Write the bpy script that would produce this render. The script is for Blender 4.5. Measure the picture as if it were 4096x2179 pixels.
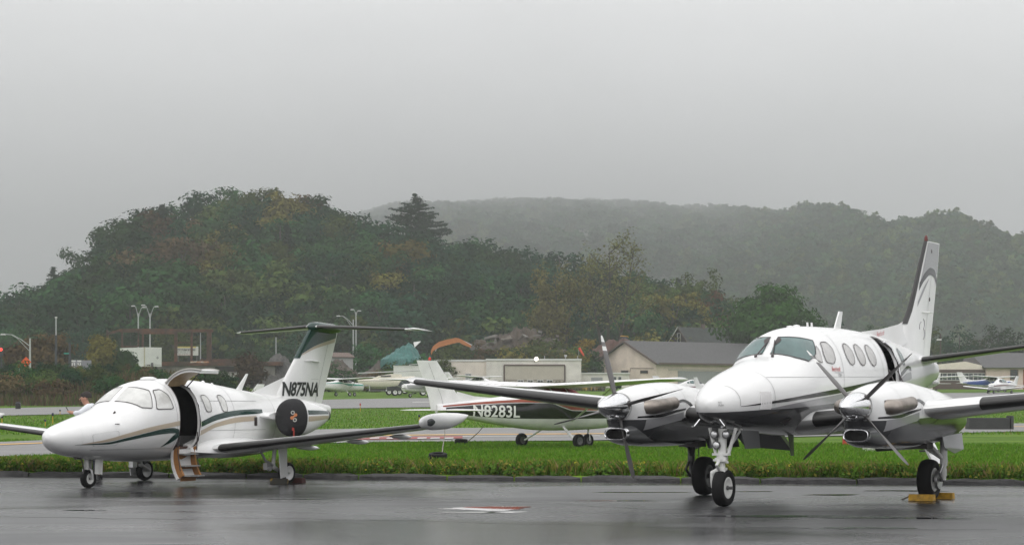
import bpy, bmesh, math, random
import numpy as np
from mathutils import Vector, Matrix, noise as mnoise

for o in list(bpy.data.objects):
    bpy.data.objects.remove(o)
SC = bpy.context.scene
COL = SC.collection
R = math.radians
RNG = random.Random(7)

# ------------------------------------------------------------------ camera, sky, sun, exposure
cam_data = bpy.data.cameras.new('camera')
cam = bpy.data.objects.new('camera', cam_data)
COL.objects.link(cam)
cam.location = (0.0, 0.0, 1.525)
cam.rotation_euler = (R(90), 0, 0)
cam_data.sensor_width = 36.0
cam_data.lens = 78.45
cam_data.shift_y = 0.1283
cam_data.clip_start = 0.5
cam_data.clip_end = 30000
SC.camera = cam

SUN_EL, SUN_ROT = 58.0, 205.0
w = bpy.data.worlds.new('World')
SC.world = w
w.use_nodes = True
nt = w.node_tree
nt.nodes.clear()
n_out = nt.nodes.new('ShaderNodeOutputWorld')
n_bg = nt.nodes.new('ShaderNodeBackground')
n_sky = nt.nodes.new('ShaderNodeTexSky')
n_sky.sky_type = 'NISHITA'
n_sky.sun_disc = False
n_sky.sun_elevation = R(SUN_EL)
n_sky.sun_rotation = R(SUN_ROT)
n_sky.air_density = 1.0
n_sky.dust_density = 6.0
n_hsv = nt.nodes.new('ShaderNodeHueSaturation')
n_hsv.inputs['Saturation'].default_value = 0.06
nt.links.new(n_sky.outputs[0], n_hsv.inputs['Color'])
# overcast: luminance rises smoothly from the horizon to the zenith, the same all round
n_geo = nt.nodes.new('ShaderNodeNewGeometry')
n_sep = nt.nodes.new('ShaderNodeSeparateXYZ')
nt.links.new(n_geo.outputs['Incoming'], n_sep.inputs[0])
n_neg = nt.nodes.new('ShaderNodeMath'); n_neg.operation = 'MULTIPLY'; n_neg.inputs[1].default_value = -1.0
nt.links.new(n_sep.outputs['Z'], n_neg.inputs[0])
n_ramp = nt.nodes.new('ShaderNodeValToRGB')
n_ramp.color_ramp.interpolation = 'EASE'
n_ramp.color_ramp.elements[0].position = 0.0
n_ramp.color_ramp.elements[0].color = (0.50, 0.50, 0.505, 1)
n_ramp.color_ramp.elements[1].position = 0.21
n_ramp.color_ramp.elements[1].color = (1.0, 1.0, 1.0, 1)
nt.links.new(n_neg.outputs[0], n_ramp.inputs[0])
n_cloud = nt.nodes.new('ShaderNodeMix'); n_cloud.data_type = 'RGBA'; n_cloud.blend_type = 'MULTIPLY'
n_cloud.inputs[0].default_value = 1.0
n_cloud.inputs[7].default_value = (10.5, 10.5, 10.6, 1)
nt.links.new(n_ramp.outputs[0], n_cloud.inputs[6])
n_mix = nt.nodes.new('ShaderNodeMix'); n_mix.data_type = 'RGBA'
n_mix.inputs[0].default_value = 0.93
# faint, even unevenness of the cloud deck all round the sky
n_tc = nt.nodes.new('ShaderNodeTexCoord')
n_map = nt.nodes.new('ShaderNodeMapping'); n_map.inputs['Scale'].default_value = (1, 1, 3)
n_nz = nt.nodes.new('ShaderNodeTexNoise'); n_nz.inputs['Scale'].default_value = 5.0; n_nz.inputs['Detail'].default_value = 4
n_mr = nt.nodes.new('ShaderNodeMapRange'); n_mr.inputs[1].default_value = 0.3; n_mr.inputs[2].default_value = 0.7; n_mr.inputs[3].default_value = 0.93; n_mr.inputs[4].default_value = 1.07
nt.links.new(n_tc.outputs['Generated'], n_map.inputs[0]); nt.links.new(n_map.outputs[0], n_nz.inputs[0]); nt.links.new(n_nz.outputs[0], n_mr.inputs[0])
n_un = nt.nodes.new('ShaderNodeMix'); n_un.data_type = 'RGBA'; n_un.blend_type = 'MULTIPLY'; n_un.inputs[0].default_value = 1.0
nt.links.new(n_cloud.outputs[2], n_un.inputs[6]); nt.links.new(n_mr.outputs[0], n_un.inputs[7])
nt.links.new(n_hsv.outputs[0], n_mix.inputs[6])
nt.links.new(n_un.outputs[2], n_mix.inputs[7])
nt.links.new(n_mix.outputs[2], n_bg.inputs[0])
n_bg.inputs[1].default_value = 0.142
nt.links.new(n_bg.outputs[0], n_out.inputs[0])

sun_data = bpy.data.lights.new('sun', 'SUN')
sun_data.energy = 0.7
sun_data.angle = R(35)
sun_data.color = (1.0, 0.97, 0.93)
sun = bpy.data.objects.new('sun', sun_data)
COL.objects.link(sun)
sun.location = (0, -20, 60)
sun.rotation_euler = (R(90 - SUN_EL), 0, R(180 - SUN_ROT))

SC.view_settings.view_transform = 'Standard'
SC.view_settings.look = 'None'
SC.view_settings.exposure = 0.07
SC.view_settings.gamma = 1.0
SC.cycles.use_denoising = True
SC.cycles.max_bounces = 6
SC.cycles.diffuse_bounces = 3
SC.cycles.glossy_bounces = 3
SC.cycles.transmission_bounces = 3
SC.cycles.volume_bounces = 1
SC.cycles.caustics_reflective = False
SC.cycles.caustics_refractive = False
SC.cycles.sample_clamp_indirect = 4.0

# ------------------------------------------------------------------ materials
MATS = {}
def pmat(name, col, rough=0.5, metal=0.0, spec=0.5, var=0.0, vs=4.0, bump=0.0, bs=30.0, coat=0.0, col2=None, c2s=1.5, c2t=(0.45, 0.6), stretch=None, emit=0.0):
    if name in MATS: return MATS[name]
    m = bpy.data.materials.new(name); m.use_nodes = True
    t = m.node_tree; b = t.nodes['Principled BSDF']
    b.inputs['Base Color'].default_value = (*col, 1)
    b.inputs['Roughness'].default_value = rough
    b.inputs['Metallic'].default_value = metal
    b.inputs['Specular IOR Level'].default_value = spec
    b.inputs['Coat Weight'].default_value = coat
    b.inputs['Coat Roughness'].default_value = 0.08
    if emit:
        b.inputs['Emission Color'].default_value = (*col, 1); b.inputs['Emission Strength'].default_value = emit
    if var or bump or col2:
        tc = t.nodes.new('ShaderNodeTexCoord')
        mp = t.nodes.new('ShaderNodeMapping')
        if stretch: mp.inputs['Scale'].default_value = stretch
        t.links.new(tc.outputs['Object'], mp.inputs[0])
        cur = None
        if col2:
            nz = t.nodes.new('ShaderNodeTexNoise'); nz.inputs['Scale'].default_value = c2s; nz.inputs['Detail'].default_value = 5
            rp = t.nodes.new('ShaderNodeMapRange'); rp.inputs[1].default_value = c2t[0]; rp.inputs[2].default_value = c2t[1]
            mx = t.nodes.new('ShaderNodeMix'); mx.data_type = 'RGBA'
            mx.inputs[6].default_value = (*col, 1); mx.inputs[7].default_value = (*col2, 1)
            t.links.new(mp.outputs[0], nz.inputs[0]); t.links.new(nz.outputs[0], rp.inputs[0]); t.links.new(rp.outputs[0], mx.inputs[0])
            cur = mx.outputs[2]
        if var:
            nz = t.nodes.new('ShaderNodeTexNoise'); nz.inputs['Scale'].default_value = vs; nz.inputs['Detail'].default_value = 6
            rp = t.nodes.new('ShaderNodeMapRange'); rp.inputs[1].default_value = 0.3; rp.inputs[2].default_value = 0.7
            rp.inputs[3].default_value = 1 - var; rp.inputs[4].default_value = 1 + var
            mx = t.nodes.new('ShaderNodeMix'); mx.data_type = 'RGBA'; mx.blend_type = 'MULTIPLY'; mx.inputs[0].default_value = 1
            if cur: t.links.new(cur, mx.inputs[6])
            else: mx.inputs[6].default_value = (*col, 1)
            t.links.new(mp.outputs[0], nz.inputs[0]); t.links.new(nz.outputs[0], rp.inputs[0]); t.links.new(rp.outputs[0], mx.inputs[7])
            cur = mx.outputs[2]
        if cur: t.links.new(cur, b.inputs['Base Color'])
        if bump:
            nz = t.nodes.new('ShaderNodeTexNoise'); nz.inputs['Scale'].default_value = bs; nz.inputs['Detail'].default_value = 5
            bp = t.nodes.new('ShaderNodeBump'); bp.inputs['Strength'].default_value = bump; bp.inputs['Distance'].default_value = 0.05
            t.links.new(mp.outputs[0], nz.inputs[0]); t.links.new(nz.outputs[0], bp.inputs['Height']); t.links.new(bp.outputs[0], b.inputs['Normal'])
    MATS[name] = m
    return m

def leafmat(name, col, var=0.35, hue=0.02, trans=0.12, ov=0.45):
    if name in MATS: return MATS[name]
    m = bpy.data.materials.new(name); m.use_nodes = True
    t = m.node_tree; t.nodes.clear()
    out = t.nodes.new('ShaderNodeOutputMaterial')
    df = t.nodes.new('ShaderNodeBsdfDiffuse'); tr = t.nodes.new('ShaderNodeBsdfTranslucent'); mx = t.nodes.new('ShaderNodeMixShader')
    mx.inputs[0].default_value = trans
    g = t.nodes.new('ShaderNodeNewGeometry'); oi = t.nodes.new('ShaderNodeObjectInfo')
    hs = t.nodes.new('ShaderNodeHueSaturation'); hs.inputs['Color'].default_value = (*col, 1)
    mr = t.nodes.new('ShaderNodeMapRange'); mr.inputs[3].default_value = 1 - var; mr.inputs[4].default_value = 1 + var
    t.links.new(g.outputs['Random Per Island'], mr.inputs[0]); 
    ad = t.nodes.new('ShaderNodeMapRange'); ad.inputs[3].default_value = 1 - ov; ad.inputs[4].default_value = 1 + ov
    t.links.new(oi.outputs['Random'], ad.inputs[0])
    ml = t.nodes.new('ShaderNodeMath'); ml.operation = 'MULTIPLY'
    t.links.new(mr.outputs[0], ml.inputs[0]); t.links.new(ad.outputs[0], ml.inputs[1]); t.links.new(ml.outputs[0], hs.inputs['Value'])
    hm = t.nodes.new('ShaderNodeMapRange'); hm.inputs[3].default_value = 0.5 - hue * (ov > 0); hm.inputs[4].default_value = 0.5 + hue * (ov > 0)
    t.links.new(oi.outputs['Random'], hm.inputs[0]); t.links.new(hm.outputs[0], hs.inputs['Hue'])
    t.links.new(hs.outputs[0], df.inputs[0]); t.links.new(hs.outputs[0], tr.inputs[0])
    t.links.new(df.outputs[0], mx.inputs[1]); t.links.new(tr.outputs[0], mx.inputs[2]); t.links.new(mx.outputs[0], out.inputs[0])
    MATS[name] = m
    return m

WHITE = pmat('white_paint', (0.735, 0.735, 0.73), 0.24, coat=0.4, var=0.05, vs=2.2, col2=(.60, .59, .565), c2s=1.1, c2t=(.56, .86), stretch=(1, 1, .5))
OLDWHITE = pmat('weathered_white_paint', (0.72, 0.71, 0.71), 0.4, var=0.09, vs=2.5)
BLACKP = pmat('black_paint', (0.012, 0.012, 0.014), 0.2, coat=0.4)
GREENP = pmat('dark_green_paint', (0.008, 0.035, 0.028), 0.2, coat=0.4)
TANP = pmat('tan_paint', (0.42, 0.35, 0.27), 0.3, coat=0.3)
GREYP = pmat('grey_paint', (0.30, 0.30, 0.31), 0.25, coat=0.4)
DGREYP = pmat('dark_grey_paint', (0.095, 0.097, 0.10), 0.25, coat=0.4)
REDP = pmat('rust_red_paint', (0.25, 0.045, 0.02), 0.35, var=0.12)
BOOT = pmat('deice_rubber', (0.022, 0.021, 0.02), 0.42, var=0.25, vs=3)
TYRE = pmat('tyre_rubber', (0.008, 0.008, 0.008), 0.7, spec=.18, bump=0.15, bs=60)
CHROME = pmat('polished_metal', (0.78, 0.78, 0.79), 0.12, 1.0)
STEEL = pmat('steel', (0.45, 0.45, 0.45), 0.4, 0.8, var=0.15)
GEARW = pmat('gear_white', (0.62, 0.62, 0.60), 0.4, var=0.12, vs=8)
GEARD = pmat('gear_dark', (0.10, 0.10, 0.10), 0.5, 0.3, var=0.3, vs=10)
EXH = pmat('exhaust_steel', (0.30, 0.265, 0.235), 0.38, 0.85, var=0.3, vs=6)
SHADE = pmat('window_sunshade', (0.60, 0.60, 0.58), 0.12, 0.15, var=0.14, vs=5, bump=0.2, bs=9)
SHADEK = pmat('window_blind', (0.46, 0.45, 0.44), 0.18, 0.0, var=0.12, vs=8)
FRAME = pmat('window_frame_dark', (0.05, 0.04, 0.04), 0.4)
GLASST = pmat('windshield_glass', (0.08, 0.135, 0.13), 0.05, 0.0, spec=0.9, var=0.3, vs=2.2)
GLASSD = pmat('dark_glass', (0.03, 0.035, 0.04), 0.06, 0.0, spec=0.8)
INTER = pmat('dark_interior', (0.012, 0.010, 0.009), 0.7, var=0.4, vs=6)
TANLEATHER = pmat('tan_trim', (0.42, 0.30, 0.17), 0.5, var=0.12, vs=9)
BROWNLEATHER = pmat('brown_trim', (0.33, 0.15, 0.045), 0.45, var=0.15, vs=9)
YELLOW = pmat('yellow_paint', (0.50, 0.28, 0.015), 0.5, var=0.35, vs=14)
ORANGE = pmat('safety_orange', (0.75, 0.10, 0.015), 0.55, var=0.08)
LINEP = pmat('panel_line', (0.30, 0.30, 0.30), 0.5)
REDLAMP = pmat('red_lens', (0.10, 0.015, 0.012), 0.2)

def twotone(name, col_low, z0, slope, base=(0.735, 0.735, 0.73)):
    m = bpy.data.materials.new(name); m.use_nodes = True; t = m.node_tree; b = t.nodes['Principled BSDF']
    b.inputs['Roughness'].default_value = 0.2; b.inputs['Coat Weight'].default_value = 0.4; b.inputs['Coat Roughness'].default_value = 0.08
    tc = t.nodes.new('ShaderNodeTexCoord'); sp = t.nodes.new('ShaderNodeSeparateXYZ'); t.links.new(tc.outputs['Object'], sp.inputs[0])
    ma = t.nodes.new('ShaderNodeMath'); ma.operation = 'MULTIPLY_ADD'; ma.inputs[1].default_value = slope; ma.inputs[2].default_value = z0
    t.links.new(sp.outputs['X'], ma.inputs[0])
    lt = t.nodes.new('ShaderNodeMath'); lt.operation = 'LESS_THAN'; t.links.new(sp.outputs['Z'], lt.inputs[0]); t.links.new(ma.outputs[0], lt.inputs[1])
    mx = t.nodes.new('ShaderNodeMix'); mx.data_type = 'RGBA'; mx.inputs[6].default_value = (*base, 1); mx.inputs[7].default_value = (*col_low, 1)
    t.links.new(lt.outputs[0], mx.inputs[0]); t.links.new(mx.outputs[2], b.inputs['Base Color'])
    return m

# ------------------------------------------------------------------ mesh helpers
class MB:
    def __init__(s): s.v, s.f, s.m = [], [], []
    def add(s, vs, fs, mi=0):
        b = len(s.v); s.v += [tuple(p) for p in vs]
        for f in fs: s.f.append(tuple(b + i for i in f)); s.m.append(mi)
    def box(s, c, d, rot=None, mi=0, taper=1.0):
        x, y, z = d[0] / 2, d[1] / 2, d[2] / 2
        vs = [Vector((sx * x * (taper if sz > 0 else 1), sy * y * (taper if sz > 0 else 1), sz * z)) for sz in (-1, 1) for sy in (-1, 1) for sx in (-1, 1)]
        if rot is not None: vs = [rot @ p for p in vs]
        s.add([p + Vector(c) for p in vs], [(0, 2, 3, 1), (4, 5, 7, 6), (0, 1, 5, 4), (2, 6, 7, 3), (0, 4, 6, 2), (1, 3, 7, 5)], mi)
        return s
    def bar(s, p, q, w, h=None, mi=0, up=(0, 0, 1)):
        p, q = Vector(p), Vector(q); d = q - p; L = d.length; d.normalize()
        u = Vector(up); x = d.cross(u)
        if x.length < 1e-4: x = d.cross(Vector((1, 0, 0)))
        x.normalize(); u = x.cross(d); h = h or w
        vs = [e + x * (sx * w / 2) + u * (su * h / 2) for e in (p, q) for sx, su in ((-1, -1), (1, -1), (1, 1), (-1, 1))]
        s.add(vs, [(0, 1, 2, 3), (7, 6, 5, 4), (0, 4, 5, 1), (1, 5, 6, 2), (2, 6, 7, 3), (3, 7, 4, 0)], mi)
        return s
    def tube(s, pts, r, n=10, mi=0, cap=True):
        pts = [Vector(p) for p in pts]; rs = r if isinstance(r, (list, tuple)) else [r] * len(pts)
        rings = []; x = None
        for i, p in enumerate(pts):
            d = (pts[min(i + 1, len(pts) - 1)] - pts[max(i - 1, 0)]).normalized()
            if x is None:
                x = d.cross(Vector((0, 0, 1)))
                if x.length < 1e-3: x = d.cross(Vector((1, 0, 0)))
            else: x = x - d * x.dot(d)
            x.normalize(); y = d.cross(x)
            rings.append([p + (x * math.cos(2 * math.pi * k / n) + y * math.sin(2 * math.pi * k / n)) * rs[i] for k in range(n)])
        s.loft(rings, cap, mi); return s
    def loft(s, rings, cap=True, mi=0, closed=True):
        n = len(rings[0]); b = len(s.v)
        for r_ in rings: s.v += [tuple(p) for p in r_]
        for i in range(len(rings) - 1):
            for k in range(n if closed else n - 1):
                k2 = (k + 1) % n
                s.f.append((b + i * n + k, b + i * n + k2, b + (i + 1) * n + k2, b + (i + 1) * n + k)); s.m.append(mi)
        if cap and closed:
            s.f.append(tuple(b + k for k in range(n))[::-1]); s.m.append(mi)
            e = b + (len(rings) - 1) * n
            s.f.append(tuple(e + k for k in range(n))); s.m.append(mi)
        return s
    def lathe(s, prof, c, axis=(1, 0, 0), n=24, mi=0, cap=True):
        ax = Vector(axis).normalized(); x = ax.cross(Vector((0, 0, 1)))
        if x.length < 1e-3: x = ax.cross(Vector((1, 0, 0)))
        x.normalize(); y = ax.cross(x); c = Vector(c)
        s.loft([[c + ax * t + (x * math.cos(2 * math.pi * k / n) + y * math.sin(2 * math.pi * k / n)) * max(r, 1e-4) for k in range(n)] for t, r in prof], cap, mi)
        return s
    def prism(s, poly, dvec, mi=0):
        n = len(poly); p0 = [Vector(p) for p in poly]; d = Vector(dvec)
        s.add(p0 + [p + d for p in p0], [tuple(range(n))[::-1], tuple(range(n, 2 * n))] + [(i, (i + 1) % n, n + (i + 1) % n, n + i) for i in range(n)], mi)
        return s
    def build(s, name, mats, parent=None, smooth=None, fix=True, loc=None, rotz=None):
        me = bpy.data.meshes.new(name)
        me.from_pydata(s.v, [], s.f)
        mats = mats if isinstance(mats, (list, tuple)) else [mats]
        for m in mats: me.materials.append(m)
        if len(mats) > 1: me.polygons.foreach_set('material_index', s.m)
        if fix:
            bm = bmesh.new(); bm.from_mesh(me)
            bmesh.ops.recalc_face_normals(bm, faces=bm.faces); bm.to_mesh(me); bm.free()
        if smooth is not None:
            me.polygons.foreach_set('use_smooth', [True] * len(me.polygons))
            me.set_sharp_from_angle(angle=R(smooth))
        me.update()
        o = bpy.data.objects.new(name, me); COL.objects.link(o)
        if parent: o.parent = parent
        if loc: o.location = loc
        if rotz is not None: o.rotation_euler = (0, 0, rotz)
        return o

def tag(o, label, cat, group=None, kind=None):
    if label: o['label'] = label
    if cat: o['category'] = cat
    if group: o['group'] = group
    if kind: o['kind'] = kind
    return o
def thing(name, label, cat, loc=(0, 0, 0), rotz=0.0, group=None):
    o = bpy.data.objects.new(name, None); COL.objects.link(o)
    o.location = loc; o.rotation_euler = (0, 0, rotz); o.empty_display_size = 0.3
    return tag(o, label, cat, group)
def kids(o): return [c for c in COL.objects if c.parent is o]
def copy_tree(root, loc, rotz=None, label=None, scale=None):
    allc = {}
    for c in COL.objects:
        if c.parent: allc.setdefault(c.parent, []).append(c)
    def rec(o, par):
        n = o.copy(); COL.objects.link(n)
        if par: n.parent = par
        for c in allc.get(o, []): rec(c, n)
        return n
    n = rec(root, None); n.location = loc
    if rotz is not None: n.rotation_euler[2] = rotz
    if scale: n.scale = scale
    if label: n['label'] = label
    return n

def pchip(T):
    T = np.array(T, float); x = T[:, 0]; Y = T[:, 1:]
    d = np.diff(Y, axis=0) / np.diff(x)[:, None]; m = np.zeros_like(Y); m[0] = d[0]; m[-1] = d[-1]
    for i in range(1, len(x) - 1):
        h0, h1 = x[i] - x[i - 1], x[i + 1] - x[i]
        for j in range(Y.shape[1]):
            if d[i - 1, j] * d[i, j] > 0:
                w1, w2 = 2 * h1 + h0, h1 + 2 * h0
                m[i, j] = (w1 + w2) / (w1 / d[i - 1, j] + w2 / d[i, j])
    def ev(a):
        a = min(max(a, x[0]), x[-1]); i = min(max(int(np.searchsorted(x, a)) - 1, 0), len(x) - 2)
        h = x[i + 1] - x[i]; t = (a - x[i]) / h
        return (1 + 2 * t) * (1 - t) ** 2 * Y[i] + t * (1 - t) ** 2 * h * m[i] + t * t * (3 - 2 * t) * Y[i + 1] + t * t * (t - 1) * h * m[i + 1]
    return ev

class Hull:
    """body of revolution-like shell: rows a, top, bottom, height of widest point, half width; local frame (aft, -port, up)"""
    def __init__(s, T, l0=0.0, n=2.2): s.T, s.ev, s.l0, s.n = T, pchip(T), l0, n
    def half(s, a, z):
        zt, zb, zm, w = s.ev(a); z = min(z, zt - .0012); q = abs((z - zm) / ((zt - zm) if z >= zm else (zm - zb)))
        return 0.0 if q >= 1 else w * (1 - q ** s.n) ** (1 / s.n)
    def pt(s, a, z, side=1, off=0.0):
        z = min(z, s.ev(a)[0] - .0012) if hasattr(s, 'ev') else z
        l = s.half(a, z); e = 0.01
        da = (s.half(a + e, z) - s.half(a - e, z)) / (2 * e); dz = (s.half(a, z + e) - s.half(a, z - e)) / (2 * e)
        da = max(-3, min(3, da)); dz = max(-3, min(3, dz))
        nv = Vector((-da, 1, -dz)).normalized() * off
        return (a + nv.x, -(s.l0 + side * (l + nv.y)), z + nv.z)
    def ring(s, a, n=48):
        zt, zb, zm, w = s.ev(a); out = []
        for k in range(n):
            t = 2 * math.pi * k / n; c, si = math.cos(t), math.sin(t); e = 2 / s.n
            l = w * math.copysign(abs(c) ** e, c); z = zm + ((zt - zm) if si >= 0 else (zm - zb)) * math.copysign(abs(si) ** e, si)
            out.append((a, -(s.l0 + l), z))
        return out
    def stations(s, step=0.12):
        a0, a1 = s.T[0][0], s.T[-1][0]; st = []
        a = a0
        while a < a1 - 1e-6:
            st.append(a); a += step * (0.12 if a - a0 < 0.06 else 0.3 if a - a0 < 0.3 else 1.0)
        return st + [a1]
    def mesh(s, step=0.12, n=48):
        m = MB(); m.loft([s.ring(a, n) for a in s.stations(step)]); return m
    def strip(s, up, lo, side=1, off=0.004, nu=40, nv=4, mb=None):
        """paint band between two curves given as (a, z) lists, laid on the skin"""
        m = mb or MB(); fu, fl = pchip(up), pchip(lo)
        rows = []
        for i in range(nu + 1):
            t = i / nu; au = up[0][0] + t * (up[-1][0] - up[0][0]); al = lo[0][0] + t * (lo[-1][0] - lo[0][0])
            zu, zl = fu(au)[0], fl(al)[0]
            rows.append([s.pt(au + (al - au) * j / nv, zu + (zl - zu) * j / nv, side, off) for j in range(nv + 1)])
        m.loft(rows, False, 0, closed=False); return m
    def patch(s, poly, side=1, off=0.004, rnd=0.3, mb=None, inner=None):
        """rounded polygon laid on the skin; inner<1 makes a ring"""
        m = mb or MB(); P = rounded(poly, rnd); cx = sum(p[0] for p in P) / len(P); cz = sum(p[1] for p in P) / len(P)
        ks = [1, .9, .8, .65, .5, .35, .2, .02] if inner is None else [1, inner]
        rows = [[s.pt(cx + (p[0] - cx) * k, cz + (p[1] - cz) * k, side, off) for p in P] for k in ks]
        m.loft(rows, inner is None); return m
    def window(s, poly, pane, parent, name='window', side=1, rim=0.9, frame=None, rnd=0.3, off=0.006):
        o = s.patch(poly, side, off, rnd).build(name, pane, parent, smooth=60)
        if frame: s.patch(poly, side, off + 0.006, rnd, inner=rim).build('window_frame', frame, o, smooth=60)
        return o

def rounded(poly, r=0.3, n=5):
    out = []; N = len(poly)
    for i in range(N):
        a, b, c = Vector((*poly[i - 1], 0)), Vector((*poly[i], 0)), Vector((*poly[(i + 1) % N], 0))
        p, q = b + (a - b) * min(r, .5), b + (c - b) * min(r, .5)
        for k in range(n + 1):
            t = k / n; v = p * (1 - t) ** 2 + b * 2 * t * (1 - t) + q * t * t
            out.append((v.x, v.y))
    res = []
    for i, p in enumerate(out):
        q = out[(i + 1) % len(out)]; L = math.hypot(q[0] - p[0], q[1] - p[1]); k = max(1, math.ceil(L / 0.05))
        res += [(p[0] + (q[0] - p[0]) * j / k, p[1] + (q[1] - p[1]) * j / k) for j in range(k)]
    return res

def airfoil(n=14):
    xs = [(1 - math.cos(math.pi * i / n)) / 2 for i in range(n + 1)]
    th = lambda x: 5 * (0.2969 * math.sqrt(x) - 0.126 * x - 0.3516 * x * x + 0.2843 * x ** 3 - 0.1015 * x ** 4)
    up = [(x, th(x)) for x in xs[::-1]]; lo = [(x, -th(x) * 0.75) for x in xs[1:-1]]
    return up + lo
def wing_rings(secs, n=14, vert=False, infl=0.0):
    """secs: (span, a_le, chord, z, thickness, incidence deg)"""
    rings = []
    for sp, a, c, z, t, inc in secs:
        r = []
        for x, y in airfoil(n):
            dx, dz = x * c, y * t * c
            i = R(inc); dx, dz = dx * math.cos(i) + dz * math.sin(i), -dx * math.sin(i) + dz * math.cos(i)
            r.append((a + dx, -sp, z + dz) if not vert else (a + dx, -dz, sp))
        rings.append(r)
    return rings
def wing(secs, n=14, vert=False):
    m = MB(); m.loft(wing_rings(secs, n, vert)); return m
def boot(secs, frac=0.07, off=0.005, n=7, vert=False):
    m = MB(); rings = []
    for sp, a, c, z, t, inc in secs:
        r = []
        xs = [frac * (i / n) ** 2 for i in range(n, 0, -1)] + [frac * (i / n) ** 2 for i in range(n + 1)]
        for k, x in enumerate(xs):
            y = 5 * (0.2969 * math.sqrt(x) - 0.126 * x - 0.3516 * x * x + 0.2843 * x ** 3) * (1 if k < n else -0.75)
            dx, dz = x * c - off * (1.2 - x / frac), y * t * c + (off if k < n else -off)
            i = R(inc); dx, dz = dx * math.cos(i) + dz * math.sin(i), -dx * math.sin(i) + dz * math.cos(i)
            r.append((a + dx, -sp, z + dz) if not vert else (a + dx, -dz, sp))
        rings.append(r)
    m.loft(rings, False, closed=False); return m

def text_mesh(s, size, fn, name, mat, parent, spacing=1.0, shear=0.0, cut=0.12, bold=0.0):
    """lettering: the flat glyph mesh is cut finely and each vertex mapped to the surface by fn(x, y)"""
    cu = bpy.data.curves.new('lettering', 'FONT'); cu.body = s; cu.size = size; cu.space_character = spacing; cu.shear = shear
    cu.offset = bold; cu.resolution_u = 3
    ob = bpy.data.objects.new('lettering', cu); COL.objects.link(ob)
    dg = bpy.context.evaluated_depsgraph_get(); dg.update()
    me = bpy.data.meshes.new_from_object(ob.evaluated_get(dg)); bpy.data.objects.remove(ob); bpy.data.curves.remove(cu)
    bm = bmesh.new(); bm.from_mesh(me); bmesh.ops.triangulate(bm, faces=bm.faces)
    for _ in range(3):
        ed = [e for e in bm.edges if e.calc_length() > cut]
        if not ed: break
        bmesh.ops.subdivide_edges(bm, edges=ed, cuts=1); bmesh.ops.triangulate(bm, faces=bm.faces)
    for v in bm.verts: v.co = fn(v.co.x, v.co.y)
    bm.to_mesh(me); bm.free(); me.materials.clear(); me.materials.append(mat); me.name = name
    o = bpy.data.objects.new(name, me); COL.objects.link(o); o.parent = parent
    return o

def cut_hole(obj, cutter_mb, solid=0.0):
    """boolean opening through an object's skin (optionally given thickness first)"""
    c = cutter_mb.build('cutter', WHITE, obj.parent)
    if solid:
        s = obj.modifiers.new('s', 'SOLIDIFY'); s.thickness = solid; s.offset = -1; s.material_offset = 1; s.material_offset_rim = 1
    b = obj.modifiers.new('b', 'BOOLEAN'); b.operation = 'DIFFERENCE'; b.object = c; b.solver = 'EXACT'
    dg = bpy.context.evaluated_depsgraph_get(); dg.update()
    me = bpy.data.meshes.new_from_object(obj.evaluated_get(dg), preserve_all_data_layers=True, depsgraph=dg)
    obj.modifiers.clear(); old = obj.data; obj.data = me; bpy.data.meshes.remove(old)
    bpy.data.objects.remove(c)
    obj.data.polygons.foreach_set('use_smooth', [True] * len(obj.data.polygons)); obj.data.set_sharp_from_angle(angle=R(40))

def wheel(parent, c, r, wd, axis, rim=None, name='wheel', rimr=0.55, hub=GEARD, dish=0.75):
    """tyre with rounded shoulders, rim dish and hub; axis points outboard"""
    h = wd / 2
    root = MB().lathe([(-h * .72, r * rimr), (-h * .95, r * .72), (-h, r * .82), (-h * .86, r * .93), (-h * .5, r * .985), (-h * .15, r), (h * .15, r), (h * .5, r * .985), (h * .86, r * .93), (h, r * .82), (h * .95, r * .72), (h * .72, r * rimr)], c, axis, 32, cap=False).build(name, TYRE, parent, smooth=50)
    for sg in (1, -1):
        ax = Vector(axis) * sg
        MB().lathe([(h * .60, .01), (h * .60, r * rimr * .72), (h * .78, r * rimr * .9), (h * .86, r * rimr * 1.05), (h * .80, r * rimr * 1.16), (h * .7, r * rimr * 1.16)], c, ax, 28, cap=False).build('rim', rim or GEARW, root, smooth=45)
        MB().lathe([(h * .5, r * .13), (h * .8, r * .12), (h * .9, r * .07), (h * .92, .003)], c, ax, 14).build('hub', hub, root, smooth=40)
    return root
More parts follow.
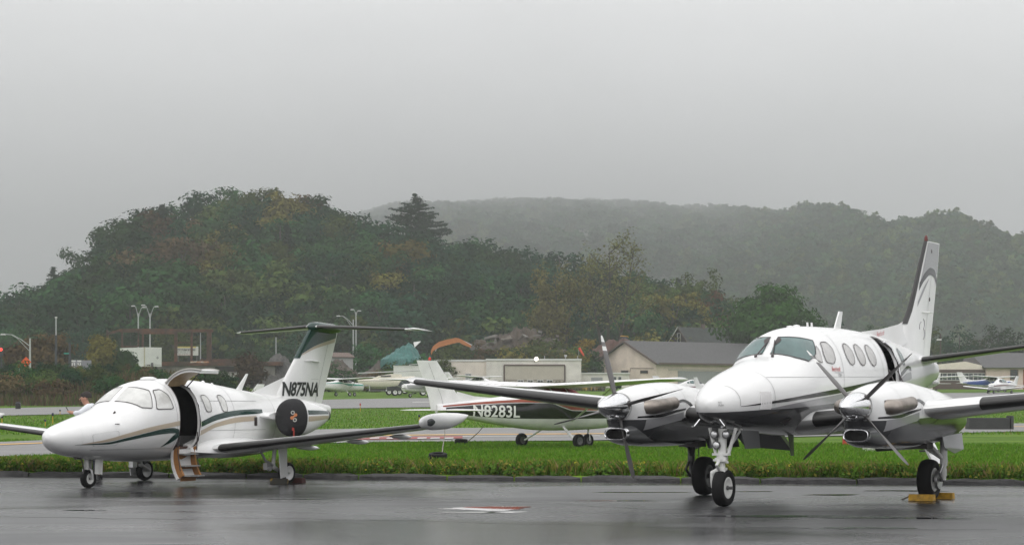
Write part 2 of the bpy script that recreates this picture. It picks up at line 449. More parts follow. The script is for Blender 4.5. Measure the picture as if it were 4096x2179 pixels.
# ------------------------------------------------------------------ ground, apron, kerb, runways, hills
_zt = pchip([(-60, .1), (44, .10), (55, .12), (70, .2), (82, .22), (100, .30), (115, .42), (150, .75), (185, 1.2), (225, 1.98), (260, 2.55), (330, 3.85), (400, 5.0), (600, 7.0), (1000, 8.0), (6200, 8.0)])
def sst(a, b, x):
    t = min(max((x - a) / (b - a), 0.0), 1.0); return t * t * (3 - 2 * t)
def zt(X, Y):
    z = float(_zt(Y)[0])
    if Y > 185: z += 2.1 * sst(193, 214, Y) * sst(-22 - .12 * (Y - 200), -28 - .13 * (Y - 200), X)
    return z
def kerb_y(X): return 44.3 - .235 * X
def at(px, py, Y): return ((px - 2048) / 8926 * Y, Y, 1.525 + (1615 - py) / 8926 * Y)
def gx(px, Y): return (px - 2048) / 8926 * Y
def mix_ground():
    m = bpy.data.materials.new('meadow_grass'); m.use_nodes = True; t = m.node_tree; b = t.nodes['Principled BSDF']
    tc = t.nodes.new('ShaderNodeTexCoord')
    def nz(s, d=5):
        n = t.nodes.new('ShaderNodeTexNoise'); n.inputs['Scale'].default_value = s; n.inputs['Detail'].default_value = d; t.links.new(tc.outputs['Object'], n.inputs[0]); return n
    r = t.nodes.new('ShaderNodeValToRGB'); e = r.color_ramp.elements
    e[0].position = .3; e[0].color = (.052, .115, .012, 1); e[1].position = .72; e[1].color = (.125, .205, .022, 1)
    t.links.new(nz(.35).outputs[0], r.inputs[0])
    mr = t.nodes.new('ShaderNodeMapRange'); mr.inputs[1].default_value = .3; mr.inputs[2].default_value = .7; mr.inputs[3].default_value = .6; mr.inputs[4].default_value = 1.35
    t.links.new(nz(9).outputs[0], mr.inputs[0])
    mx = t.nodes.new('ShaderNodeMix'); mx.data_type = 'RGBA'; mx.blend_type = 'MULTIPLY'; mx.inputs[0].default_value = 1
    t.links.new(r.outputs[0], mx.inputs[6]); t.links.new(mr.outputs[0], mx.inputs[7]); t.links.new(mx.outputs[2], b.inputs['Base Color'])
    b.inputs['Roughness'].default_value = .9; b.inputs['Specular IOR Level'].default_value = .1
    bp = t.nodes.new('ShaderNodeBump'); bp.inputs['Strength'].default_value = .6; bp.inputs['Distance'].default_value = .05; t.links.new(nz(14).outputs[0], bp.inputs['Height']); t.links.new(bp.outputs[0], b.inputs['Normal'])
    return m
def wet_asphalt(name, col, puddles):
    m = bpy.data.materials.new(name); m.use_nodes = True; t = m.node_tree; b = t.nodes['Principled BSDF']; L = t.links.new
    tc = t.nodes.new('ShaderNodeTexCoord')
    def nz(s, d=5, sc=(1, 1, 1), dist=0.0):
        mp = t.nodes.new('ShaderNodeMapping'); mp.inputs['Scale'].default_value = sc; L(tc.outputs['Object'], mp.inputs[0])
        n = t.nodes.new('ShaderNodeTexNoise'); n.inputs['Scale'].default_value = s; n.inputs['Detail'].default_value = d; n.inputs['Distortion'].default_value = dist; L(mp.outputs[0], n.inputs[0]); return n.outputs[0]
    def mr(x, a, c, lo, hi):
        n = t.nodes.new('ShaderNodeMapRange'); n.inputs[1].default_value = a; n.inputs[2].default_value = c; n.inputs[3].default_value = lo; n.inputs[4].default_value = hi; L(x, n.inputs[0]); return n.outputs[0]
    wet = nz(.26, 4, (.45, .8, 1), .8)
    col_v = mr(nz(.55, 6, (.5, 1.2, 1)), .3, .7, .75, 1.25); grain = mr(nz(55, 3), .3, .7, .75, 1.25)
    mu = t.nodes.new('ShaderNodeMath'); mu.operation = 'MULTIPLY'; L(col_v, mu.inputs[0]); L(grain, mu.inputs[1])
    mx = t.nodes.new('ShaderNodeMix'); mx.data_type = 'RGBA'; mx.blend_type = 'MULTIPLY'; mx.inputs[0].default_value = 1; mx.inputs[6].default_value = (*col, 1); L(mu.outputs[0], mx.inputs[7]); L(mx.outputs[2], b.inputs['Base Color'])
    L(mr(wet, .36, .62, .11, .36), b.inputs['Roughness'])
    b.inputs['Specular IOR Level'].default_value = .4
    bp = t.nodes.new('ShaderNodeBump'); bp.inputs['Strength'].default_value = .35; bp.inputs['Distance'].default_value = .006
    L(nz(70, 4), bp.inputs['Height'])
    bp2 = t.nodes.new('ShaderNodeBump'); bp2.inputs['Strength'].default_value = .12; bp2.inputs['Distance'].default_value = .03; L(nz(1.1, 3, (.5, 1.5, 1)), bp2.inputs['Height']); L(bp.outputs[0], bp2.inputs['Normal'])
    L(bp2.outputs[0], b.inputs['Normal'])
    return m
GRASSM = mix_ground()
APRON = wet_asphalt('wet_asphalt', (.030, .030, .032), True)
def sheet(name, xs, ys, fz, mat, fy=None):
    V = [(x, (fy(x, y) if fy else y), 0) for y in ys for x in xs]
    V = [(x, y, fz(x, y)) for x, y, _ in V]; n = len(xs)
    F = [(j * n + i, j * n + i + 1, (j + 1) * n + i + 1, (j + 1) * n + i) for j in range(len(ys) - 1) for i in range(n - 1)]
    m = MB(); m.add(V, F); return tag(m.build(name, mat, smooth=60, fix=False), None, None, kind='structure')
xs_ = list(np.arange(-330, -70, 20)) + list(np.arange(-70, 100, 3.0)) + list(np.arange(100, 400, 20))
ds_ = [.04, .30] + list(np.arange(1, 12, 1.5)) + list(np.arange(12, 380, 2.5)) + list(np.arange(380, 900, 40)) + [1500, 3500, 5800]
wy = lambda x, d: d + 44.3 - .235 * x * max(0.0, 1 - d / 140)
gnd = sheet('ground', xs_, ds_, lambda x, y: zt(x, y) - (.13 if y < kerb_y(x) + .1 else 0), GRASSM, wy)
gnd['label'] = 'green mown airfield grass rising gently to the far hangars'
apron = sheet('apron', list(np.arange(-40, 41, 2.0)), [-75, -44, -36, -28, -20, -12, -8, -4, -2, 0.05], lambda x, y: 0.0, APRON, lambda x, d: d + kerb_y(x))
apron['label'] = 'wet dark asphalt apron with shallow puddles'
# sealed seams and standing water on the apron
WATER = pmat('standing_water', (.012, .013, .014), .012, spec=.6)
def puddle(cx, cy, rx, ry, seed):
    rg = random.Random(seed); ph = [rg.uniform(0, 6.3) for _ in range(5)]; m = MB(); N = 48
    P = []
    for k in range(N):
        t = 2 * math.pi * k / N; r = 1 + .22 * math.sin(2 * t + ph[0]) + .16 * math.sin(3 * t + ph[1]) + .12 * math.sin(5 * t + ph[2]) + .08 * math.sin(9 * t + ph[3])
        P.append((cx + rx * r * math.cos(t), cy + ry * r * math.sin(t), .004))
    m.add(P, [tuple(range(N))]); o = m.build('puddle', WATER, fix=False); return tag(o, None, None, kind='structure')
for i, (px, py, rx, ry) in enumerate(((1955, 2032, .66, .58), (1940, 2048, .5, .2), (3060, 2062, 1.1, .12), (3260, 2066, .9, .10), (3520, 2070, .7, .12), (3700, 2072, .6, .14), (3330, 1978, .5, .18), (2560, 1968, .7, .14), (1180, 1995, .5, .12), (560, 1970, .25, .08), (330, 2040, .3, .1), (3480, 2110, .5, .16), (3620, 1962, .6, .2), (2480, 2002, .5, .1), (3000, 1965, .4, .1))):
    Y = 8926 * 1.525 / (py - 1615); puddle(gx(px, Y), Y, rx, ry, i)
SEAM = pmat('crack_sealer', (.008, .008, .009), .15)
for pts in (((0, 2063), (500, 2074), (1200, 2072), (2000, 2090), (2800, 2110), (4096, 2120)), ((700, 1975), (1300, 1972), (2000, 2000), (2500, 2030), (3200, 2042), (4096, 2050))):
    m = MB(); pr = []
    for a, b in zip(pts[:-1], pts[1:]):
        for k in range(12):
            t = k / 12; px, py = a[0] + (b[0] - a[0]) * t, a[1] + (b[1] - a[1]) * t + 2.0 * math.sin(px * .01 if False else a[0] * .01 + k * .7)
            Y = 8926 * 1.525 / (py - 1615); pr.append((gx(px, Y), Y))
    m.loft([[(x, y - .02, .003), (x, y + .025, .003)] for x, y in pr], False, closed=False); tag(m.build('crack_seal_line', SEAM, fix=False), None, None, kind='structure')
# kerb of dark stone lengths
KERBM = pmat('kerb_stone', (.032, .031, .031), .55, var=.4, vs=3, bump=.6, bs=9)
kerb = bpy.data.objects.new('kerb', None); COL.objects.link(kerb); tag(kerb, 'low dark stone kerb between wet apron and grass, partly overgrown', None, kind='structure')
rg = random.Random(3); x = -13.0; ks = []
while x < 12.5:
    L = rg.uniform(1.1, 1.9)
    if not (9.05 < x + L / 2 < 10.0): ks.append((x, L))
    x += L + .035
for x, L in ks:
    m = MB(); h = rg.uniform(.095, .125); N = 7; sl = -.235
    for_ = []
    for k in range(N):
        xx = x + L * k / (N - 1); yy = kerb_y(xx) + .03; j = lambda s: rg.uniform(-s, s)
        e = .03 if k in (0, N - 1) else 0
        for_.append([(xx, yy + j(.01), -.05), (xx, yy + .01 + j(.012), h * .6 + j(.012)), (xx, yy + .05 + j(.015), h - e + j(.012)), (xx, yy + .26, h - e + j(.01)), (xx, yy + .29, -.05)])
    m.loft(for_); m.build('kerb_stone', KERBM, kerb, smooth=25)
# paved strips: near taxiway and far runway, edges as surveyed points
def unpr(px, py):
    lo = 40.0
    for Y in np.arange(46, 420, .25):
        X = gx(px, Y)
        if 1.525 + (1615 - py) / 8926 * Y <= zt(X, Y): return X, float(Y)
    return gx(px, 300.), 300.
RUNM = pmat('weathered_pavement', (.155, .15, .148), .5, var=.18, vs=.6, bump=.1, bs=20, stretch=(.4, 1, 1))
def strip(name, near, far, mat, dz, rows=14, n=50, label=None):
    N = [unpr(*p) for p in near]; Fp = [unpr(*p) for p in far]
    def rs(P):
        d = [0]
        for a, b in zip(P[:-1], P[1:]): d.append(d[-1] + math.dist(a, b))
        f = pchip([(d[i], *P[i]) for i in range(len(P))]); return [tuple(f(d[-1] * k / n)) for k in range(n + 1)]
    A, B = rs(N), rs(Fp); m = MB(); V = []
    for j in range(rows + 1):
        for k in range(n + 1):
            X = A[k][0] + (B[k][0] - A[k][0]) * j / rows; Y = A[k][1] + (B[k][1] - A[k][1]) * j / rows
            V.append((X, Y, zt(X, Y) + dz))
    m.add(V, [(j * (n + 1) + k, j * (n + 1) + k + 1, (j + 1) * (n + 1) + k + 1, (j + 1) * (n + 1) + k) for j in range(rows) for k in range(n)])
    o = m.build(name, mat, smooth=60, fix=False); tag(o, label, None, kind='structure'); return o
ez = lambda x: 1834 - .0262 * x if x < 0 else 0
TN = [(-500, 1848), (0, 1831), (700, 1797), (1500, 1771), (2300, 1764), (3200, 1748), (3900, 1731), (4500, 1718)]
TF = [(-500, 1790), (0, 1770), (700, 1738), (1500, 1715), (2300, 1711), (3200, 1703), (3900, 1696), (4500, 1690)]
strip('taxiway', TN, TF, RUNM, .035, label='grey wet taxiway crossing the grass')
RN = [(-500, 1676), (0, 1664), (700, 1648), (1400, 1634), (2300, 1622), (3200, 1611), (3900, 1602), (4500, 1596)]
RF = [(-500, 1650), (0, 1634), (700, 1613), (1400, 1597), (2300, 1588), (3200, 1579), (3900, 1571), (4500, 1566)]
strip('runway', RN, RF, RUNM, .05, label='grey runway in the middle distance')
PAINTY = pmat('yellow_marking', (.55, .33, .09), .6, var=.2, vs=1); PAINTW = pmat('white_marking', (.55, .55, .53), .6, var=.2, vs=1); PAINTR = pmat('red_marking', (.24, .035, .03), .6, var=.15, vs=1)
strip('yellow_line', [(-300, 1793), (0, 1784), (170, 1778)], [(-300, 1789), (0, 1780), (170, 1774)], PAINTY, .05, 2, 10)
strip('yellow_line', [(1480, 1747), (2000, 1742), (2400, 1739), (3000, 1730), (3700, 1714), (4200, 1708)], [(1480, 1743.5), (2000, 1738.5), (2400, 1736), (3000, 1727), (3700, 1711.5), (4200, 1706)], PAINTY, .05, 2, 40)
strip('white_line', [(1480, 1753), (2000, 1750), (2400, 1747)], [(1480, 1750.5), (2000, 1748), (2400, 1745.5)], PAINTW, .05, 2, 20)
strip('red_holding_panel', [(1430, 1763), (1640, 1761), (1850, 1758)], [(1430, 1752), (1640, 1750.5), (1850, 1748)], PAINTR, .055, 4, 20)
for px in (1478, 1545, 1600, 1668, 1720, 1775): strip('holding_panel_character', [(px, 1760.5), (px + 20, 1760), (px + 38, 1759.5)], [(px + 3, 1756), (px + 22, 1755.5), (px + 40, 1755)], PAINTW, .065, 2, 6)
strip('white_line', [(1650, 1611), (1900, 1610), (2100, 1607)], [(1650, 1609), (1900, 1608), (2100, 1605.5)], PAINTW, .07, 2, 8)
# wooded hills
HILLM = pmat('forest_floor', (.012, .020, .010), .95, var=.3, vs=.08)
_cr = pchip([(-330, 6), (-215, 9), (-170, 10), (-146.8, 14.5), (-129.6, 24.5), (-118, 35.5), (-112, 41), (-96.6, 46.7), (-82, 48.5), (-70.8, 48), (-51.5, 45.3), (-35, 39.9), (-20.6, 36.3), (0, 31.6), (25, 27), (54, 20.9), (82, 14), (120, 10), (330, 8)])
HC = 530.0
def hill_z(X, Y):
    c = float(_cr(X * 640 / min(Y, HC))[0]) * HC / 640 + .3; b = zt(X, 395); t = min(max((Y - 395) / (HC - 395), 0), 1); t = t ** .85
    z = b + (c - b) * t
    if Y > HC: z = c - (Y - HC) * .12
    return z + 1.2 * math.sin(X * .11 + Y * .05) * t
h1 = sheet('wooded_hill', list(np.arange(-330, 331, 12.0)), list(np.arange(392, 800, 12.0)), hill_z, HILLM); h1['label'] = 'steep wooded hill behind the airfield'
_fy = pchip([(-3000, 5200), (-600, 4600), (-200, 3600), (60, 2400), (200, 1750), (330, 1600), (800, 1550), (2500, 1600)])
def far_pt(px, v):
    """far ridge: px = direction across, v = 0 foot .. 1 crest"""
    Yc = float(pchip([(-1500, 5200), (1500, 5200), (1900, 5200), (2300, 5200), (2650, 4500), (2950, 2900), (3200, 2000), (3500, 1600), (4100, 1450), (6500, 1500)])(px)[0])
    yc = float(pchip([(-1500, 1350), (900, 1300), (1350, 930), (1600, 850), (1800, 838), (2250, 830), (2600, 845), (2900, 870), (3200, 890), (3500, 935), (3800, 962), (4100, 1010), (6500, 1150)])(px)[0])
    zc = 1.525 + (1615 - yc) / 8926 * Yc; Y0 = 950.0
    Y = Y0 + (Yc - Y0) * v; z = 8 + (zc - 8) * (v ** .8)
    return (px - 2048) / 8926 * Y, Y, z + 4 * math.sin(px * .013 + v * 9) * v
m = MB(); pxs = list(range(-1500, 6501, 100)); vs_ = list(np.linspace(0, 1, 26))
V = [far_pt(p, v) for v in vs_ for p in pxs] + [(far_pt(p, 1)[0] * 1.15, far_pt(p, 1)[1] * 1.15, far_pt(p, 1)[2] * .8) for p in pxs]
n = len(pxs); m.add(V, [(j * n + i, j * n + i + 1, (j + 1) * n + i + 1, (j + 1) * n + i) for j in range(len(vs_)) for i in range(n - 1)])
h2 = tag(m.build('far_hills', HILLM, smooth=60, fix=False), 'long wooded ridge fading into low cloud', None, kind='structure')
# ------------------------------------------------------------------ white twin jet with open airstair
class FinSurf(Hull):
    def __init__(s, secs): s.secs = secs; s.l0 = 0.0; s.n = 2
    def half(s, a, z):
        S = s.secs; z = min(max(z, S[0][0]), S[-1][0])
        le = np.interp(z, [q[0] for q in S], [q[1] for q in S]); c = np.interp(z, [q[0] for q in S], [q[2] for q in S]); t = np.interp(z, [q[0] for q in S], [q[4] for q in S])
        x = min(max((a - le) / c, 0.0), 1.0)
        return 5 * (0.2969 * math.sqrt(x) - 0.126 * x - 0.3516 * x * x + 0.2843 * x ** 3 - 0.1015 * x ** 4) * t * c

def jet():
    J = thing('business_jet', 'white twin-engine jet with green and tan stripes, airstair door open', 'airplane', (-7.714, 40.548, 0), R(59.75))
    H = Hull([(-1.10,.93,.90,.915,.012),(-1.075,.985,.845,.915,.085),(-1.03,1.03,.79,.915,.155),(-.95,1.085,.725,.915,.235),(-.74,1.155,.63,.93,.375),(-.5,1.215,.585,.94,.48),(-.1,1.315,.53,.97,.60),(.3,1.42,.50,1.0,.67),(.64,1.55,.475,1.05,.72),(.84,1.70,.465,1.08,.74),(1.04,1.83,.46,1.10,.755),(1.32,1.935,.45,1.13,.77),(1.75,1.995,.45,1.16,.78),(2.24,2.005,.46,1.17,.78),(2.97,1.98,.47,1.17,.765),(3.66,1.90,.49,1.17,.72),(4.53,1.80,.55,1.17,.61),(5.08,1.74,.63,1.18,.53),(6.0,1.67,.83,1.22,.38),(7.0,1.58,1.08,1.3,.2),(7.6,1.5,1.27,1.38,.08)])
    fus = H.mesh(0.1, 56).build('fuselage', [WHITE, INTER], J, smooth=50)
    door = [(1.755, 1.90), (2.06, 1.905), (2.27, 1.80), (2.275, .69), (1.69, .665), (1.70, 1.2)]
    dpoly = rounded(door, 0.22)
    cut_hole(fus, MB().prism([(a, -.25, z) for a, z in dpoly], (0, -1.2, 0)), 0.05)
    H.patch(door, 1, .006, .22, inner=1.07).build('door_seal', FRAME, fus, smooth=60)
    aft = [(2.285, 1.82), (2.30, 1.5), (2.305, 1.15), (2.30, .85), (2.285, .68)]
    MB().tube([H.pt(a, z, 1, .012) for a, z in [(2.2, 1.87)] + aft], .016, 6).build('door_sill', CHROME, fus, smooth=60)
    m = MB()   # floor, seats and cabinet inside the cabin
    m.box((2.05, 0.1, .95), (.5, .5, .5)); m.box((2.3, .1, 1.25), (.14, .5, .6)); m.box((1.5, -.05, 1.1), (.3, .8, .9))
    m.box((2.1, 0, .70), (1.6, 1.1, .06)); m.build('cabin_seat', pmat('seat_leather', (.045, .02, .015), .6, var=.3), fus)
    # glazing
    near_ws = [(.66, 1.60), (1.05, 1.86), (1.19, 1.775), (1.0, 1.44), (.80, 1.45)]
    H.window(near_ws, SHADE, fus, 'windshield_pane', 1, .93, FRAME, .08, .006)
    H.window(near_ws, SHADE, fus, 'windshield_pane', -1, .93, FRAME, .08, .006)
    side = [(1.24, 1.775), (1.42, 1.80), (1.53, 1.70), (1.55, 1.43), (1.08, 1.42)]
    for sd in (1, -1): H.window(side, SHADE, fus, 'cockpit_side_window', sd, .93, FRAME, .16)
    for a0 in (0, .525, 1.05, 1.575):
        w_ = [(2.44 + a0, 1.69), (2.60 + a0, 1.70), (2.68 + a0, 1.62), (2.67 + a0, 1.37), (2.49 + a0, 1.37)]
        for sd in (1, -1):
            if (a0 < 1 and sd == 1) or sd == -1 and a0 != 0: H.window(w_, SHADE, fus, 'cabin_window', sd, .92, FRAME, .3)
    # livery
    tan = ([(-.62, .812), (-.19, .885), (.35, 1.0), (.86, 1.10), (1.69, 1.215)], [(-.62, .808), (-.18, .84), (.35, .93), (.86, 1.02), (1.69, 1.13)])
    blk = ([(-.74, .80), (-.17, .832), (.35, .922), (.86, 1.012), (1.26, 1.07), (1.50, 1.086), (1.655, 1.06)], [(-.74, .796), (-.16, .80), (.36, .87), (.87, .94), (1.20, .972), (1.40, .985), (1.655, .99)])
    hook = ([(1.27, .735), (1.40, .835), (1.50, .93), (1.60, 1.0), (1.66, 1.055)], [(1.275, .73), (1.45, .79), (1.56, .84), (1.63, .88), (1.69, .92)])
    for sd in (1, -1):
        H.strip(*tan, sd, .004).build('tan_stripe', TANP, fus, smooth=60)
        H.strip(*blk, sd, .006).build('dark_green_stripe', GREENP, fus, smooth=60)
        H.strip(*hook, sd, .0065).build('dark_green_stripe', GREENP, fus, smooth=60)
        H.strip([(2.31, 1.19), (2.83, 1.33), (3.62, 1.41), (4.27, 1.425), (4.5, 1.42)], [(2.31, 1.09), (2.82, 1.22), (3.59, 1.31), (4.23, 1.335), (4.5, 1.35)], sd, .004).build('dark_green_stripe', GREENP, fus, smooth=60)
        H.strip([(2.3, 1.02), (2.82, 1.17), (3.58, 1.275), (4.22, 1.295)], [(2.32, .93), (2.82, 1.09), (3.58, 1.175), (4.21, 1.20)], sd, .004).build('tan_stripe', TANP, fus, smooth=60)
    for a_ in (-.62, 1.62, 3.42, 5.0):   # panel joints round the barrel
        m = MB(); r_ = H.ring(a_, 56); r2_ = [(a_ + .010, y, z) for a, y, z in r_]
        m.loft([[(x, y * 1.002, 1.17 + (z - 1.17) * 1.002) for x, y, z in q] for q in (r_, r2_)], False); m.build('panel_seam', LINEP, fus)
    for zz, a0, a1 in ((.70, -.4, 1.6), (1.58, 2.4, 4.4), (1.02, 2.5, 4.6)):   # lap joints along the side
        m = MB(); m.loft([[H.pt(a, zz, 1, .003), H.pt(a, zz + .008, 1, .003)] for a in np.linspace(a0, a1, 24)], False, closed=False); m.build('panel_seam', LINEP, fus)
    H.patch([(-.45, .98), (.12, 1.05), (.12, .78), (-.40, .76)], 1, .004, .15, inner=.975).build('access_panel', LINEP, fus)
    # upper door, swung up on its roof hinge
    hl, hz, ang = H.half(2.0, 1.9) - .01, 1.905, R(80)
    rows, inn = [], []
    for i in range(9):
        a = 1.735 + .52 * i / 8; r1, r2 = [], []
        for k in range(11):
            z = 1.9 - .78 * k / 10; l = H.half(a, z)
            for r_, off in ((r1, 0), (r2, -.055)):
                dl, dz = l + off - hl, z - hz + (off * .5 if k == 0 else 0)
                r_.append((a, -(hl + dl * math.cos(ang) - dz * math.sin(ang)), hz + .01 + dl * math.sin(ang) + dz * math.cos(ang)))
        rows.append(r1 + r2[::-1])
    d = MB(); d.loft(rows); ud = d.build('upper_door', WHITE, J, smooth=40)
    rows2 = [[(p[0], p[1], p[2] - .006) for p in r_[11:]] for r_ in rows]
    m = MB(); m.loft(rows2, False, closed=False); m.build('door_lining', TANLEATHER, ud, smooth=50)
    for i_ in (0, 8): m = MB(); m.tube([(p[0] + (-.008 if i_ == 0 else .008), p[1], p[2]) for p in rows[i_][:11]], .022, 6); m.build('door_edge_trim', pmat('grey_seal', (.33, .32, .3), .4), ud, smooth=50)
    e0 = rows[4][15]
    MB().tube([(2.2, -(hl + .12), 1.84), (2.1, e0[1], e0[2])], .012, 6).build('gas_strut', GEARD, ud)
    for q in (2, 5): p = rows[q][13]; MB().box((p[0], p[1], p[2] - .035), (.02, .03, .07)).build('door_latch', GEARD, ud)
    # airstair: lower door with treads hanging from the sill
    hl, hz, ang = .56, .645, R(-128)
    rows = []
    for i in range(7):
        a = 1.70 + .56 * i / 6; r1, r2 = [], []
        for k in range(11):
            z = .66 + .52 * k / 10; l = H.half(a, z)
            for r_, off in ((r1, 0), (r2, -.05)):
                dl, dz = l + off - .59, z - .66
                # mirrored about the sill so the panel hangs outward and down
                r_.append((a, -(hl + (dl * math.cos(R(-147)) - dz * math.sin(R(-147)))), hz + (dl * math.sin(R(-147)) + dz * math.cos(R(-147)))))
        rows.append(r1 + r2[::-1])
    d = MB(); d.loft(rows); st = d.build('airstair', WHITE, J, smooth=40)
    s_in = [rows[0][11 + k] for k in range(11)][::-1]
    for a_ in (1.73, 2.23):
        m = MB(); P = []
        for k in range(11): P.append((a_, s_in[k][1], s_in[k][2] + .005))
        Q = [(a_, p[1] - .10, p[2] + .055) for p in P]
        m.loft([[P[k], Q[k], (a_ + .045, Q[k][1], Q[k][2]), (a_ + .045, P[k][1], P[k][2])] for k in range(11)])
        m.build('stair_stringer', BROWNLEATHER, st, smooth=30)
    for k in (2, 6, 10):
        p = s_in[k]
        t = MB().box((2.0, p[1] - .10, p[2] + .05), (.46, .22, .022)).build('tread', STEEL, st)
        MB().box((2.0, p[1] + .005, p[2] + .0), (.44, .02, .10)).build('riser', BROWNLEATHER, st)
    pe = s_in[8]
    for a_ in (1.71, 2.27): m = MB(); m.tube([(a_, -H.half(a_, .95) + .02, .9 if a_ < 2 else 1.0), (a_ + .01, -.70, .62), (a_ + .02, pe[1] - .08, pe[2] + .06)], .011, 6); m.build('handrail_cable', FRAME, st)
    # small fittings
    m = MB(); m.lathe([(0, .16), (.03, .15), (.05, .09), (.055, .002)], (1.72, 0, 1.985), (0, 0, 1), 16); m.build('antenna_dome', WHITE, J, smooth=50)
    MB().loft([[(a0, -t, z), (a0 + c * .3, -t - .012, z), (a0 + c, -t, z), (a0 + c * .3, t + .012, z)] for a0, c, z, t in ((4.38, .22, 1.79, .004), (4.74, .08, 2.13, .003))]).build('blade_antenna', WHITE, J)
    for a_, z_ in ((3.36, 1.94), (3.64, 1.895)):
        MB().lathe([(0, .045), (.025, .04), (.05, .015), (.052, .001)], (a_, 0, z_ - .01), (0, 0, 1), 10).build('antenna_button', WHITE, J, smooth=50)
    p = H.pt(.14, 1.16, 1, .01); MB().tube([p, (p[0], p[1] - .03, p[2]), (p[0] - .12, p[1] - .035, p[2])], .009, 6).build('pitot_probe', FRAME, J)
    MB().box(H.pt(.30, 1.36, 1, .004), (.06, .012, .05), Matrix.Rotation(R(-35), 3, 'Y')).build('static_vane', FRAME, J)
    p = H.pt(2.36, .71, 1, .01)
    MB().lathe([(0, .06), (.02, .05), (.03, .02)], p, (-.3, -1, -.2), 12).build('wing_inspection_light', CHROME, J, smooth=40)
    H.patch([(4.13, 1.27), (4.25, 1.27), (4.25, 1.10), (4.13, 1.10)], 1, .006, .1).build('air_scoop', FRAME, fus)
    # fin
    FS = [(1.36, 5.35, 1.95, 0, .085, 0), (1.74, 5.72, 1.72, 0, .085, 0), (2.08, 6.05, 1.52, 0, .088, 0), (2.47, 6.39, 1.34, 0, .09, 0), (2.90, 6.76, 1.14, 0, .095, 0), (3.13, 6.97, 1.01, 0, .10, 0)]
    fin = wing(FS, vert=True).build('tail_fin', WHITE, J, smooth=40); F = FinSurf(FS)
    MB().loft([[(a, -t, z - .35), (a, 0, z), (a, t, z - .35)] for a, z, t in ((4.9, 1.745, .02), (5.5, 1.92, .035), (6.1, 2.095, .045), (6.3, 2.1, .05))]).build('dorsal_fillet', WHITE, fin, smooth=30)
    for sd in (1, -1):
        F.strip([(6.95, 3.11), (7.3, 3.11), (7.92, 3.11)], [(6.42, 2.49), (7.05, 2.74), (7.87, 2.92)], sd, .006, 24, 8).build('dark_green_cap', GREENP, fin, smooth=60)
        F.strip([(6.46, 2.50), (7.05, 2.735), (7.86, 2.915)], [(6.46, 2.495), (7.05, 2.68), (7.83, 2.83)], sd, .005, 24, 3).build('tan_stripe', TANP, fin, smooth=60)
        F.strip([(6.9, 2.04), (7.2, 2.045), (7.45, 2.85)][:2], [(6.9, 2.034), (7.2, 2.04)], sd, .004, 4, 1).build('rudder_joint', LINEP, fin)
    bt = boot([(z, a - .004, c, 0, t, 0) for z, a, c, y, t, i in FS if z > 2.4], .10, .007, vert=True); bt.build('fin_leading_edge', GREENP, fin, smooth=60)
    m = MB()
    m.strip = None
    for (a0, z0), (a1, z1) in (((7.07, 1.55), (7.55, 2.8)),):
        m.loft([[F.pt(a0 + (a1 - a0) * t, z0 + (z1 - z0) * t, 1, .004), F.pt(a0 + (a1 - a0) * t + .012, z0 + (z1 - z0) * t, 1, .004)] for t in np.linspace(0, 1, 12)], False, closed=False)
    m.build('rudder_joint', LINEP, fin)
    MB().loft([[(a, -(.05), z), (a, -(.05 + w_), z + .012), (a, -.05, z + .03)] for a, z, w_ in ((6.62, 2.40, .002), (6.85, 2.41, .07), (7.12, 2.39, .09), (7.2, 2.39, .002))]).build('actuator_fairing', WHITE, fin, smooth=30)
    text_mesh('N875NA', .40, lambda x, y: F.pt(5.86 + x * .93 + y * .28, 1.70 + y * .98, 1, .007), 'registration_lettering', pmat('marking_black', (.01, .013, .012), .35), fin, .93, 0, .1, .012)
    # tailplane on top of the fin
    TP = [(-2.22, 7.36, .62, 3.05, .09, 0), (0, 6.98, .98, 3.14, .10, 0), (2.22, 7.36, .62, 3.05, .09, 0)]
    tp = wing(TP).build('tailplane', WHITE, J, smooth=40)
    for a, b in ((0, 1), (2, 1)):
        sg = -1 if a == 0 else 1
        boot([(sg * 2.1, 7.34, .64, 3.055, .09, 0), (sg * .14, 7.0, .96, 3.135, .10, 0)], .10, .008).build('deice_boot', BOOT, tp, smooth=60)
        MB().loft([[(7.34, -sg * 2.14, 3.075), (7.6, -sg * 2.14, 3.10), (7.98, -sg * 2.14, 3.075), (7.6, -sg * 2.14, 3.04)], [(7.42, -sg * 2.34, 3.06), (7.7, -sg * 2.34, 3.07), (8.04, -sg * 2.34, 3.03), (7.7, -sg * 2.34, 3.04)]]).build('tip_cap', WHITE, tp, smooth=30)
    m = MB(); m.lathe([(0, .01), (.1, .09), (.35, .12), (.9, .11), (1.15, .05), (1.25, .005)], (6.86, 0, 3.135), (1, 0, -.03), 16); m.build('bullet_fairing', GREENP, tp, smooth=50)
    # wings, boots and tip tanks
    for sg in (1, -1):
        te = 0.0 if sg == 1 else .95
        W = [(sg * .45, 2.50, 2.15, .62, .14, 2), (sg * .85, 2.56, 1.85, .675, .13, 2), (sg * (5.15 + te), 3.30, .95, 1.13, .115, 1)]
        wg = wing(W).build('wing', WHITE, J, smooth=40)
        boot([(sg * .98, 2.58, 1.82, .688, .13, 2), (sg * (5.08 + te), 3.29, .955, 1.123, .115, 1)], .055, .007).build('deice_boot', BOOT, wg, smooth=60)
        T = Hull([(2.90,1.20,1.18,1.19,.01),(2.94,1.25,1.12,1.19,.06),(3.05,1.30,1.075,1.19,.11),(3.3,1.345,1.05,1.195,.145),(3.7,1.365,1.06,1.21,.155),(4.1,1.36,1.13,1.24,.12),(4.45,1.335,1.25,1.29,.05),(4.55,1.325,1.30,1.31,.01)], sg * (5.32 + te))
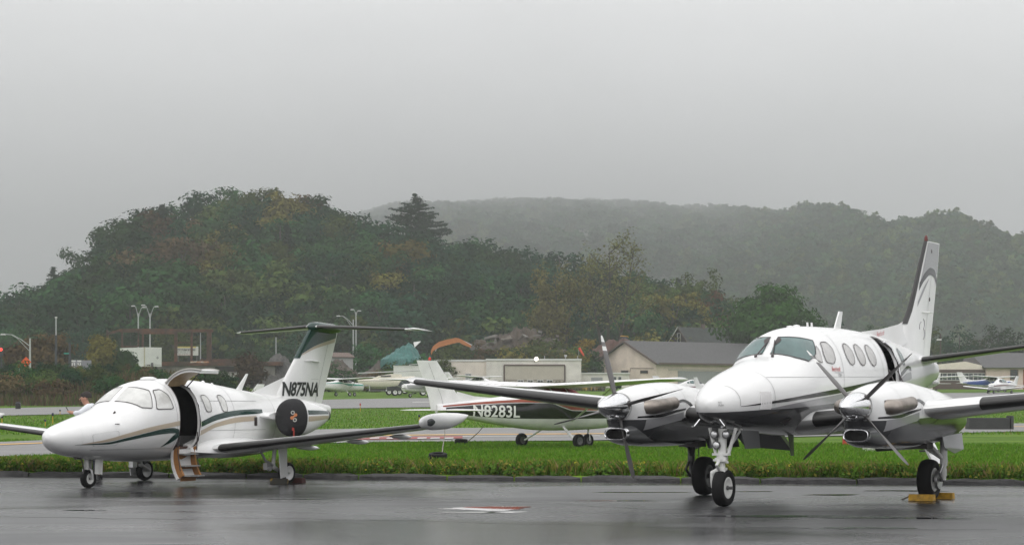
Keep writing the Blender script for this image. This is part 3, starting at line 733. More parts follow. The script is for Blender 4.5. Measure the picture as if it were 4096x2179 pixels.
        tt = T.mesh(.08, 24).build('tip_tank', WHITE, wg, smooth=50)
        T.patch([(2.99, 1.24), (3.12, 1.265), (3.2, 1.2), (3.1, 1.12), (2.99, 1.14)], sg, .006, .4).build('position_light', GLASSD, tt, smooth=50)
        T.patch([(2.99, 1.24), (3.12, 1.265), (3.2, 1.2), (3.1, 1.12), (2.99, 1.14)], -sg, .006, .4).build('position_light', GLASSD, tt, smooth=50)
        for l_ in (1.9, 3.1, 4.1):
            z0 = .675 + (l_ - .85) * .1058; a0 = 2.56 + (l_ - .85) * .172 + (1.85 - (l_ - .85) * .2093)
            MB().lathe([(-.45, .005), (-.3, .035), (0, .05), (.2, .035), (.32, .004)], (a0 - .1, -sg * l_, z0 - .11), (1, 0, -.03), 10).build('flap_track_fairing', WHITE, wg, smooth=50)
        fil = MB(); fil.loft([[(a, -sg * (.45 + .62 * k_ * math.sin(t)), z0 + .42 * (1 - math.cos(t) * 1.0) * 0 + .40 * k_ * math.cos(t)) for t in np.linspace(0, 1.5708, 8)] + [(a, -sg * .4, z0)] for a, z0, k_ in ((2.2, .62, .35), (2.45, .60, .62), (2.8, .585, .8), (3.3, .575, .85), (3.9, .57, .8), (4.4, .60, .6), (4.8, .66, .3))]); fil.build('wing_root_fairing', WHITE, wg, smooth=60)
    # engines under fabric intake covers
    for sg in (1, -1):
        N = Hull([(4.56,1.42,1.09,1.255,.13),(4.58,1.50,1.01,1.255,.19),(4.66,1.58,.925,1.255,.245),(4.80,1.615,.895,1.255,.275),(5.05,1.615,.895,1.255,.285),(5.35,1.575,.95,1.265,.26),(5.65,1.51,1.05,1.28,.20),(5.93,1.42,1.17,1.295,.12),(5.95,1.40,1.19,1.295,.11)], sg * 1.08, 2.1)
        ng = N.mesh(.06, 40).build('engine_nacelle', WHITE, J, smooth=50)
        for sd in (1, -1):
            N.strip([(4.98, 1.405), (5.35, 1.40), (5.88, 1.385)], [(4.98, 1.315), (5.35, 1.32), (5.88, 1.325)], sd, .004).build('dark_green_stripe', GREENP, ng, smooth=60)
            N.strip([(4.98, 1.285), (5.35, 1.29), (5.88, 1.295)], [(4.98, 1.18), (5.35, 1.20), (5.88, 1.235)], sd, .004).build('tan_stripe', TANP, ng, smooth=60)
        MB().lathe([(0, .12), (.05, .118), (.0501, .10), (-.1, .09)], (5.93, -sg * 1.08, 1.295), (1, 0, 0), 24, cap=False).build('exhaust_nozzle', GEARD, ng, smooth=40)
        NC = Hull([(4.515,1.36,1.15,1.255,.09),(4.53,1.46,1.05,1.255,.165),(4.56,1.535,.98,1.255,.215),(4.66,1.60,.908,1.255,.262),(4.80,1.633,.878,1.255,.292),(4.92,1.636,.874,1.255,.30),(4.94,1.63,.88,1.255,.294)], sg * 1.08, 2.1)
        cv = NC.mesh(.05, 40).build('intake_cover', pmat('black_fabric', (.01, .01, .011), .85, bump=.35, bs=7), ng, smooth=60)
        ax = Vector((-.8, -sg * .6, 0))
        if sg == 1:
            for a_, z_ in ((4.56, 1.355), (4.585, 1.215)):
                m = MB(); p = NC.pt(a_, z_, 1, .012); m.lathe([(0, .040), (.006, .040), (.007, .020), (0, .020)], p, ax, 18, cap=False); m.build('emblem_ring', pmat('emblem_grey', (.3, .3, .28), .6), cv)
            for a_, z_ in ((4.545, 1.255), (4.60, 1.31)): MB().lathe([(0, .034), (.006, .034), (.008, .001)], NC.pt(a_, z_, 1, .010), ax, 14).build('emblem', pmat('emblem_orange', (.40, .14, .05), .6), cv)
            m = MB(); m.bar(NC.pt(4.548, 1.262, 1, .014), NC.pt(4.598, 1.305, 1, .014), .034, .008, up=ax); m.build('emblem', pmat('emblem_orange', (.40, .14, .05), .6), cv)
            p = NC.pt(4.60, 1.04, 1, .012)
            m = MB(); m.box((p[0], p[1], p[2]), (.05, .02, .06)); m.box((p[0] + .01, p[1] - .01, p[2] - .16), (.035, .008, .27)); m.build('warning_streamer', pmat('streamer_red', (.30, .03, .02), .7), cv)
        MB().loft([[(a, -sg * l, 1.18 + t), (a, -sg * l, 1.30), (a, -sg * l, 1.42 - t)] + [(a, -sg * (l - .0), 1.30)] for l, a, t in ((.3, 4.35, 0),)] + [], False)
        py = wing([(sg * .35, 4.35, 1.35, 1.30, .13, 0), (sg * .85, 4.35, 1.25, 1.28, .13, 0)]); py.build('pylon', WHITE, ng, smooth=40)
    # landing gear
    ng_ = MB().tube([(-.02, 0, .56), (0, 0, .36)], .032, 12); ng_.tube([(0, 0, .37), (.01, 0, .32)], .045, 12)
    g = ng_.build('nose_gear', GEARW, J, smooth=40)
    m = MB()
    for s_ in (1, -1): m.tube([(0, -s_ * .03, .36), (0, -s_ * .095, .33), (.015, -s_ * .105, .24), (.02, -s_ * .10, .165)], [.02, .024, .024, .026], 8)
    m.build('fork', STEEL, g, smooth=40); MB().tube([(.02, .12, .172), (.02, -.12, .172)], .018, 8).build('axle', STEEL, g)
    m = MB(); m.tube([(-.30, -.02, .60), (-.16, -.01, .50), (-.10, 0, .36), (-.12, 0, .26)], .014, 6); m.box((-.27, 0, .555), (.12, .08, .06)); m.build('drag_brace', FRAME, g)
    MB().box((.16, -.13, .40), (.20, .015, .30), Matrix.Rotation(R(4), 3, 'Y')).build('gear_door', GEARW, g)
    MB().box((.16, .13, .42), (.20, .015, .26)).build('gear_door', GEARW, g)
    wheel(g, (.02, 0, .172), .172, .125, (0, -1, 0), rimr=.5)
    for s_ in (1, -1):
        y = -s_ * 1.75
        m = MB(); m.tube([(3.50, y + s_ * .12, .72), (3.45, y + s_ * .12, .40), (3.46, y + s_ * .12, .30)], [.04, .035, .045], 10); m.tube([(3.45, y + s_ * .12, .32), (3.72, y + s_ * .12, .21)], [.045, .035], 8)
        g = m.build('main_gear', GEARW, J, smooth=40)
        m = MB(); m.tube([(2.95, y + s_ * .10, .70), (3.2, y + s_ * .11, .44)], .022, 8); m.tube([(3.2, y + s_ * .11, .44), (3.43, y + s_ * .12, .36)], .028, 8); m.box((3.24, y + s_ * .11, .34), (.13, .09, .13)); m.lathe([(-.03, .05), (.03, .05)], (3.24, y + s_ * .06, .30), (0, 1, 0), 12)
        m.build('side_brace', STEEL, g, smooth=40)
        MB().prism([(3.32, y - s_ * .11, .68), (3.58, y - s_ * .11, .68), (3.60, y - s_ * .10, .14), (3.40, y - s_ * .10, .11)], (0, s_ * .018, 0)).build('gear_door', WHITE, g)
        wheel(g, (3.72, y, .205), .205, .15, (0, -s_, 0), rim=WHITE, rimr=.62, hub=GEARW)
        MB().tube([(3.72, y + s_ * .14, .205), (3.72, y - s_ * .02, .205)], .02, 8).build('axle', STEEL, g)
    return J
JET = jet()
# ------------------------------------------------------------------ white and grey twin turboprop
def blade_mesh(r=1.145):
    m = MB(); rings = []; cols = []
    prof = [(.10, .05, .05, 62), (.2, .065, .055, 56), (.32, .10, .035, 46), (.5, .145, .022, 38), (.7, .165, .016, 30), (.85, .16, .013, 26), (.93, .155, .011, 24), (1.0, .145, .010, 23), (1.06, .125, .009, 22), (1.11, .09, .008, 22), (1.14, .05, .006, 22), (1.147, .02, .004, 22)]
    fine = [(q, *[np.interp(q, [p[0] for p in prof], [p[j] for p in prof]) for j in (1, 2, 3)]) for q in sorted(set([p[0] for p in prof] + [.90, .97, 1.04]))]
    for q, c, t, tw in fine:
        a = R(min(tw + 64, 118)); ring = []
        for k in range(12):
            th = 2 * math.pi * k / 12; u, v = math.cos(th) * c * .50, math.sin(th) * t / 2
            ring.append((u * math.sin(a) + v * math.cos(a), u * math.cos(a) - v * math.sin(a), q * r / 1.147))
        rings.append(ring)
    m.loft(rings)
    nf = 12
    for i in range(len(m.f)):
        seg = i // nf
        if seg < len(fine) - 1:
            qm = (fine[seg][0] + fine[seg + 1][0]) / 2
            m.m[i] = 1 if (.90 < qm < .97 or qm > 1.04) and (i % nf) < 6 else 0
        else: m.m[i] = 1 if i == len(m.f) - 1 else 0
    return m

def turboprop():
    K = thing('turboprop_airplane', 'white twin-propeller airplane with dark grey belly and chrome spinners', 'airplane', (3.129, 33.21, 0), R(61.13))
    H = Hull([(-.60,1.53,1.49,1.51,.012),(-.57,1.59,1.42,1.51,.10),(-.49,1.66,1.34,1.51,.19),(-.25,1.775,1.25,1.52,.335),(.1,1.905,1.19,1.55,.465),(.5,2.015,1.14,1.59,.565),(.9,2.10,1.11,1.63,.635),(1.3,2.18,1.08,1.68,.685),(1.69,2.29,1.06,1.73,.715),(1.86,2.42,1.05,1.76,.725),(2.03,2.56,1.04,1.79,.735),(2.3,2.675,1.03,1.82,.745),(2.65,2.74,1.025,1.84,.75),(3.3,2.78,1.02,1.86,.755),(4.53,2.79,1.02,1.87,.755),(6.0,2.74,1.12,1.9,.68),(7.5,2.6,1.37,1.98,.47),(9.0,2.44,1.75,2.08,.23),(10.0,2.3,2.0,2.14,.08)])
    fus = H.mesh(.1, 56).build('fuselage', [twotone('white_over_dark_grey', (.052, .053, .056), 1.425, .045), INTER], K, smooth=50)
    door = [(5.33, 2.64), (5.72, 2.63), (5.98, 2.46), (5.95, 1.50), (5.32, 1.48)]
    dp = rounded(door, .2)
    cut_hole(fus, MB().prism([(a, -.2, z) for a, z in dp], (0, -1.2, 0)), .05)
    H.patch(door, 1, .006, .2, inner=1.06).build('door_seal', FRAME, fus, smooth=60)
    MB().tube([H.pt(a, z, 1, .02) for a, z in ((5.8, 2.57), (5.95, 2.46), (6.0, 2.2), (6.0, 1.9), (5.98, 1.6))], .022, 6).build('door_frame_trim', CHROME, fus, smooth=60)
    MB().box((5.75, .1, 2.0), (.1, .7, .8)).build('cabin_seat', pmat('seat_leather', (.045, .02, .015), .6), fus)
    dr = MB(); dr.loft([[(5.36, y, z), (5.92, y, z), (5.92, y - .05, z - .02), (5.36, y - .05, z - .02)] for y, z in ((-.70, 1.46), (-1.02, 1.22), (-1.28, .88), (-1.45, .55))]); ds = dr.build('airstair_door', WHITE, K, smooth=30)
    for k in range(3): MB().box((5.64, -.93 - k * .2, 1.26 - k * .26), (.5, .2, .03)).build('tread', GEARD, ds)
    for a_ in (5.38, 5.92): MB().tube([H.pt(a_, 2.1, 1, .0), (a_, -1.2, 1.02)], .012, 6).build('handrail_cable', FRAME, ds)
    # two-tone paint: dark belly, grey band, black cheat line
    for sd in (1, -1):
        H.strip([(.45, 1.452), (1.2, 1.535), (1.75, 1.585), (2.85, 1.675), (3.92, 1.765), (5.0, 1.86), (5.3, 1.885)], [(.45, 1.445), (1.12, 1.46), (1.76, 1.49), (2.6, 1.53), (3.92, 1.60), (5.0, 1.69), (5.3, 1.715)], sd, .0045).build('grey_stripe', GREYP, fus, smooth=60)
        H.strip([(-.17, 1.492), (.49, 1.562), (1.66, 1.672), (2.81, 1.765), (3.92, 1.855), (5.0, 1.955), (5.3, 1.98)], [(-.17, 1.488), (.5, 1.53), (1.67, 1.615), (2.83, 1.69), (3.92, 1.78), (5.0, 1.88), (5.3, 1.905)], sd, .006).build('black_stripe', BLACKP, fus, smooth=60)
        H.strip([(6.05, 2.04), (6.4, 2.13), (6.8, 2.19), (7.05, 2.17)], [(6.05, 1.97), (6.4, 2.06), (6.8, 2.13), (7.05, 2.10)], sd, .006).build('black_stripe', BLACKP, fus, smooth=60)
        H.strip([(6.2, 1.98), (6.6, 2.06), (7.02, 2.09)], [(6.2, 1.90), (6.6, 1.93), (7.05, 1.97)], sd, .005).build('grey_stripe', GREYP, fus, smooth=60)
    # windscreen: two big panes, then side and cabin windows with blinds down
    ws = [(1.70, 2.30), (2.045, 2.58), (2.20, 2.56), (2.41, 2.52), (2.20, 2.30), (1.92, 2.18), (1.77, 2.235)]
    for sd in (1, -1):
        wp = H.window(ws, GLASST, fus, 'windshield_pane', sd, .94, FRAME, .06, .008)
        for a_, z_ in ((1.74, 2.245),):
            p0 = H.pt(1.64, 2.262, sd, .025); p1 = H.pt(1.95, 2.47, sd, .03)
            MB().tube([(p0[0], -sd * .14, p0[2] - .01), (p1[0] + .01, -sd * .05, p1[2] + .03)], .010, 6).build('wiper', FRAME, wp)
            MB().lathe([(-.02, .03), (.03, .02)], (p0[0], -sd * .14, p0[2] - .02), (-.4, 0, 1), 8).build('wiper_pivot', FRAME, wp)
        H.window([(2.36, 2.44), (2.38, 2.36), (2.30, 2.16), (2.13, 2.20), (2.12, 2.26)], SHADEK, fus, 'quarter_window', sd, .92, FRAME, .12)
        H.window([(2.58, 2.50), (2.82, 2.51), (2.92, 2.40), (2.86, 2.22), (2.74, 2.15), (2.46, 2.17), (2.44, 2.30)], SHADEK, fus, 'cockpit_side_window', sd, .94, FRAME, .25)
    for k, a0 in enumerate((3.56, 4.06, 4.58)):
        for sd in (1, -1): H.window([(a0 - .19 + .19 * math.cos(t) * 1.0 + .19, 2.325 + .18 * math.sin(t)) for t in np.linspace(0, 2 * math.pi, 17)[:-1]], SHADEK, fus, 'cabin_window', sd, .93, FRAME, .3)
    H.window([(6.46 + .14 * math.cos(t), 2.34 + .15 * math.sin(t)) for t in np.linspace(0, 2 * math.pi, 17)[:-1]], GLASST, fus, 'cabin_window', 1, .92, FRAME, .3)
    # nose details
    m = MB()
    for k in range(7):
        a_ = .26 + k * .04; m.loft([[H.pt(a_, z, 1, .003), H.pt(a_ + .012, z, 1, .022), H.pt(a_ + .026, z, 1, .003)] for z in np.linspace(1.45, 1.71, 8)], False, closed=False)
    m.build('louvre_vent', OLDWHITE, fus, smooth=30)
    H.patch([(1.0, 1.275), (1.30, 1.33), (1.36, 1.20)], 1, .008, .05).build('air_inlet', FRAME, fus)
    for a_ in (-.18, .62, 3.12, 5.05, 6.85, 7.9):
        zs = np.linspace(1.5, H.ev(a_)[0] - .005, 16); m = MB(); m.loft([[H.pt(a_, z, 1, .003), H.pt(a_ + .010, z, 1, .003)] for z in zs], False, closed=False); m.build('panel_seam', LINEP, fus)
    m = MB(); m.loft([[H.pt(a, 1.93 + (a - 1.2) * .012, 1, .003), H.pt(a, 1.936 + (a - 1.2) * .012, 1, .003)] for a in np.linspace(.65, 5.2, 30)], False, closed=False)
    m.build('panel_seam', LINEP, fus)
    red = pmat('script_red', (.40, .03, .03), .5); gs = pmat('script_grey', (.15, .15, .16), .5)
    text_mesh('Beechcraft', .105, lambda x, y: H.pt(2.62 + x * .9, 2.045 + y, 1, .007), 'script_lettering', red, fus, .9, .2, .05)
    text_mesh('C90A', .065, lambda x, y: H.pt(2.86 + x, 1.965 + y, 1, .007), 'script_lettering', gs, fus, 1, .3, .05)
    H.strip([(2.74, 2.025), (3.1, 2.03)], [(2.74, 2.018), (3.1, 2.024)], 1, .006, 8, 1).build('script_underline', gs, fus)
    text_mesh('NO\nPUSH', .05, lambda x, y: H.pt(-.52 + x * .55, 1.535 + y * .8, 1, .006), 'warning_lettering', gs, fus, 1, 0, .04)
    MB().tube([(-.46, .16, 1.30), (-.52, .22, 1.20), (-.60, .22, 1.195)], .011, 6).build('pitot_tube', CHROME, fus)
    MB().tube([(-.46, -.16, 1.30), (-.46, -.24, 1.20), (-.58, -.24, 1.19)], .011, 6).build('pitot_tube', CHROME, fus)
    for a_, h_ in ((3.43, .07), (3.62, .07)): MB().loft([[(a_, -.008, z), (a_ + .06 * s_, -.008, z), (a_ + .06 * s_, .008, z), (a_, .008, z)] for z, s_ in ((2.76, 1.2), (2.78 + h_, .7))]).build('antenna', WHITE, K)
    MB().loft([[(a0, -.012, z), (a0 + c, -.006, z), (a0 + c, .006, z), (a0, .012, z)] for a0, c, z in ((4.66, .30, 2.77), (4.90, .16, 3.08))]).build('blade_antenna', WHITE, K)
    for a_ in (2.7, 2.98): MB().lathe([(0, .06), (.03, .055), (.04, .01)], (a_, 0, H.ev(a_)[0] - .01), (0, 0, 1), 12).build('antenna_button', WHITE, K, smooth=40)
    MB().loft([[(a0, -.006, z), (a0 + c, -.006, z), (a0 + c, .006, z), (a0, .006, z)] for a0, c, z in ((2.62, .22, 1.04), (2.74, .12, .70))]).build('belly_antenna', DGREYP, K)
    # fin with dorsal, boot and arch bands
    FS = [(2.20, 8.0, 1.62, 0, .09, 0), (2.53, 8.05, 1.65, 0, .09, 0), (2.97, 8.12, 1.70, 0, .085, 0), (3.22, 8.42, 1.48, 0, .085, 0), (3.59, 8.71, 1.30, 0, .085, 0), (4.1, 9.06, 1.10, 0, .085, 0), (4.55, 9.39, .87, 0, .085, 0)]
    fin = wing(FS, vert=True).build('tail_fin', WHITE, K, smooth=40); F = FinSurf(FS)
    MB().loft([[(a, -t, z - .4), (a, 0, z), (a, t, z - .4)] for a, z, t in ((6.0, 2.77, .03), (7.0, 2.845, .04), (7.9, 2.955, .055), (8.3, 3.05, .065), (8.7, 3.1, .07))]).build('dorsal_fillet', WHITE, fin, smooth=30)
    boot([(z, a, c, 0, t, 0) for z, a, c, y, t, i in FS if z > 2.9], .075, .008, vert=True).build('deice_boot', BOOT, fin, smooth=60)
    for sd in (1, -1):
        F.strip([(9.50, 4.53), (9.85, 4.53), (10.2, 4.53)], [(8.97, 3.72), (9.55, 4.02), (10.10, 3.95)], sd, .005, 24, 10).build('grey_band', GREYP, fin, smooth=60)
        F.strip([(8.97, 3.76), (9.25, 3.95), (9.6, 4.06), (9.85, 4.04), (10.10, 3.86)], [(8.9, 3.60), (9.2, 3.80), (9.6, 3.925), (9.85, 3.90), (10.08, 3.74)], sd, .0065, 30, 3).build('black_band', BLACKP, fin, smooth=60)
        F.strip([(8.82, 3.40), (9.2, 3.70), (9.5, 3.86)], [(8.78, 3.30), (9.2, 3.62), (9.5, 3.85)], sd, .005, 12, 2).build('grey_stripe', GREYP, fin, smooth=60)
    m = MB(); m.loft([[F.pt(a0, z, 1, .004), F.pt(a0 + .014, z, 1, .004)] for a0, z in [(9.18 + (z_ - 2.5) * .33, z_) for z_ in np.linspace(2.4, 4.5, 20)]], False, closed=False); m.build('rudder_joint', LINEP, fin)
    for a_, z_ in ((9.66, 4.37), (9.55, 3.47)): MB().box(F.pt(a_, z_, 1, .006), (.05, .01, .05), Matrix.Rotation(R(45), 3, 'Y')).build('inspection_port', FRAME, fin)
    for sd in (1, -1): MB().tube([(9.0, -sd * .05, 3.22), (9.3, -sd * .11, 3.22), (9.62, -sd * .08, 3.215)], [.008, .02, .006], 6).build('static_fairing', WHITE, fin)
    text_mesh('Beechcraft', .12, lambda x, y: (6.62 + x * .85, -.052 - .0 , 2.70 + y + x * .1), 'script_lettering', red, fin, .9, .2, .06)
    for (cx, cz, r1, a0, a1) in ((9.12, 3.0, .09, -60, 90), (9.12, 2.82, .10, -90, 75), (8.98, 2.93, .10, 80, 200)):
        pts = [(cx + r1 * math.cos(R(t)), cz + r1 * math.sin(R(t))) for t in np.linspace(a0, a1, 14)]
        m = MB(); m.tube([F.pt(a, z, 1, .006) for a, z in pts], .007, 5); m.build('emblem', GREYP, fin)
    MB().lathe([(0, .035), (.06, .035), (.10, .02), (.115, .002)], (9.47, 0, 4.55), (0, 0, 1), 12).build('beacon', REDLAMP, fin, smooth=50)
    # tailplane
    for sg in (1, -1):
        tp = wing([(sg * .1, 8.2, 1.42, 2.30, .10, 0), (sg * .3, 8.25, 1.38, 2.325, .10, 0), (sg * 2.63, 8.72, .80, 2.62, .09, 0)]).build('tailplane', WHITE, K, smooth=40)
        boot([(sg * .32, 8.25, 1.37, 2.328, .10, 0), (sg * 2.58, 8.71, .81, 2.614, .09, 0)], .06, .008).build('deice_boot', BOOT, tp, smooth=60)
    # wings
    for sg in (1, -1):
        W = [(sg * .3, 1.75, 2.75, 1.24, .15, 3), (sg * 1.5, 1.95, 2.45, 1.36, .15, 3), (sg * 2.40, 2.12, 2.12, 1.45, .155, 3), (sg * 7.30, 3.10, 1.10, 1.915, .12, 1), (sg * 7.42, 3.18, .95, 1.927, .10, 1), (sg * 7.52, 3.40, .6, 1.94, .06, 1)]
        wg = wing(W).build('wing', WHITE, K, smooth=40)
        f_ = lambda l: (sg * l, 2.12 + (l - 2.4) * .2, 2.12 - (l - 2.4) * .208, 1.45 + (l - 2.4) * .0949, .155 - (l - 2.4) * .0071, 3 - (l - 2.4) * .41)
        boot([f_(3.22), f_(7.26)], .075, .009).build('deice_boot', BOOT, wg, smooth=60)
        boot([(sg * .72, 1.82, 2.65, 1.282, .15, 3), (sg * 1.48, 1.945, 2.46, 1.358, .15, 3)], .06, .008).build('deice_boot', BOOT, wg, smooth=60)
        MB().loft([[(3.14, -sg * 7.36, 1.93), (3.6, -sg * 7.36, 1.99), (4.1, -sg * 7.36, 1.92), (3.6, -sg * 7.36, 1.88)], [(3.35, -sg * 7.62, 1.97), (3.7, -sg * 7.62, 2.01), (4.15, -sg * 7.62, 1.96), (3.7, -sg * 7.62, 1.93)]]).build('tip_cap', WHITE, wg, smooth=40)
        MB().prism([(4.05, -sg * .75, 1.05), (4.15, -sg * .75, 1.10), (4.72, -sg * .75, .78), (4.65, -sg * .75, .74)], (0, -sg * .85, .06)).build('flap', DGREYP, wg)
    # nacelles, props, exhausts
    bl = blade_mesh()
    PGREY = pmat('propeller_grey', (.115, .11, .108), .4, var=.1); PWHITE = pmat('propeller_tip_white', (.72, .72, .70), .4)
    bmesh_ = None
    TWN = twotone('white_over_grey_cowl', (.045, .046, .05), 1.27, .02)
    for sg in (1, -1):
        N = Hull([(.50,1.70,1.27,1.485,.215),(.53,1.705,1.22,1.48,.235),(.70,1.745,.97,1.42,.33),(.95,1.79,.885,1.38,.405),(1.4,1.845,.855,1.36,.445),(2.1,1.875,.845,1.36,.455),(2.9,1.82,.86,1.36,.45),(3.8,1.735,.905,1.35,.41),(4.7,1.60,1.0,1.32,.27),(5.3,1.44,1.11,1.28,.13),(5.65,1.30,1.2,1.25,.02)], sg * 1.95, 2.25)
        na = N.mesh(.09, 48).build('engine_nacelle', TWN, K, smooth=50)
        for sd in (1, -1):
            N.strip([(.60, 1.335), (1.0, 1.36), (1.6, 1.43), (2.0, 1.46)], [(.60, 1.31), (1.0, 1.315), (1.6, 1.39), (2.0, 1.44)], sd, .006, 20, 2).build('black_stripe', BLACKP, na, smooth=60)
            N.strip([(.75, 1.29), (1.2, 1.325), (1.9, 1.40)], [(.75, 1.12), (1.2, 1.20), (1.9, 1.28)], sd, .005, 20, 4).build('grey_stripe', GREYP, na, smooth=60)
            # swirl behind the exhaust
            N.strip([(1.72, 1.57), (1.95, 1.60), (2.2, 1.55), (2.35, 1.42)], [(1.72, 1.53), (1.95, 1.56), (2.15, 1.50), (2.25, 1.42)], sd, .006, 14, 2).build('black_stripe', BLACKP, na, smooth=60)
            N.strip([(1.85, 1.30), (2.1, 1.23), (2.5, 1.22), (2.95, 1.33)], [(1.85, 1.27), (2.1, 1.19), (2.5, 1.17), (2.95, 1.27)], sd, .0065, 16, 2).build('black_stripe', BLACKP, na, smooth=60)
            N.patch([(1.0, 1.46), (1.12, 1.46), (1.12, 1.40), (1.0, 1.40)], sd, .006, .05).build('vent_port', FRAME, na)
        m = MB()
        for a_ in (1.25, 2.05, 2.75):
            r_ = N.ring(a_, 48); c_ = (-sg * 1.95)
            m.loft([[(a_ + d_, c_ + (y - c_) * 1.004, 1.36 + (z - 1.36) * 1.004) for a, y, z in r_[:25]] for d_ in (0, .008)], False, closed=False)
        m.build('cowl_seam', LINEP, na)
        # chin scoop with polished lip
        def stad(a, z, hw, hh, n=24):
            o_ = []
            for k in range(n):
                t = 2 * math.pi * k / n; c, s_ = math.cos(t), math.sin(t)
                o_.append((a, -(sg * 1.95 + math.copysign(abs(c) ** .55, c) * hw), z + math.copysign(abs(s_) ** .75, s_) * hh))
            return o_
        sc = MB(); sc.loft([stad(.40, 1.065, .205, .098), stad(.55, 1.06, .235, .14), stad(.85, 1.06, .29, .185), stad(1.5, 1.08, .30, .19)], False); sc.build('intake_scoop', DGREYP, na, smooth=50)
        sc = MB(); sc.loft([stad(.62, 1.065, .16, .062), stad(.42, 1.065, .165, .068), stad(.375, 1.065, .178, .078), stad(.365, 1.065, .19, .088), stad(.375, 1.065, .20, .097), stad(.42, 1.065, .212, .106)], False); sc.build('intake_lip', CHROME, na, smooth=60)
        sc = MB(); sc.loft([stad(.60, 1.065, .161, .063), stad(.605, 1.065, .02, .01)], False); sc.build('intake_duct', INTER, na)
        for sd in (1, -1):
            y0 = -(sg * 1.95 + sd * .30)
            pts = [(.78, y0 + sd * .06, 1.475), (.82, y0 - sd * .05, 1.478), (.90, y0 - sd * .115, 1.485), (1.02, y0 - sd * .145, 1.497), (1.2, y0 - sd * .165, 1.515), (1.5, y0 - sd * .17, 1.54)]
            ex = MB().tube(pts, [.10, .115, .112, .105, .10, .10], 16).build('exhaust_stack', EXH, na, smooth=50)
            MB().lathe([(0, .085), (.02, .085)], pts[-1], (1, -sd * .02, .08), 14).build('exhaust_mouth', INTER, ex)
            N.patch([(.72, 1.575), (.80, 1.585), (.93, 1.50), (.93, 1.45), (.80, 1.37), (.72, 1.38)], sd, .004, .3).build('exhaust_collar', FRAME, na, smooth=60)
        pr = MB().lathe([(-.62, .004), (-.60, .03), (-.55, .065), (-.45, .115), (-.30, .165), (-.12, .20), (0, .212), (.09, .215), (.10, .20)], (.43, -sg * 1.95, 1.48), (1, 0, 0), 36)
        pr = pr.build('propeller', CHROME, K, smooth=60); pr.data.name = 'spinner'
        b0 = 14 if sg == -1 else 43
        for q in range(4):
            o = bl.build('blade', [PGREY, PWHITE], pr, smooth=50) if bmesh_ is None else bpy.data.objects.new('blade', bmesh_)
            if bmesh_ is None: bmesh_ = o.data
            else: COL.objects.link(o); o.parent = pr
            o.location = (.44, -sg * 1.95, 1.48); o.rotation_euler = (R(b0 + 90 * q) * -1, 0, 0)
        for q in range(4):
            t = R(b0 + 90 * q); MB().lathe([(.16, .055), (.217, .05)], (.44, -sg * 1.95, 1.48), (0, math.sin(t), math.cos(t)), 12).build('blade_root_seal', FRAME, pr, smooth=40)
    # nose gear
    g = MB(); g.tube([(.02, 0, 1.16), (.0, 0, .75)], .065, 14); g.tube([(0, 0, .78), (0, 0, .70)], .085, 14); g.tube([(0, 0, .72), (.01, 0, .54)], .042, 12)
    for s_ in (1, -1): g.tube([(.02, s_ * .21, 1.17), (0, s_ * .10, .78)], .026, 8); g.tube([(.35, s_ * .16, 1.15), (.03, s_ * .06, .82)], .02, 8)
    ng = g.build('nose_gear', GEARW, K, smooth=40)
    m = MB(); m.box((-.03, 0, .78), (.09, .26, .035)); m.box((-.04, 0, .70), (.07, .18, .05)); m.tube([(-.03, .02, .72), (-.16, .02, .62), (-.03, .02, .52)], .026, 8); m.box((-.02, 0, .53), (.10, .14, .10)); m.tube([(-.03, .13, .69), (-.03, -.11, .66)], .018, 6)
    m.build('torque_link', GEARW, ng, smooth=40)
    m = MB(); m.tube([(0, .05, .55), (.0, .15, .50), (.03, .165, .38), (.05, .16, .28)], [.04, .045, .04, .04], 10); m.build('fork', GEARW, ng, smooth=50)
    MB().tube([(.05, .17, .28), (.05, -.14, .28)], .025, 10).build('axle', GEARD, ng)
    for y, z in ((.095, 1.075), (-.095, 1.075), (.06, .915)):
        lp = MB().lathe([(-.0, .058), (.03, .058), (.06, .03), (.065, .002)], (-.09, y, z), (1, 0, 0), 18).build('landing_lamp', CHROME, ng, smooth=40)
        MB().lathe([(0, .054), (.012, .045), (.016, .002)], (-.088, y, z), (-1, 0, 0), 18).build('lens', pmat('lamp_lens', (.6, .6, .6), .05, .6), lp, smooth=60)
        MB().lathe([(-.008, .054), (.006, .064), (.02, .064)], (-.092, y, z), (1, 0, 0), 18, cap=False).build('lamp_ring', GEARD, lp)
    for s_ in (1, -1): MB().prism([(.12, s_ * .24, 1.14), (.75, s_ * .26, 1.12), (.72, s_ * .30, .86), (.2, s_ * .28, .86)], (0, s_ * .014, 0)).build('gear_door', DGREYP, ng)
    wheel(ng, (.05, 0, .28), .28, .19, (0, -1, 0), rimr=.5)
    # main gear
    for s_ in (1, -1):
        y = -s_ * 1.95
        g = MB(); g.tube([(3.74, y - s_ * .24, 1.0), (3.74, y - s_ * .24, .55)], .06, 12); g.tube([(3.74, y - s_ * .24, .56), (3.74, y - s_ * .24, .32)], .042, 12); g.tube([(3.2, y - s_ * .10, .98), (3.70, y - s_ * .22, .68)], .032, 8); g.tube([(3.2, y + s_ * .08, .98), (3.70, y - s_ * .20, .68)], .032, 8)
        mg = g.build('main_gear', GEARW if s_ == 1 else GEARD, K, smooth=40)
        m = MB(); m.tube([(3.66, y - s_ * .24, .56), (3.52, y - s_ * .24, .44), (3.68, y - s_ * .24, .32)], .024, 8); m.lathe([(0, .15), (.05, .15)], (3.74, y - s_ * .13, .325), (0, -s_, 0), 18); m.box((3.80, y - s_ * .22, .44), (.10, .08, .12)); m.tube([(3.95, y - s_ * .2, .95), (4.0, y - s_ * .22, .6), (3.82, y - s_ * .24, .5)], .010, 5)
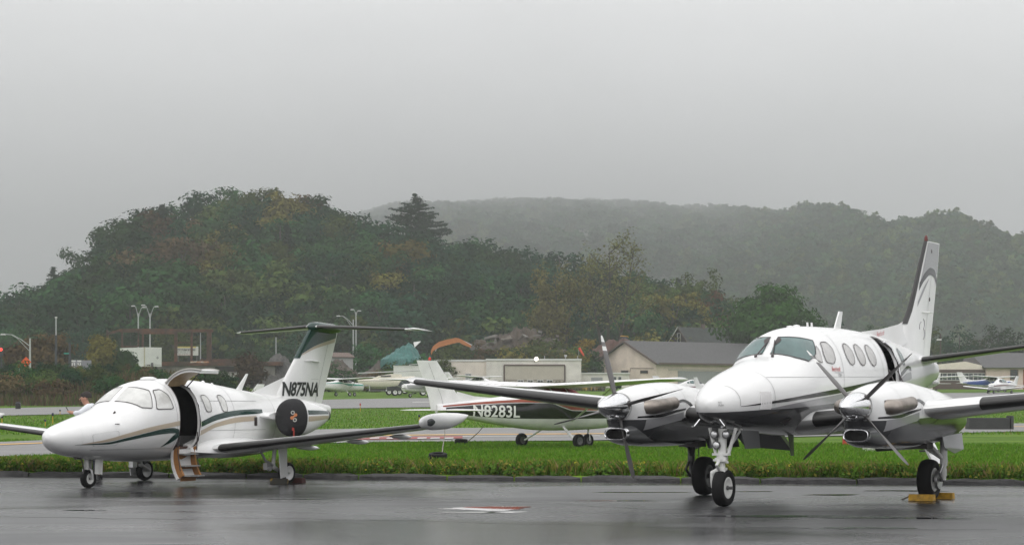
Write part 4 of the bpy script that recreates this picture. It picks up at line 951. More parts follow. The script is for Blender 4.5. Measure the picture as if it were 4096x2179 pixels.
        m.build('torque_link', STEEL if s_ == 1 else GEARD, mg, smooth=40)
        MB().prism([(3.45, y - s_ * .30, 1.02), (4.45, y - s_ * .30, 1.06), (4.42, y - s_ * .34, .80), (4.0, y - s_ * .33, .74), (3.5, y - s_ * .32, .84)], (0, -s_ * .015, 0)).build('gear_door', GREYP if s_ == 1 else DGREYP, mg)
        MB().prism([(3.1, y + s_ * .28, .98), (4.45, y + s_ * .28, 1.02), (4.42, y + s_ * .33, .80), (3.15, y + s_ * .33, .80)], (0, s_ * .015, 0)).build('gear_door', DGREYP, mg)
        MB().box((3.25, y, .88), (.3, .36, .12)).build('wheel_well_frame', FRAME, mg)
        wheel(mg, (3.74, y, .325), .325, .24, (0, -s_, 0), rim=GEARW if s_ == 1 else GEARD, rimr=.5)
        MB().tube([(3.74, y + s_ * .1, .325), (3.74, y - s_ * .26, .325)], .028, 8).build('axle', GEARD, mg)
    return K
KING = turboprop()
# ------------------------------------------------------------------ light aircraft
def light_plane(name, label, loc, rotz, high=True, base=OLDWHITE, stripe1=REDP, stripe2=BLACKP, reg=None, group=None, detail=False, cover=None, fincol=None):
    """local frame: nose wheel at origin, +x aft, y = -port; wings high or low"""
    P = thing(name, label, 'airplane', loc, rotz, group)
    if high: T = [(-1.15,1.30,.82,1.05,.06),(-1.12,1.36,.74,1.05,.26),(-1.0,1.42,.66,1.05,.40),(-.5,1.47,.58,1.06,.50),(.1,1.50,.55,1.08,.55),(.45,1.62,.54,1.12,.56),(.95,1.83,.53,1.2,.57),(1.5,1.90,.53,1.25,.57),(2.3,1.87,.55,1.25,.54),(2.9,1.66,.60,1.18,.48),(3.6,1.58,.68,1.16,.38),(4.6,1.48,.82,1.16,.25),(5.6,1.40,.98,1.18,.14),(6.3,1.34,1.08,1.2,.06)]
    else: T = [(-1.0,1.10,.62,.85,.06),(-.97,1.17,.54,.85,.25),(-.8,1.24,.46,.85,.40),(-.2,1.30,.40,.86,.52),(.5,1.36,.38,.88,.56),(.8,1.48,.38,.92,.57),(1.3,1.80,.38,.95,.57),(1.9,1.88,.39,.98,.56),(2.6,1.74,.42,.98,.52),(3.4,1.46,.50,.98,.42),(4.4,1.30,.62,.98,.28),(5.5,1.22,.80,1.0,.14),(6.1,1.18,.92,1.04,.05)]
    H = Hull(T, 0, 2.5); fu = H.mesh(.14 if detail else .25, 36 if detail else 20).build('fuselage', base, P, smooth=45)
    if high:
        a0, ww, zw = .95, 5.5, 1.90
        W = [(0, a0, 1.63, zw, .12, 1), (2.6, a0, 1.63, zw + .07, .12, 1), (5.3, a0 + .25, 1.15, zw + .16, .11, 0), (5.48, a0 + .4, .85, zw + .165, .07, 0)]
    else:
        a0, ww, zw = .85, 4.75, .52
        W = [(0.3, a0, 1.65, zw, .14, 1), (4.5, a0 + .1, 1.45, zw + .42, .12, 0), (4.72, a0 + .35, .9, zw + .46, .07, 0)]
    for sg in (1, -1):
        wg = wing([(sg * q[0], *q[1:]) for q in W]).build('wing', base, P, smooth=40)
        if detail:
            for k in range(14):   # beaded aileron and flap skins
                l_ = .75 + k * .33; z_ = zw + l_ * .03 + .065 - (.02 if l_ > 2.6 else 0)
                MB().bar((a0 + .25 + max(0, l_ - 2.6) * .09, -sg * l_, z_ + .035), (a0 + 1.45 - max(0, l_ - 2.6) * .09, -sg * l_, z_ - .062), .008, .006).build('skin_joint', LINEP, wg)
        if high:
            MB().loft([[(a, -sg * y, z), (a + .05, -sg * y, z + .018), (a + .12, -sg * y, z), (a + .05, -sg * y, z - .018)] for a, y, z in ((1.15, .53, .82), (1.50, 2.75, 1.93))]).build('wing_strut', base, P, smooth=30)
        tz = 1.16 if high else 1.06
        wing([(sg * .05, 5.35, 1.0, tz, .09, 0), (sg * 1.7, 5.62, .66, tz, .08, 0)]).build('tailplane', base, P, smooth=40)
    fz = 1.3 if high else 1.15; ft = 2.62 if high else 2.25
    FS = [(fz - .15, 5.15, 1.35, 0, .09, 0), (fz + .25, 5.42, 1.18, 0, .09, 0), (ft, 6.28, .78, 0, .09, 0)]
    fin = wing(FS, vert=True).build('tail_fin', fincol or base, P, smooth=40); F = FinSurf(FS)
    MB().loft([[(a, -t, fz - .25), (a, 0, z), (a, t, fz - .25)] for a, z, t in ((3.9, fz + .22, .02), (4.8, fz + .28, .03), (5.5, fz + .42, .04))]).build('dorsal_fillet', base, fin, smooth=30)
    if detail:
        for sd in (1, -1):
            m = MB(); m.loft([[F.pt(a, z, sd, .003), F.pt(a + .012, z, sd, .003)] for a, z in ((6.02, 1.2), (6.15, 1.6), (6.45, 2.2), (6.62, 2.55))], False, closed=False); m.build('rudder_joint', LINEP, fin)
        MB().lathe([(0, .04), (.05, .045), (.09, .03), (.10, .002)], (6.55, 0, ft), (0, 0, 1), 12).build('beacon', pmat('red_lens_bright', (.5, .03, .02), .2), fin, smooth=50)  # beacon lens in a plain bright red colour
        MB().tube([(6.95, 0, 2.52), (7.35, 0, 2.48)], .006, 5).build('tail_antenna', OLDWHITE, fin)
    # stripes
    for sd in (1, -1):
        if high:
            H.strip([(-1.0, 1.33), (.3, 1.36), (1.3, 1.38), (1.9, 1.42), (2.4, 1.56), (3.2, 1.49), (4.6, 1.41), (6.1, 1.30)], [(-1.0, 1.15), (.3, 1.15), (1.2, 1.16), (1.6, 1.25), (2.2, 1.39), (3.2, 1.395), (4.6, 1.345), (6.1, 1.26)], sd, .005).build('red_stripe', stripe1, fu, smooth=60)
            H.strip([(-1.0, 1.12), (.3, 1.125), (1.2, 1.135), (1.6, 1.22), (2.2, 1.37), (3.2, 1.375), (4.6, 1.325), (6.0, 1.245)], [(-1.0, .90), (.3, .90), (1.2, .895), (2.2, .90), (3.2, .91), (4.6, .965), (6.0, 1.11)], sd, .006).build('dark_stripe', stripe2, fu, smooth=60)
        else:
            H.strip([(-.8, 1.02), (1, 1.1), (3, 1.10), (5.5, 1.10)], [(-.8, .90), (1, .96), (3, 1.0), (5.5, 1.05)], sd, .005).build('stripe', stripe1, fu, smooth=60)
    # glazing
    if high:
        for sd in (1, -1):
            H.window([(.62, 1.62), (1.0, 1.80), (1.3, 1.84), (1.3, 1.50), (.66, 1.52)], cover or GLASSD, fu, 'windshield_pane', sd, .94, None, .08, .006)
            H.window([(1.36, 1.83), (1.95, 1.83), (1.95, 1.50), (1.36, 1.48)], cover or GLASSD, fu, 'door_window', sd, .94, None, .1, .006)
            H.window([(2.02, 1.82), (2.5, 1.76), (2.5, 1.62), (2.02, 1.56)], cover or GLASSD, fu, 'rear_window', sd, .94, None, .1, .006)
    else:
        for sd in (1, -1):
            H.window([(.85, 1.46), (1.22, 1.76), (1.40, 1.78), (1.40, 1.40), (.95, 1.40)], cover or GLASSD, fu, 'windshield_pane', sd, .94, None, .08, .006)
            H.window([(1.46, 1.78), (1.95, 1.82), (1.95, 1.40), (1.46, 1.40)], cover or GLASST, fu, 'cabin_window', sd, .94, None, .1, .006)
            H.window([(2.01, 1.80), (2.5, 1.70), (2.5, 1.42), (2.01, 1.40)], cover or GLASST, fu, 'cabin_window', sd, .94, None, .1, .006)
            H.window([(2.56, 1.66), (2.85, 1.56), (2.8, 1.42), (2.56, 1.42)], cover or GLASST, fu, 'rear_window', sd, .94, None, .2, .006)
    # propeller
    zc = 1.06 if high else .86; an = -1.15 if high else -1.0
    pr = MB().lathe([(-.26, .003), (-.2, .07), (-.1, .12), (.02, .15)], (an, 0, zc), (1, 0, 0), 18).build('propeller', base, P, smooth=50)
    for q in (0, 1):
        m = MB(); t = R(78 + 180 * q); d = Vector((0, math.sin(t), math.cos(t))); e = Vector((0, math.cos(t), -math.sin(t)))
        m.loft([[tuple(Vector((an - .08, 0, zc)) + d * r + e * s_ * c + Vector((k_ * .02 + s_ * c * .5, 0, 0))) for s_, k_ in ((-1, 0), (0, 1), (1, 0), (0, -1))] for r, c in ((.08, .03), (.3, .065), (.7, .07), (.92, .045), (.95, .01))]); m.build('blade', pmat('prop_grey', (.25, .25, .25), .4), pr, smooth=40)
    # gear
    r = .21
    g = MB().tube([(-.05, 0, .75 if high else .55), (0, 0, .42)], .03, 8); g.tube([(0, -.07, .40), (0, -.08, r)], .018, 6); g.tube([(0, .07, .40), (0, .08, r)], .018, 6); g.tube([(0, -.08, .40), (0, .08, .40)], .02, 6)
    ng = g.build('nose_gear', base if detail else GEARW, P, smooth=40); wheel(ng, (0, 0, r), r, .13, (0, -1, 0), rim=GEARD if detail else GEARW, rimr=.45)
    for s_ in (1, -1):
        g = MB()
        if high: g.bar((1.45, -s_ * .35, .66), (1.66, -s_ * 1.12, r + .02), .09, .03)
        else: g.tube([(1.6, -s_ * 1.55, .6), (1.66, -s_ * 1.55, r)], .04, 8)
        mg = g.build('main_gear', base, P, smooth=40); wheel(mg, (1.66, -s_ * (1.265 if high else 1.55), r + .012), r + .012, .15, (0, -s_, 0), rim=GEARD if detail else GEARW, rimr=.45)
    if reg:
        text_mesh(reg, .53, lambda x, y: H.pt(5.05 - x * 1.0 - y * .0, .985 + y * .92 + (x) * -.022, -1, .012), 'registration_lettering', pmat('marking_white', (.75, .75, .73), .4), fu, 1.0, 0, .12, .008)
    return P
CES = light_plane('high_wing_airplane', 'white high-wing airplane with red and black stripes and red cabin cover', (2.38, 69.9, .18), R(223), True, OLDWHITE, REDP, BLACKP, 'N8283L', None, True, pmat('red_fabric_cover', (.19, .02, .03), .8, var=.2, bump=.4, bs=6))
# ------------------------------------------------------------------ person behind the jet nose
def skin(name, V, E, Rd, mat, parent, sub=2, root=0):
    me = bpy.data.meshes.new(name); me.from_pydata(V, E, []); o = bpy.data.objects.new(name, me); COL.objects.link(o)
    sk = o.modifiers.new('skin', 'SKIN'); 
    if not me.skin_vertices: me.skin_vertices.new()
    for i, r in enumerate(Rd):
        d = me.skin_vertices[0].data[i]; d.radius = r if isinstance(r, tuple) else (r, r); d.use_root = (i == root)
    ss = o.modifiers.new('sub', 'SUBSURF'); ss.levels = ss.render_levels = sub
    dg = bpy.context.evaluated_depsgraph_get(); dg.update(); m2 = bpy.data.meshes.new_from_object(o.evaluated_get(dg)); bpy.data.objects.remove(o)
    m2.materials.clear(); m2.materials.append(mat); m2.polygons.foreach_set('use_smooth', [True] * len(m2.polygons)); m2.name = name
    o = bpy.data.objects.new(name, m2); COL.objects.link(o); o.parent = parent; return o
SKIN_ = pmat('skin_tone', (.42, .22, .15), .5); SHIRT = pmat('white_shirt', (.72, .74, .78), .8, bump=.4, bs=12); TROUS = pmat('dark_trousers', (.02, .022, .03), .85); HAIR = pmat('dark_hair', (.018, .012, .009), .6, bump=.6, bs=60)
PR = thing('person', 'person in a white long-sleeved shirt looking down at a phone behind the jet', 'person', (gx(390, 45.0), 45.0, 0.0), 0)
# facing -x, bending forward; z heights in metres
hip, waist, chest, neck, hd = (0, 0, .96), (-.04, 0, 1.12), (-.12, 0, 1.33), (-.20, 0, 1.50), (-.25, 0, 1.57)
V = [hip, waist, chest, (-.17, 0, 1.45), neck, hd, (-.27, 0, 1.64), (-.26, 0, 1.70)]; E_ = [(i, i + 1) for i in range(7)]; Rd = [(.15, .12), (.14, .11), (.16, .12), (.10, .085), (.058, .058), (.075, .07), (.10, .082), (.075, .065)]
for s_ in (1, -1):
    b = len(V); V += [(-.01, s_ * .10, .90), (-.02, s_ * .11, .50), (.02, s_ * .11, .09), (-.05, s_ * .12, .04), (-.17, s_ * .13, .03)]; E_ += [(0, b), (b, b + 1), (b + 1, b + 2), (b + 2, b + 3), (b + 3, b + 4)]; Rd += [.085, .06, .045, .04, .03]
    b = len(V); V += [(-.15, s_ * .19, 1.47), (-.30, s_ * .26, 1.335), (-.46, s_ * .12, 1.345), (-.51, s_ * .08, 1.35)]; E_ += [(2, b), (b, b + 1), (b + 1, b + 2), (b + 2, b + 3)]; Rd += [.055, .042, .03, .034]
    for k, (dy, L) in enumerate(((.032, .05), (.014, .065), (-.006, .068), (-.026, .055), (.03, .03))):
        c = len(V); bx, by, bz = -.54, s_ * .075 + dy, 1.355; V += [(bx - L * .6, by, bz + (.01 if k < 4 else .03)), (bx - L, by * .6, bz + .035)]; E_ += [(b + 3, c), (c, c + 1)]; Rd += [.0095, .008]
body = skin('body', V, E_, Rd, SKIN_, PR)
skin('shirt', [(0, 0, .97), (-.04, 0, 1.12), (-.12, 0, 1.37), (-.16, 0, 1.48), (-.19, 0, 1.52)] + [p for s_ in (1, -1) for p in ((-.15, s_ * .20, 1.47), (-.30, s_ * .27, 1.335), (-.45, s_ * .125, 1.345))], [(0, 1), (1, 2), (2, 3), (3, 4), (2, 5), (5, 6), (6, 7), (2, 8), (8, 9), (9, 10)], [(.185, .15), (.18, .15), (.20, .155), (.13, .11), (.075, .07), .075, .066, .048, .075, .066, .048], SHIRT, PR)
skin('trousers', [(0, 0, 1.02), (0, 0, .93)] + [p for s_ in (1, -1) for p in ((-.01, s_ * .105, .84), (-.02, s_ * .115, .50), (.02, s_ * .115, .11))], [(0, 1), (1, 2), (2, 3), (3, 4), (1, 5), (5, 6), (6, 7)], [(.17, .14), (.18, .15), .115, .088, .075, .115, .088, .075], TROUS, PR)
h = MB(); rows = []
for i in range(9):
    t = i / 8 * 1.75; rows.append([(-.245 + .118 * math.sin(t) * math.cos(p) * 1.0 + .018, .092 * math.sin(t) * math.sin(p), 1.672 + .112 * math.cos(t) + (.03 if math.cos(p) < -.4 and i > 5 else 0)) for p in np.linspace(0, 2 * math.pi, 17)[:-1]])
h.loft(rows); h.build('hair', HAIR, PR, smooth=60)
for s_ in (1, -1): MB().lathe([(0, .03), (.012, .028), (.016, .01)], (-.24, s_ * .082, 1.635), (0, s_, 0), 10).build('ear', SKIN_, PR, smooth=50); MB().lathe([(0, .012), (.006, .002)], (-.348, s_ * .032, 1.648), (-1, 0, 0), 8).build('eye', FRAME, PR)
MB().loft([[(-.335, -.016, 1.635), (-.335, .016, 1.635), (-.335, 0, 1.66)], [(-.372, -.012, 1.612), (-.372, .012, 1.612), (-.352, 0, 1.64)], [(-.36, -.008, 1.606), (-.36, .008, 1.606), (-.35, 0, 1.612)]]).build('nose', SKIN_, PR, smooth=60); MB().box((-.338, 0, 1.585), (.01, .045, .008)).build('mouth', pmat('lip_tone', (.3, .1, .08), .5), PR)
PH = tag(MB().box((0, 0, 0), (.012, .075, .15)).build('phone', pmat('phone_black', (.01, .01, .012), .15)), 'dark phone held in both hands behind the jet nose', 'phone'); PH.location = (PR.location.x - .595, 45.0, 1.40); PH.rotation_euler = (0, R(-30), 0)
for s_ in (1, -1): MB().loft([[(a, s_ * .12 - w_, 0.0), (a, s_ * .12 + w_, 0.0), (a, s_ * .12 + w_ * .8, h_), (a, s_ * .12 - w_ * .8, h_)] for a, w_, h_ in ((.08, .04, .09), (.02, .05, .12), (-.08, .052, .10), (-.18, .055, .07), (-.24, .035, .045))]).build('shoe', BLACKP, PR, smooth=50)
# ------------------------------------------------------------------ buildings across the airfield
def brickmat(name, c1, c2, mort, bw=.4, bh=.2, rough=.85):
    m = bpy.data.materials.new(name); m.use_nodes = True; t = m.node_tree; b = t.nodes['Principled BSDF']; b.inputs['Roughness'].default_value = rough
    tc = t.nodes.new('ShaderNodeTexCoord'); sp = t.nodes.new('ShaderNodeSeparateXYZ'); cb = t.nodes.new('ShaderNodeCombineXYZ'); ad = t.nodes.new('ShaderNodeMath')
    t.links.new(tc.outputs['Object'], sp.inputs[0]); t.links.new(sp.outputs['X'], ad.inputs[0]); t.links.new(sp.outputs['Y'], ad.inputs[1]); t.links.new(ad.outputs[0], cb.inputs[0]); t.links.new(sp.outputs['Z'], cb.inputs[1])
    br = t.nodes.new('ShaderNodeTexBrick'); br.inputs['Color1'].default_value = (*c1, 1); br.inputs['Color2'].default_value = (*c2, 1); br.inputs['Mortar'].default_value = (*mort, 1)
    br.inputs['Scale'].default_value = 1; br.inputs['Brick Width'].default_value = bw; br.inputs['Row Height'].default_value = bh; br.inputs['Mortar Size'].default_value = .018
    t.links.new(cb.outputs[0], br.inputs[0])
    nz = t.nodes.new('ShaderNodeTexNoise'); nz.inputs['Scale'].default_value = .5; nz.inputs['Detail'].default_value = 6; mr = t.nodes.new('ShaderNodeMapRange'); mr.inputs[1].default_value = .3; mr.inputs[2].default_value = .7; mr.inputs[3].default_value = .82; mr.inputs[4].default_value = 1.1
    t.links.new(tc.outputs['Object'], nz.inputs[0]); t.links.new(nz.outputs[0], mr.inputs[0])
    mx = t.nodes.new('ShaderNodeMix'); mx.data_type = 'RGBA'; mx.blend_type = 'MULTIPLY'; mx.inputs[0].default_value = 1; t.links.new(br.outputs[0], mx.inputs[6]); t.links.new(mr.outputs[0], mx.inputs[7]); t.links.new(mx.outputs[2], b.inputs['Base Color'])
    return m
BLOCK = brickmat('painted_block', (.74, .71, .65), (.70, .67, .61), (.60, .57, .52)); BEIGE = brickmat('painted_brick', (.74, .63, .54), (.70, .60, .51), (.60, .51, .43), .3, .12)
RENDER_ = pmat('cream_render', (.72, .65, .57), .85, var=.08, vs=.8)
ROOFG = pmat('grey_shingle', (.085, .083, .085), .85, var=.18, vs=2.5); ROOFD = pmat('dark_shingle', (.035, .04, .038), .9, var=.3, vs=1.5)
DOORT = pmat('tan_metal_door', (.46, .42, .35), .6, var=.06, vs=1); TRIM = pmat('dark_trim', (.10, .07, .06), .7); WTRIM = pmat('white_trim', (.62, .62, .6), .6); DOORB = pmat('brown_metal_door', (.09, .06, .05), .6, var=.15, vs=1.5)
PANE = pmat('window_pane', (.05, .06, .065), .15, spec=.7)
def wbox(parent, name, x0, x1, y0, y1, z0, z1, mat):
    return MB().box(((x0 + x1) / 2, (y0 + y1) / 2, (z0 + z1) / 2), (x1 - x0, y1 - y0, z1 - z0)).build(name, mat, parent)
def win(parent, x0, x1, z0, z1, y, nx=2, nz=2, frame=WTRIM, pane=PANE, bar=.05):
    """framed window on a wall whose face is at y, looking towards -y"""
    m = MB(); b = bar * 1.4
    for (a, c, e, f) in ((x0 - b, x1 + b, z0 - b, z0), (x0 - b, x1 + b, z1, z1 + b), (x0 - b, x0, z0, z1), (x1, x1 + b, z0, z1)): m.box(((a + c) / 2, y - .03, (e + f) / 2), (c - a, .08, f - e))
    for i in range(1, nx): m.box((x0 + (x1 - x0) * i / nx, y - .02, (z0 + z1) / 2), (bar, .05, z1 - z0 - .002))
    for i in range(1, nz): m.box(((x0 + x1) / 2, y - .018, z0 + (z1 - z0) * i / nz), (x1 - x0 - .002, .046, bar))
    o = m.build('window', frame, parent)
    for i in range(nx):
        for j in range(nz):
            MB().box((x0 + (x1 - x0) * (i + .5) / nx, y - .004, z0 + (z1 - z0) * (j + .5) / nz), ((x1 - x0) / nx - bar, .02, (z1 - z0) / nz - bar)).build('pane', pane, o)
    return o
def Z(py, Y): return 1.525 + (1615 - py) / 8926 * Y
def building(name, label, px, Y, rot=0.0, cat='building'):
    X = gx(px, Y); return thing(name, label, cat, (X, Y, zt(X, Y)), R(rot))
# white block hangar with flat roof (local frame: x along the front, z from its own ground)
Y = 332.; B = building('flat_roof_hangar', 'low white block hangar with flat parapet and wide tan door', 1945, Y); zb = B.location.z; k = Y / 8926
hx = lambda px: (px - 1945) * k; hz = lambda py: 1.525 + (1615 - py) * k - zb
main = wbox(B, 'wall', hx(1945), hx(2325), 0, 18, -.6, hz(1441), BLOCK); wbox(main, 'parapet_cap', hx(1943), hx(2327), -.12, 18.1, hz(1441), hz(1434), WTRIM)
lw = wbox(B, 'side_wall', hx(1690), hx(1945) - .01, .9, 17, -.6, hz(1444), RENDER_); wbox(lw, 'parapet_cap', hx(1688), hx(1945) - .02, .8, 17.1, hz(1444), hz(1437), WTRIM)
dr = wbox(B, 'hangar_door', hx(2020), hx(2256), -.10, .03, -.3, hz(1462), DOORT); wbox(dr, 'door_header', hx(2016), hx(2260), -.2, .02, hz(1462) + .004, hz(1457), TRIM)
wbox(dr, 'door_jamb', hx(2014), hx(2020) - .004, -.14, .02, -.3, hz(1462), TRIM); wbox(dr, 'door_jamb', hx(2256) + .004, hx(2262), -.14, .02, -.3, hz(1462), TRIM)
for px in (2082, 2121, 2161, 2199): win(B, hx(px - 10), hx(px + 10), hz(1531), hz(1520), -.11, 2, 1, bar=.06)
wbox(dr, 'door_rail', hx(2022), hx(2254), -.14, -.105, hz(1519.5), hz(1518), TRIM)
win(B, hx(1973), hx(1986), hz(1530), hz(1520), -.005, 1, 1)
win(B, hx(1862), hx(1884), hz(1523), hz(1494), .895, 2, 3, pane=pmat('pale_pane', (.25, .27, .27), .3)); win(B, hx(1785), hx(1803), hz(1523), hz(1496), .895, 2, 3, pane=MATS['pale_pane'])
an = wbox(B, 'annex_wall', hx(2325) + .01, hx(2520), 1.5, 12, -.6, hz(1494), BLOCK); wbox(an, 'annex_cap', hx(2302), hx(2522), 1.3, 12.1, hz(1494), hz(1489), WTRIM)
wbox(an, 'roll_door', hx(2366), hx(2412), 1.44, 1.52, -.2, hz(1508), pmat('grey_roll_door', (.28, .29, .29), .5, 0, var=.05)); win(B, hx(2455), hx(2467), hz(1520), hz(1506), 1.495, 1, 1); win(B, hx(2475), hx(2487), hz(1520), hz(1506), 1.495, 1, 1)
fl = MB().tube([(hx(2138), -.02, hz(1447)), (hx(2143), -1.0, hz(1436))], .05, 6).build('lamp_arm', TRIM, B)
MB().lathe([(0, .16), (.15, .3), (.28, .32)], (hx(2144), -1.0, hz(1434)), (.1, -1, -.2), 14).build('flood_lamp', pmat('lit_flood_lamp', (1, .93, .82), .5, emit=2.2), fl)
m = MB()
for px in (2180, 2265, 2313): m.tube([(hx(px), 4, hz(1440)), (hx(px), 4, hz(1434 - 14))], .05, 5)
for px in (2265,): m.box((hx(px), 4, hz(1420)), (.4, .1, .3))
m.build('roof_mast', STEEL, B)
# tan gabled hangar turned to the right
Y = 345.; B = building('gabled_hangar', 'tan brick hangar with dark grey gabled roof', 2625, Y, 38); k = Y / 8926; ez_ = Z(1449, Y) - B.location.z; rz_ = Z(1366, Y + 6) - B.location.z; Wd = 14.5; Ln = 46
m = MB(); m.prism([(0, 0, -.8), (0, Wd, -.8), (0, Wd, ez_), (0, Wd / 2, rz_ - .12), (0, 0, ez_)], (Ln, 0, 0)); wl = m.build('wall', BEIGE, B)
for s_, y0, y1 in ((1, -.7, Wd / 2), (-1, Wd + .7, Wd / 2)):
    z0 = ez_ - .7 * (rz_ - ez_) / (Wd / 2)
    m = MB(); m.prism([(-.5, y0, z0), (-.5, y1, rz_), (-.5, y1, rz_ + .16), (-.5, y0, z0 + .16)], (Ln + 1, 0, 0)); rf = m.build('roof', ROOFG, B)
    MB().bar((-.56, y0, z0 + .06), (-.56, y1, rz_ + .06), .08, .32).build('barge_board', TRIM, rf); 
MB().box((Ln / 2, -.72, ez_ - .17), (Ln, .06, .3)).build('fascia', TRIM, B)
wbox(B, 'roller_door', 4.5, 20, -.08, .03, -.3, ez_ - 1.25, pmat('grey_roll_door', (.3, .3, .3), .5)); wbox(B, 'roller_door', 24, 40, -.08, .03, -.3, ez_ - 1.25, MATS['grey_roll_door'])
MB().box((Ln / 2 - .5, -.03, ez_ - 1.05), (Ln - 6, .1, .28)).build('lintel_band', DOORT, B)
gw = bpy.data.objects.new('gable_window', None); COL.objects.link(gw); gw.parent = B; gw.rotation_euler = (0, 0, R(-90)); gw.location = (0, 0, 0)
w1 = win(gw, -8.2, -6.6, ez_ - 2.5, ez_ - 1.2, -.01, 2, 3, TRIM); w2 = win(gw, -3.6, -2.0, ez_ - 1.6, ez_ - 1.25, -.01, 1, 1, TRIM)
for w_ in (w1, w2): w_.parent = B; w_.rotation_euler = (0, 0, R(-90))
bpy.data.objects.remove(gw)
MB().tube([(-.06, .5, ez_ - .9), (-.06, 6, ez_ - .8), (-.06, 6.4, ez_ - 2.4)], .04, 5).build('conduit', TRIM, B)
# dark weathered house behind
Y = 392.; B = building('weathered_house', 'dark weathered wooden house with gable window behind the tan hangar', 2770, Y, 30); k = Y / 8926; ez_ = 3.4; rz_ = Z(1308, Y) - B.location.z; ez_ = rz_ - 3.6; Wd = 8.; Ln = 15
WOODD = pmat('weathered_boards', (.045, .04, .038), .9, var=.3, vs=4, stretch=(.2, .2, 4)); m = MB(); m.prism([(0, 0, -1), (0, Wd, -1), (0, Wd, ez_), (0, Wd / 2, rz_ - .1), (0, 0, ez_)], (Ln, 0, 0)); m.build('wall', WOODD, B)
for y0 in (-.4, Wd + .4):
    z0 = ez_ - .4 * (rz_ - ez_) / (Wd / 2); m = MB(); m.prism([(-.4, y0, z0), (-.4, Wd / 2, rz_), (-.4, Wd / 2, rz_ + .14), (-.4, y0, z0 + .14)], (Ln + .8, 0, 0)); rf = m.build('roof', ROOFD, B); MB().bar((-.45, y0, z0 + .05), (-.45, Wd / 2, rz_ + .05), .06, .2).build('barge_board', WTRIM if y0 > 0 else TRIM, rf)
w1 = win(B, -4.6, -3.7, rz_ - 2.5, rz_ - 1.0, -.01, 1, 2); w1.rotation_euler = (0, 0, R(-90)); MB().box((5, Wd / 2, rz_ + .3), (.6, .6, .9)).build('chimney', TRIM, B)
# right-hand hangars
Y = 318.; B = building('brown_door_hangar', 'pinkish hangar with long brown door under a band of window panes', 3600, Y, -2); zb = B.location.z; k = Y / 8926; hx = lambda px: (px - 3600) * k; hz = lambda py: 1.525 + (1615 - py) * k - zb
wl = MB().prism([(hx(3560), 0, -.8), (hx(3560), 0, hz(1480)), (hx(3700), 0, hz(1462)), (hx(3860), 0, hz(1445)), (hx(3946), 0, hz(1466)), (hx(3946), 0, -.8)], (0, 22, 0)).build('wall', RENDER_, B)
wbox(wl, 'roof_edge', hx(3640), hx(3946), -.1, 0 - .005, hz(1480), hz(1477), TRIM)
d = wbox(B, 'hangar_door', hx(3730), hx(3944), -.1, .03, -.2, hz(1481), DOORB)
for i in range(4): win(B, hx(3737 + i * 52), hx(3737 + i * 52 + 48), hz(1519), hz(1493), -.11, 3, 2, pmat('pale_frame', (.4, .4, .38), .6), PANE, .07)
B = building('grey_roof_hangar', 'pink stucco hangar with grey pitched roof and barred window', 3947, Y - 1.5); zb = B.location.z; hx = lambda px: (px - 3947) * k; hz = lambda py: 1.525 + (1615 - py) * k - zb
wl = wbox(B, 'wall', hx(3947), hx(4260), 0, 20, -.8, hz(1468), pmat('pink_stucco', (.70, .56, .50), .85, var=.1, vs=.8)); MB().prism([(hx(3935), -.7, hz(1470)), (hx(3935), 10, hz(1405)), (hx(3935), 20.7, hz(1470)), (hx(3935), 20.7, hz(1472)), (hx(3935), -.7, hz(1472))], (hx(4270) - hx(3935), 0, 0)).build('roof', ROOFG, B)
win(B, hx(4042), hx(4070), hz(1516), hz(1480), -.005, 2, 4, TRIM); wbox(wl, 'red_door', hx(4092), hx(4110), -.06, .02, 0, hz(1478), pmat('faded_red_door', (.25, .07, .04), .6))
# garden shed on the mound
Y = 335.; B = building('garden_shed', 'small grey shed with brown shingle roof behind the dirt mound', 1412, Y, 32, 'shed'); zz = Z(1465, Y) - B.location.z; e = Z(1427, Y) - B.location.z; r_ = Z(1412, Y) - B.location.z
m = MB(); m.prism([(0, 0, -1), (0, 3.2, -1), (0, 3.2, e), (0, 1.6, r_), (0, 0, e)], (-5, 0, 0)); wl = m.build('wall', pmat('shed_siding', (.36, .36, .35), .8, var=.08, stretch=(6, 6, .3)), B)
for y0 in (-.25, 3.45): m = MB(); m.prism([(.2, y0, e - .1), (.2, 1.6, r_ + .02), (.2, 1.6, r_ + .12), (.2, y0, e)], (-5.4, 0, 0)); m.build('roof', pmat('brown_shingle', (.14, .10, .085), .9, var=.15), B)
MB().box((.02, 1.5, e - .9), (.06, .9, 1.7)).build('shed_door', pmat('shed_door_tan', (.33, .27, .17), .7), B)
# house half hidden on the far ridge
p = far_pt(3120, .42)
Yh = p[1]; B = thing('hillside_house', 'pale house among trees high on the far wooded ridge', 'house', (gx(3130, Yh), Yh - 15, Z(1050, Yh)), R(20)); kk = Yh / 8926
wl = MB().box((0, 0, 0), (52 * kk, 8, 40 * kk)).build('wall', WTRIM, B); MB().prism([(-30 * kk, -5, 20 * kk), (-30 * kk, 5, 20 * kk), (-30 * kk, 0, 29 * kk)], (62 * kk, 0, 0)).build('roof', ROOFG, B); MB().box((-38 * kk, 0, 4 * kk), (26 * kk, 6, 24 * kk)).build('wing_wall', WTRIM, B)
for i_ in (-1, 1): MB().box((i_ * 12 * kk, -4.05, 4 * kk), (9 * kk, .1, 12 * kk)).build('window', PANE, B)

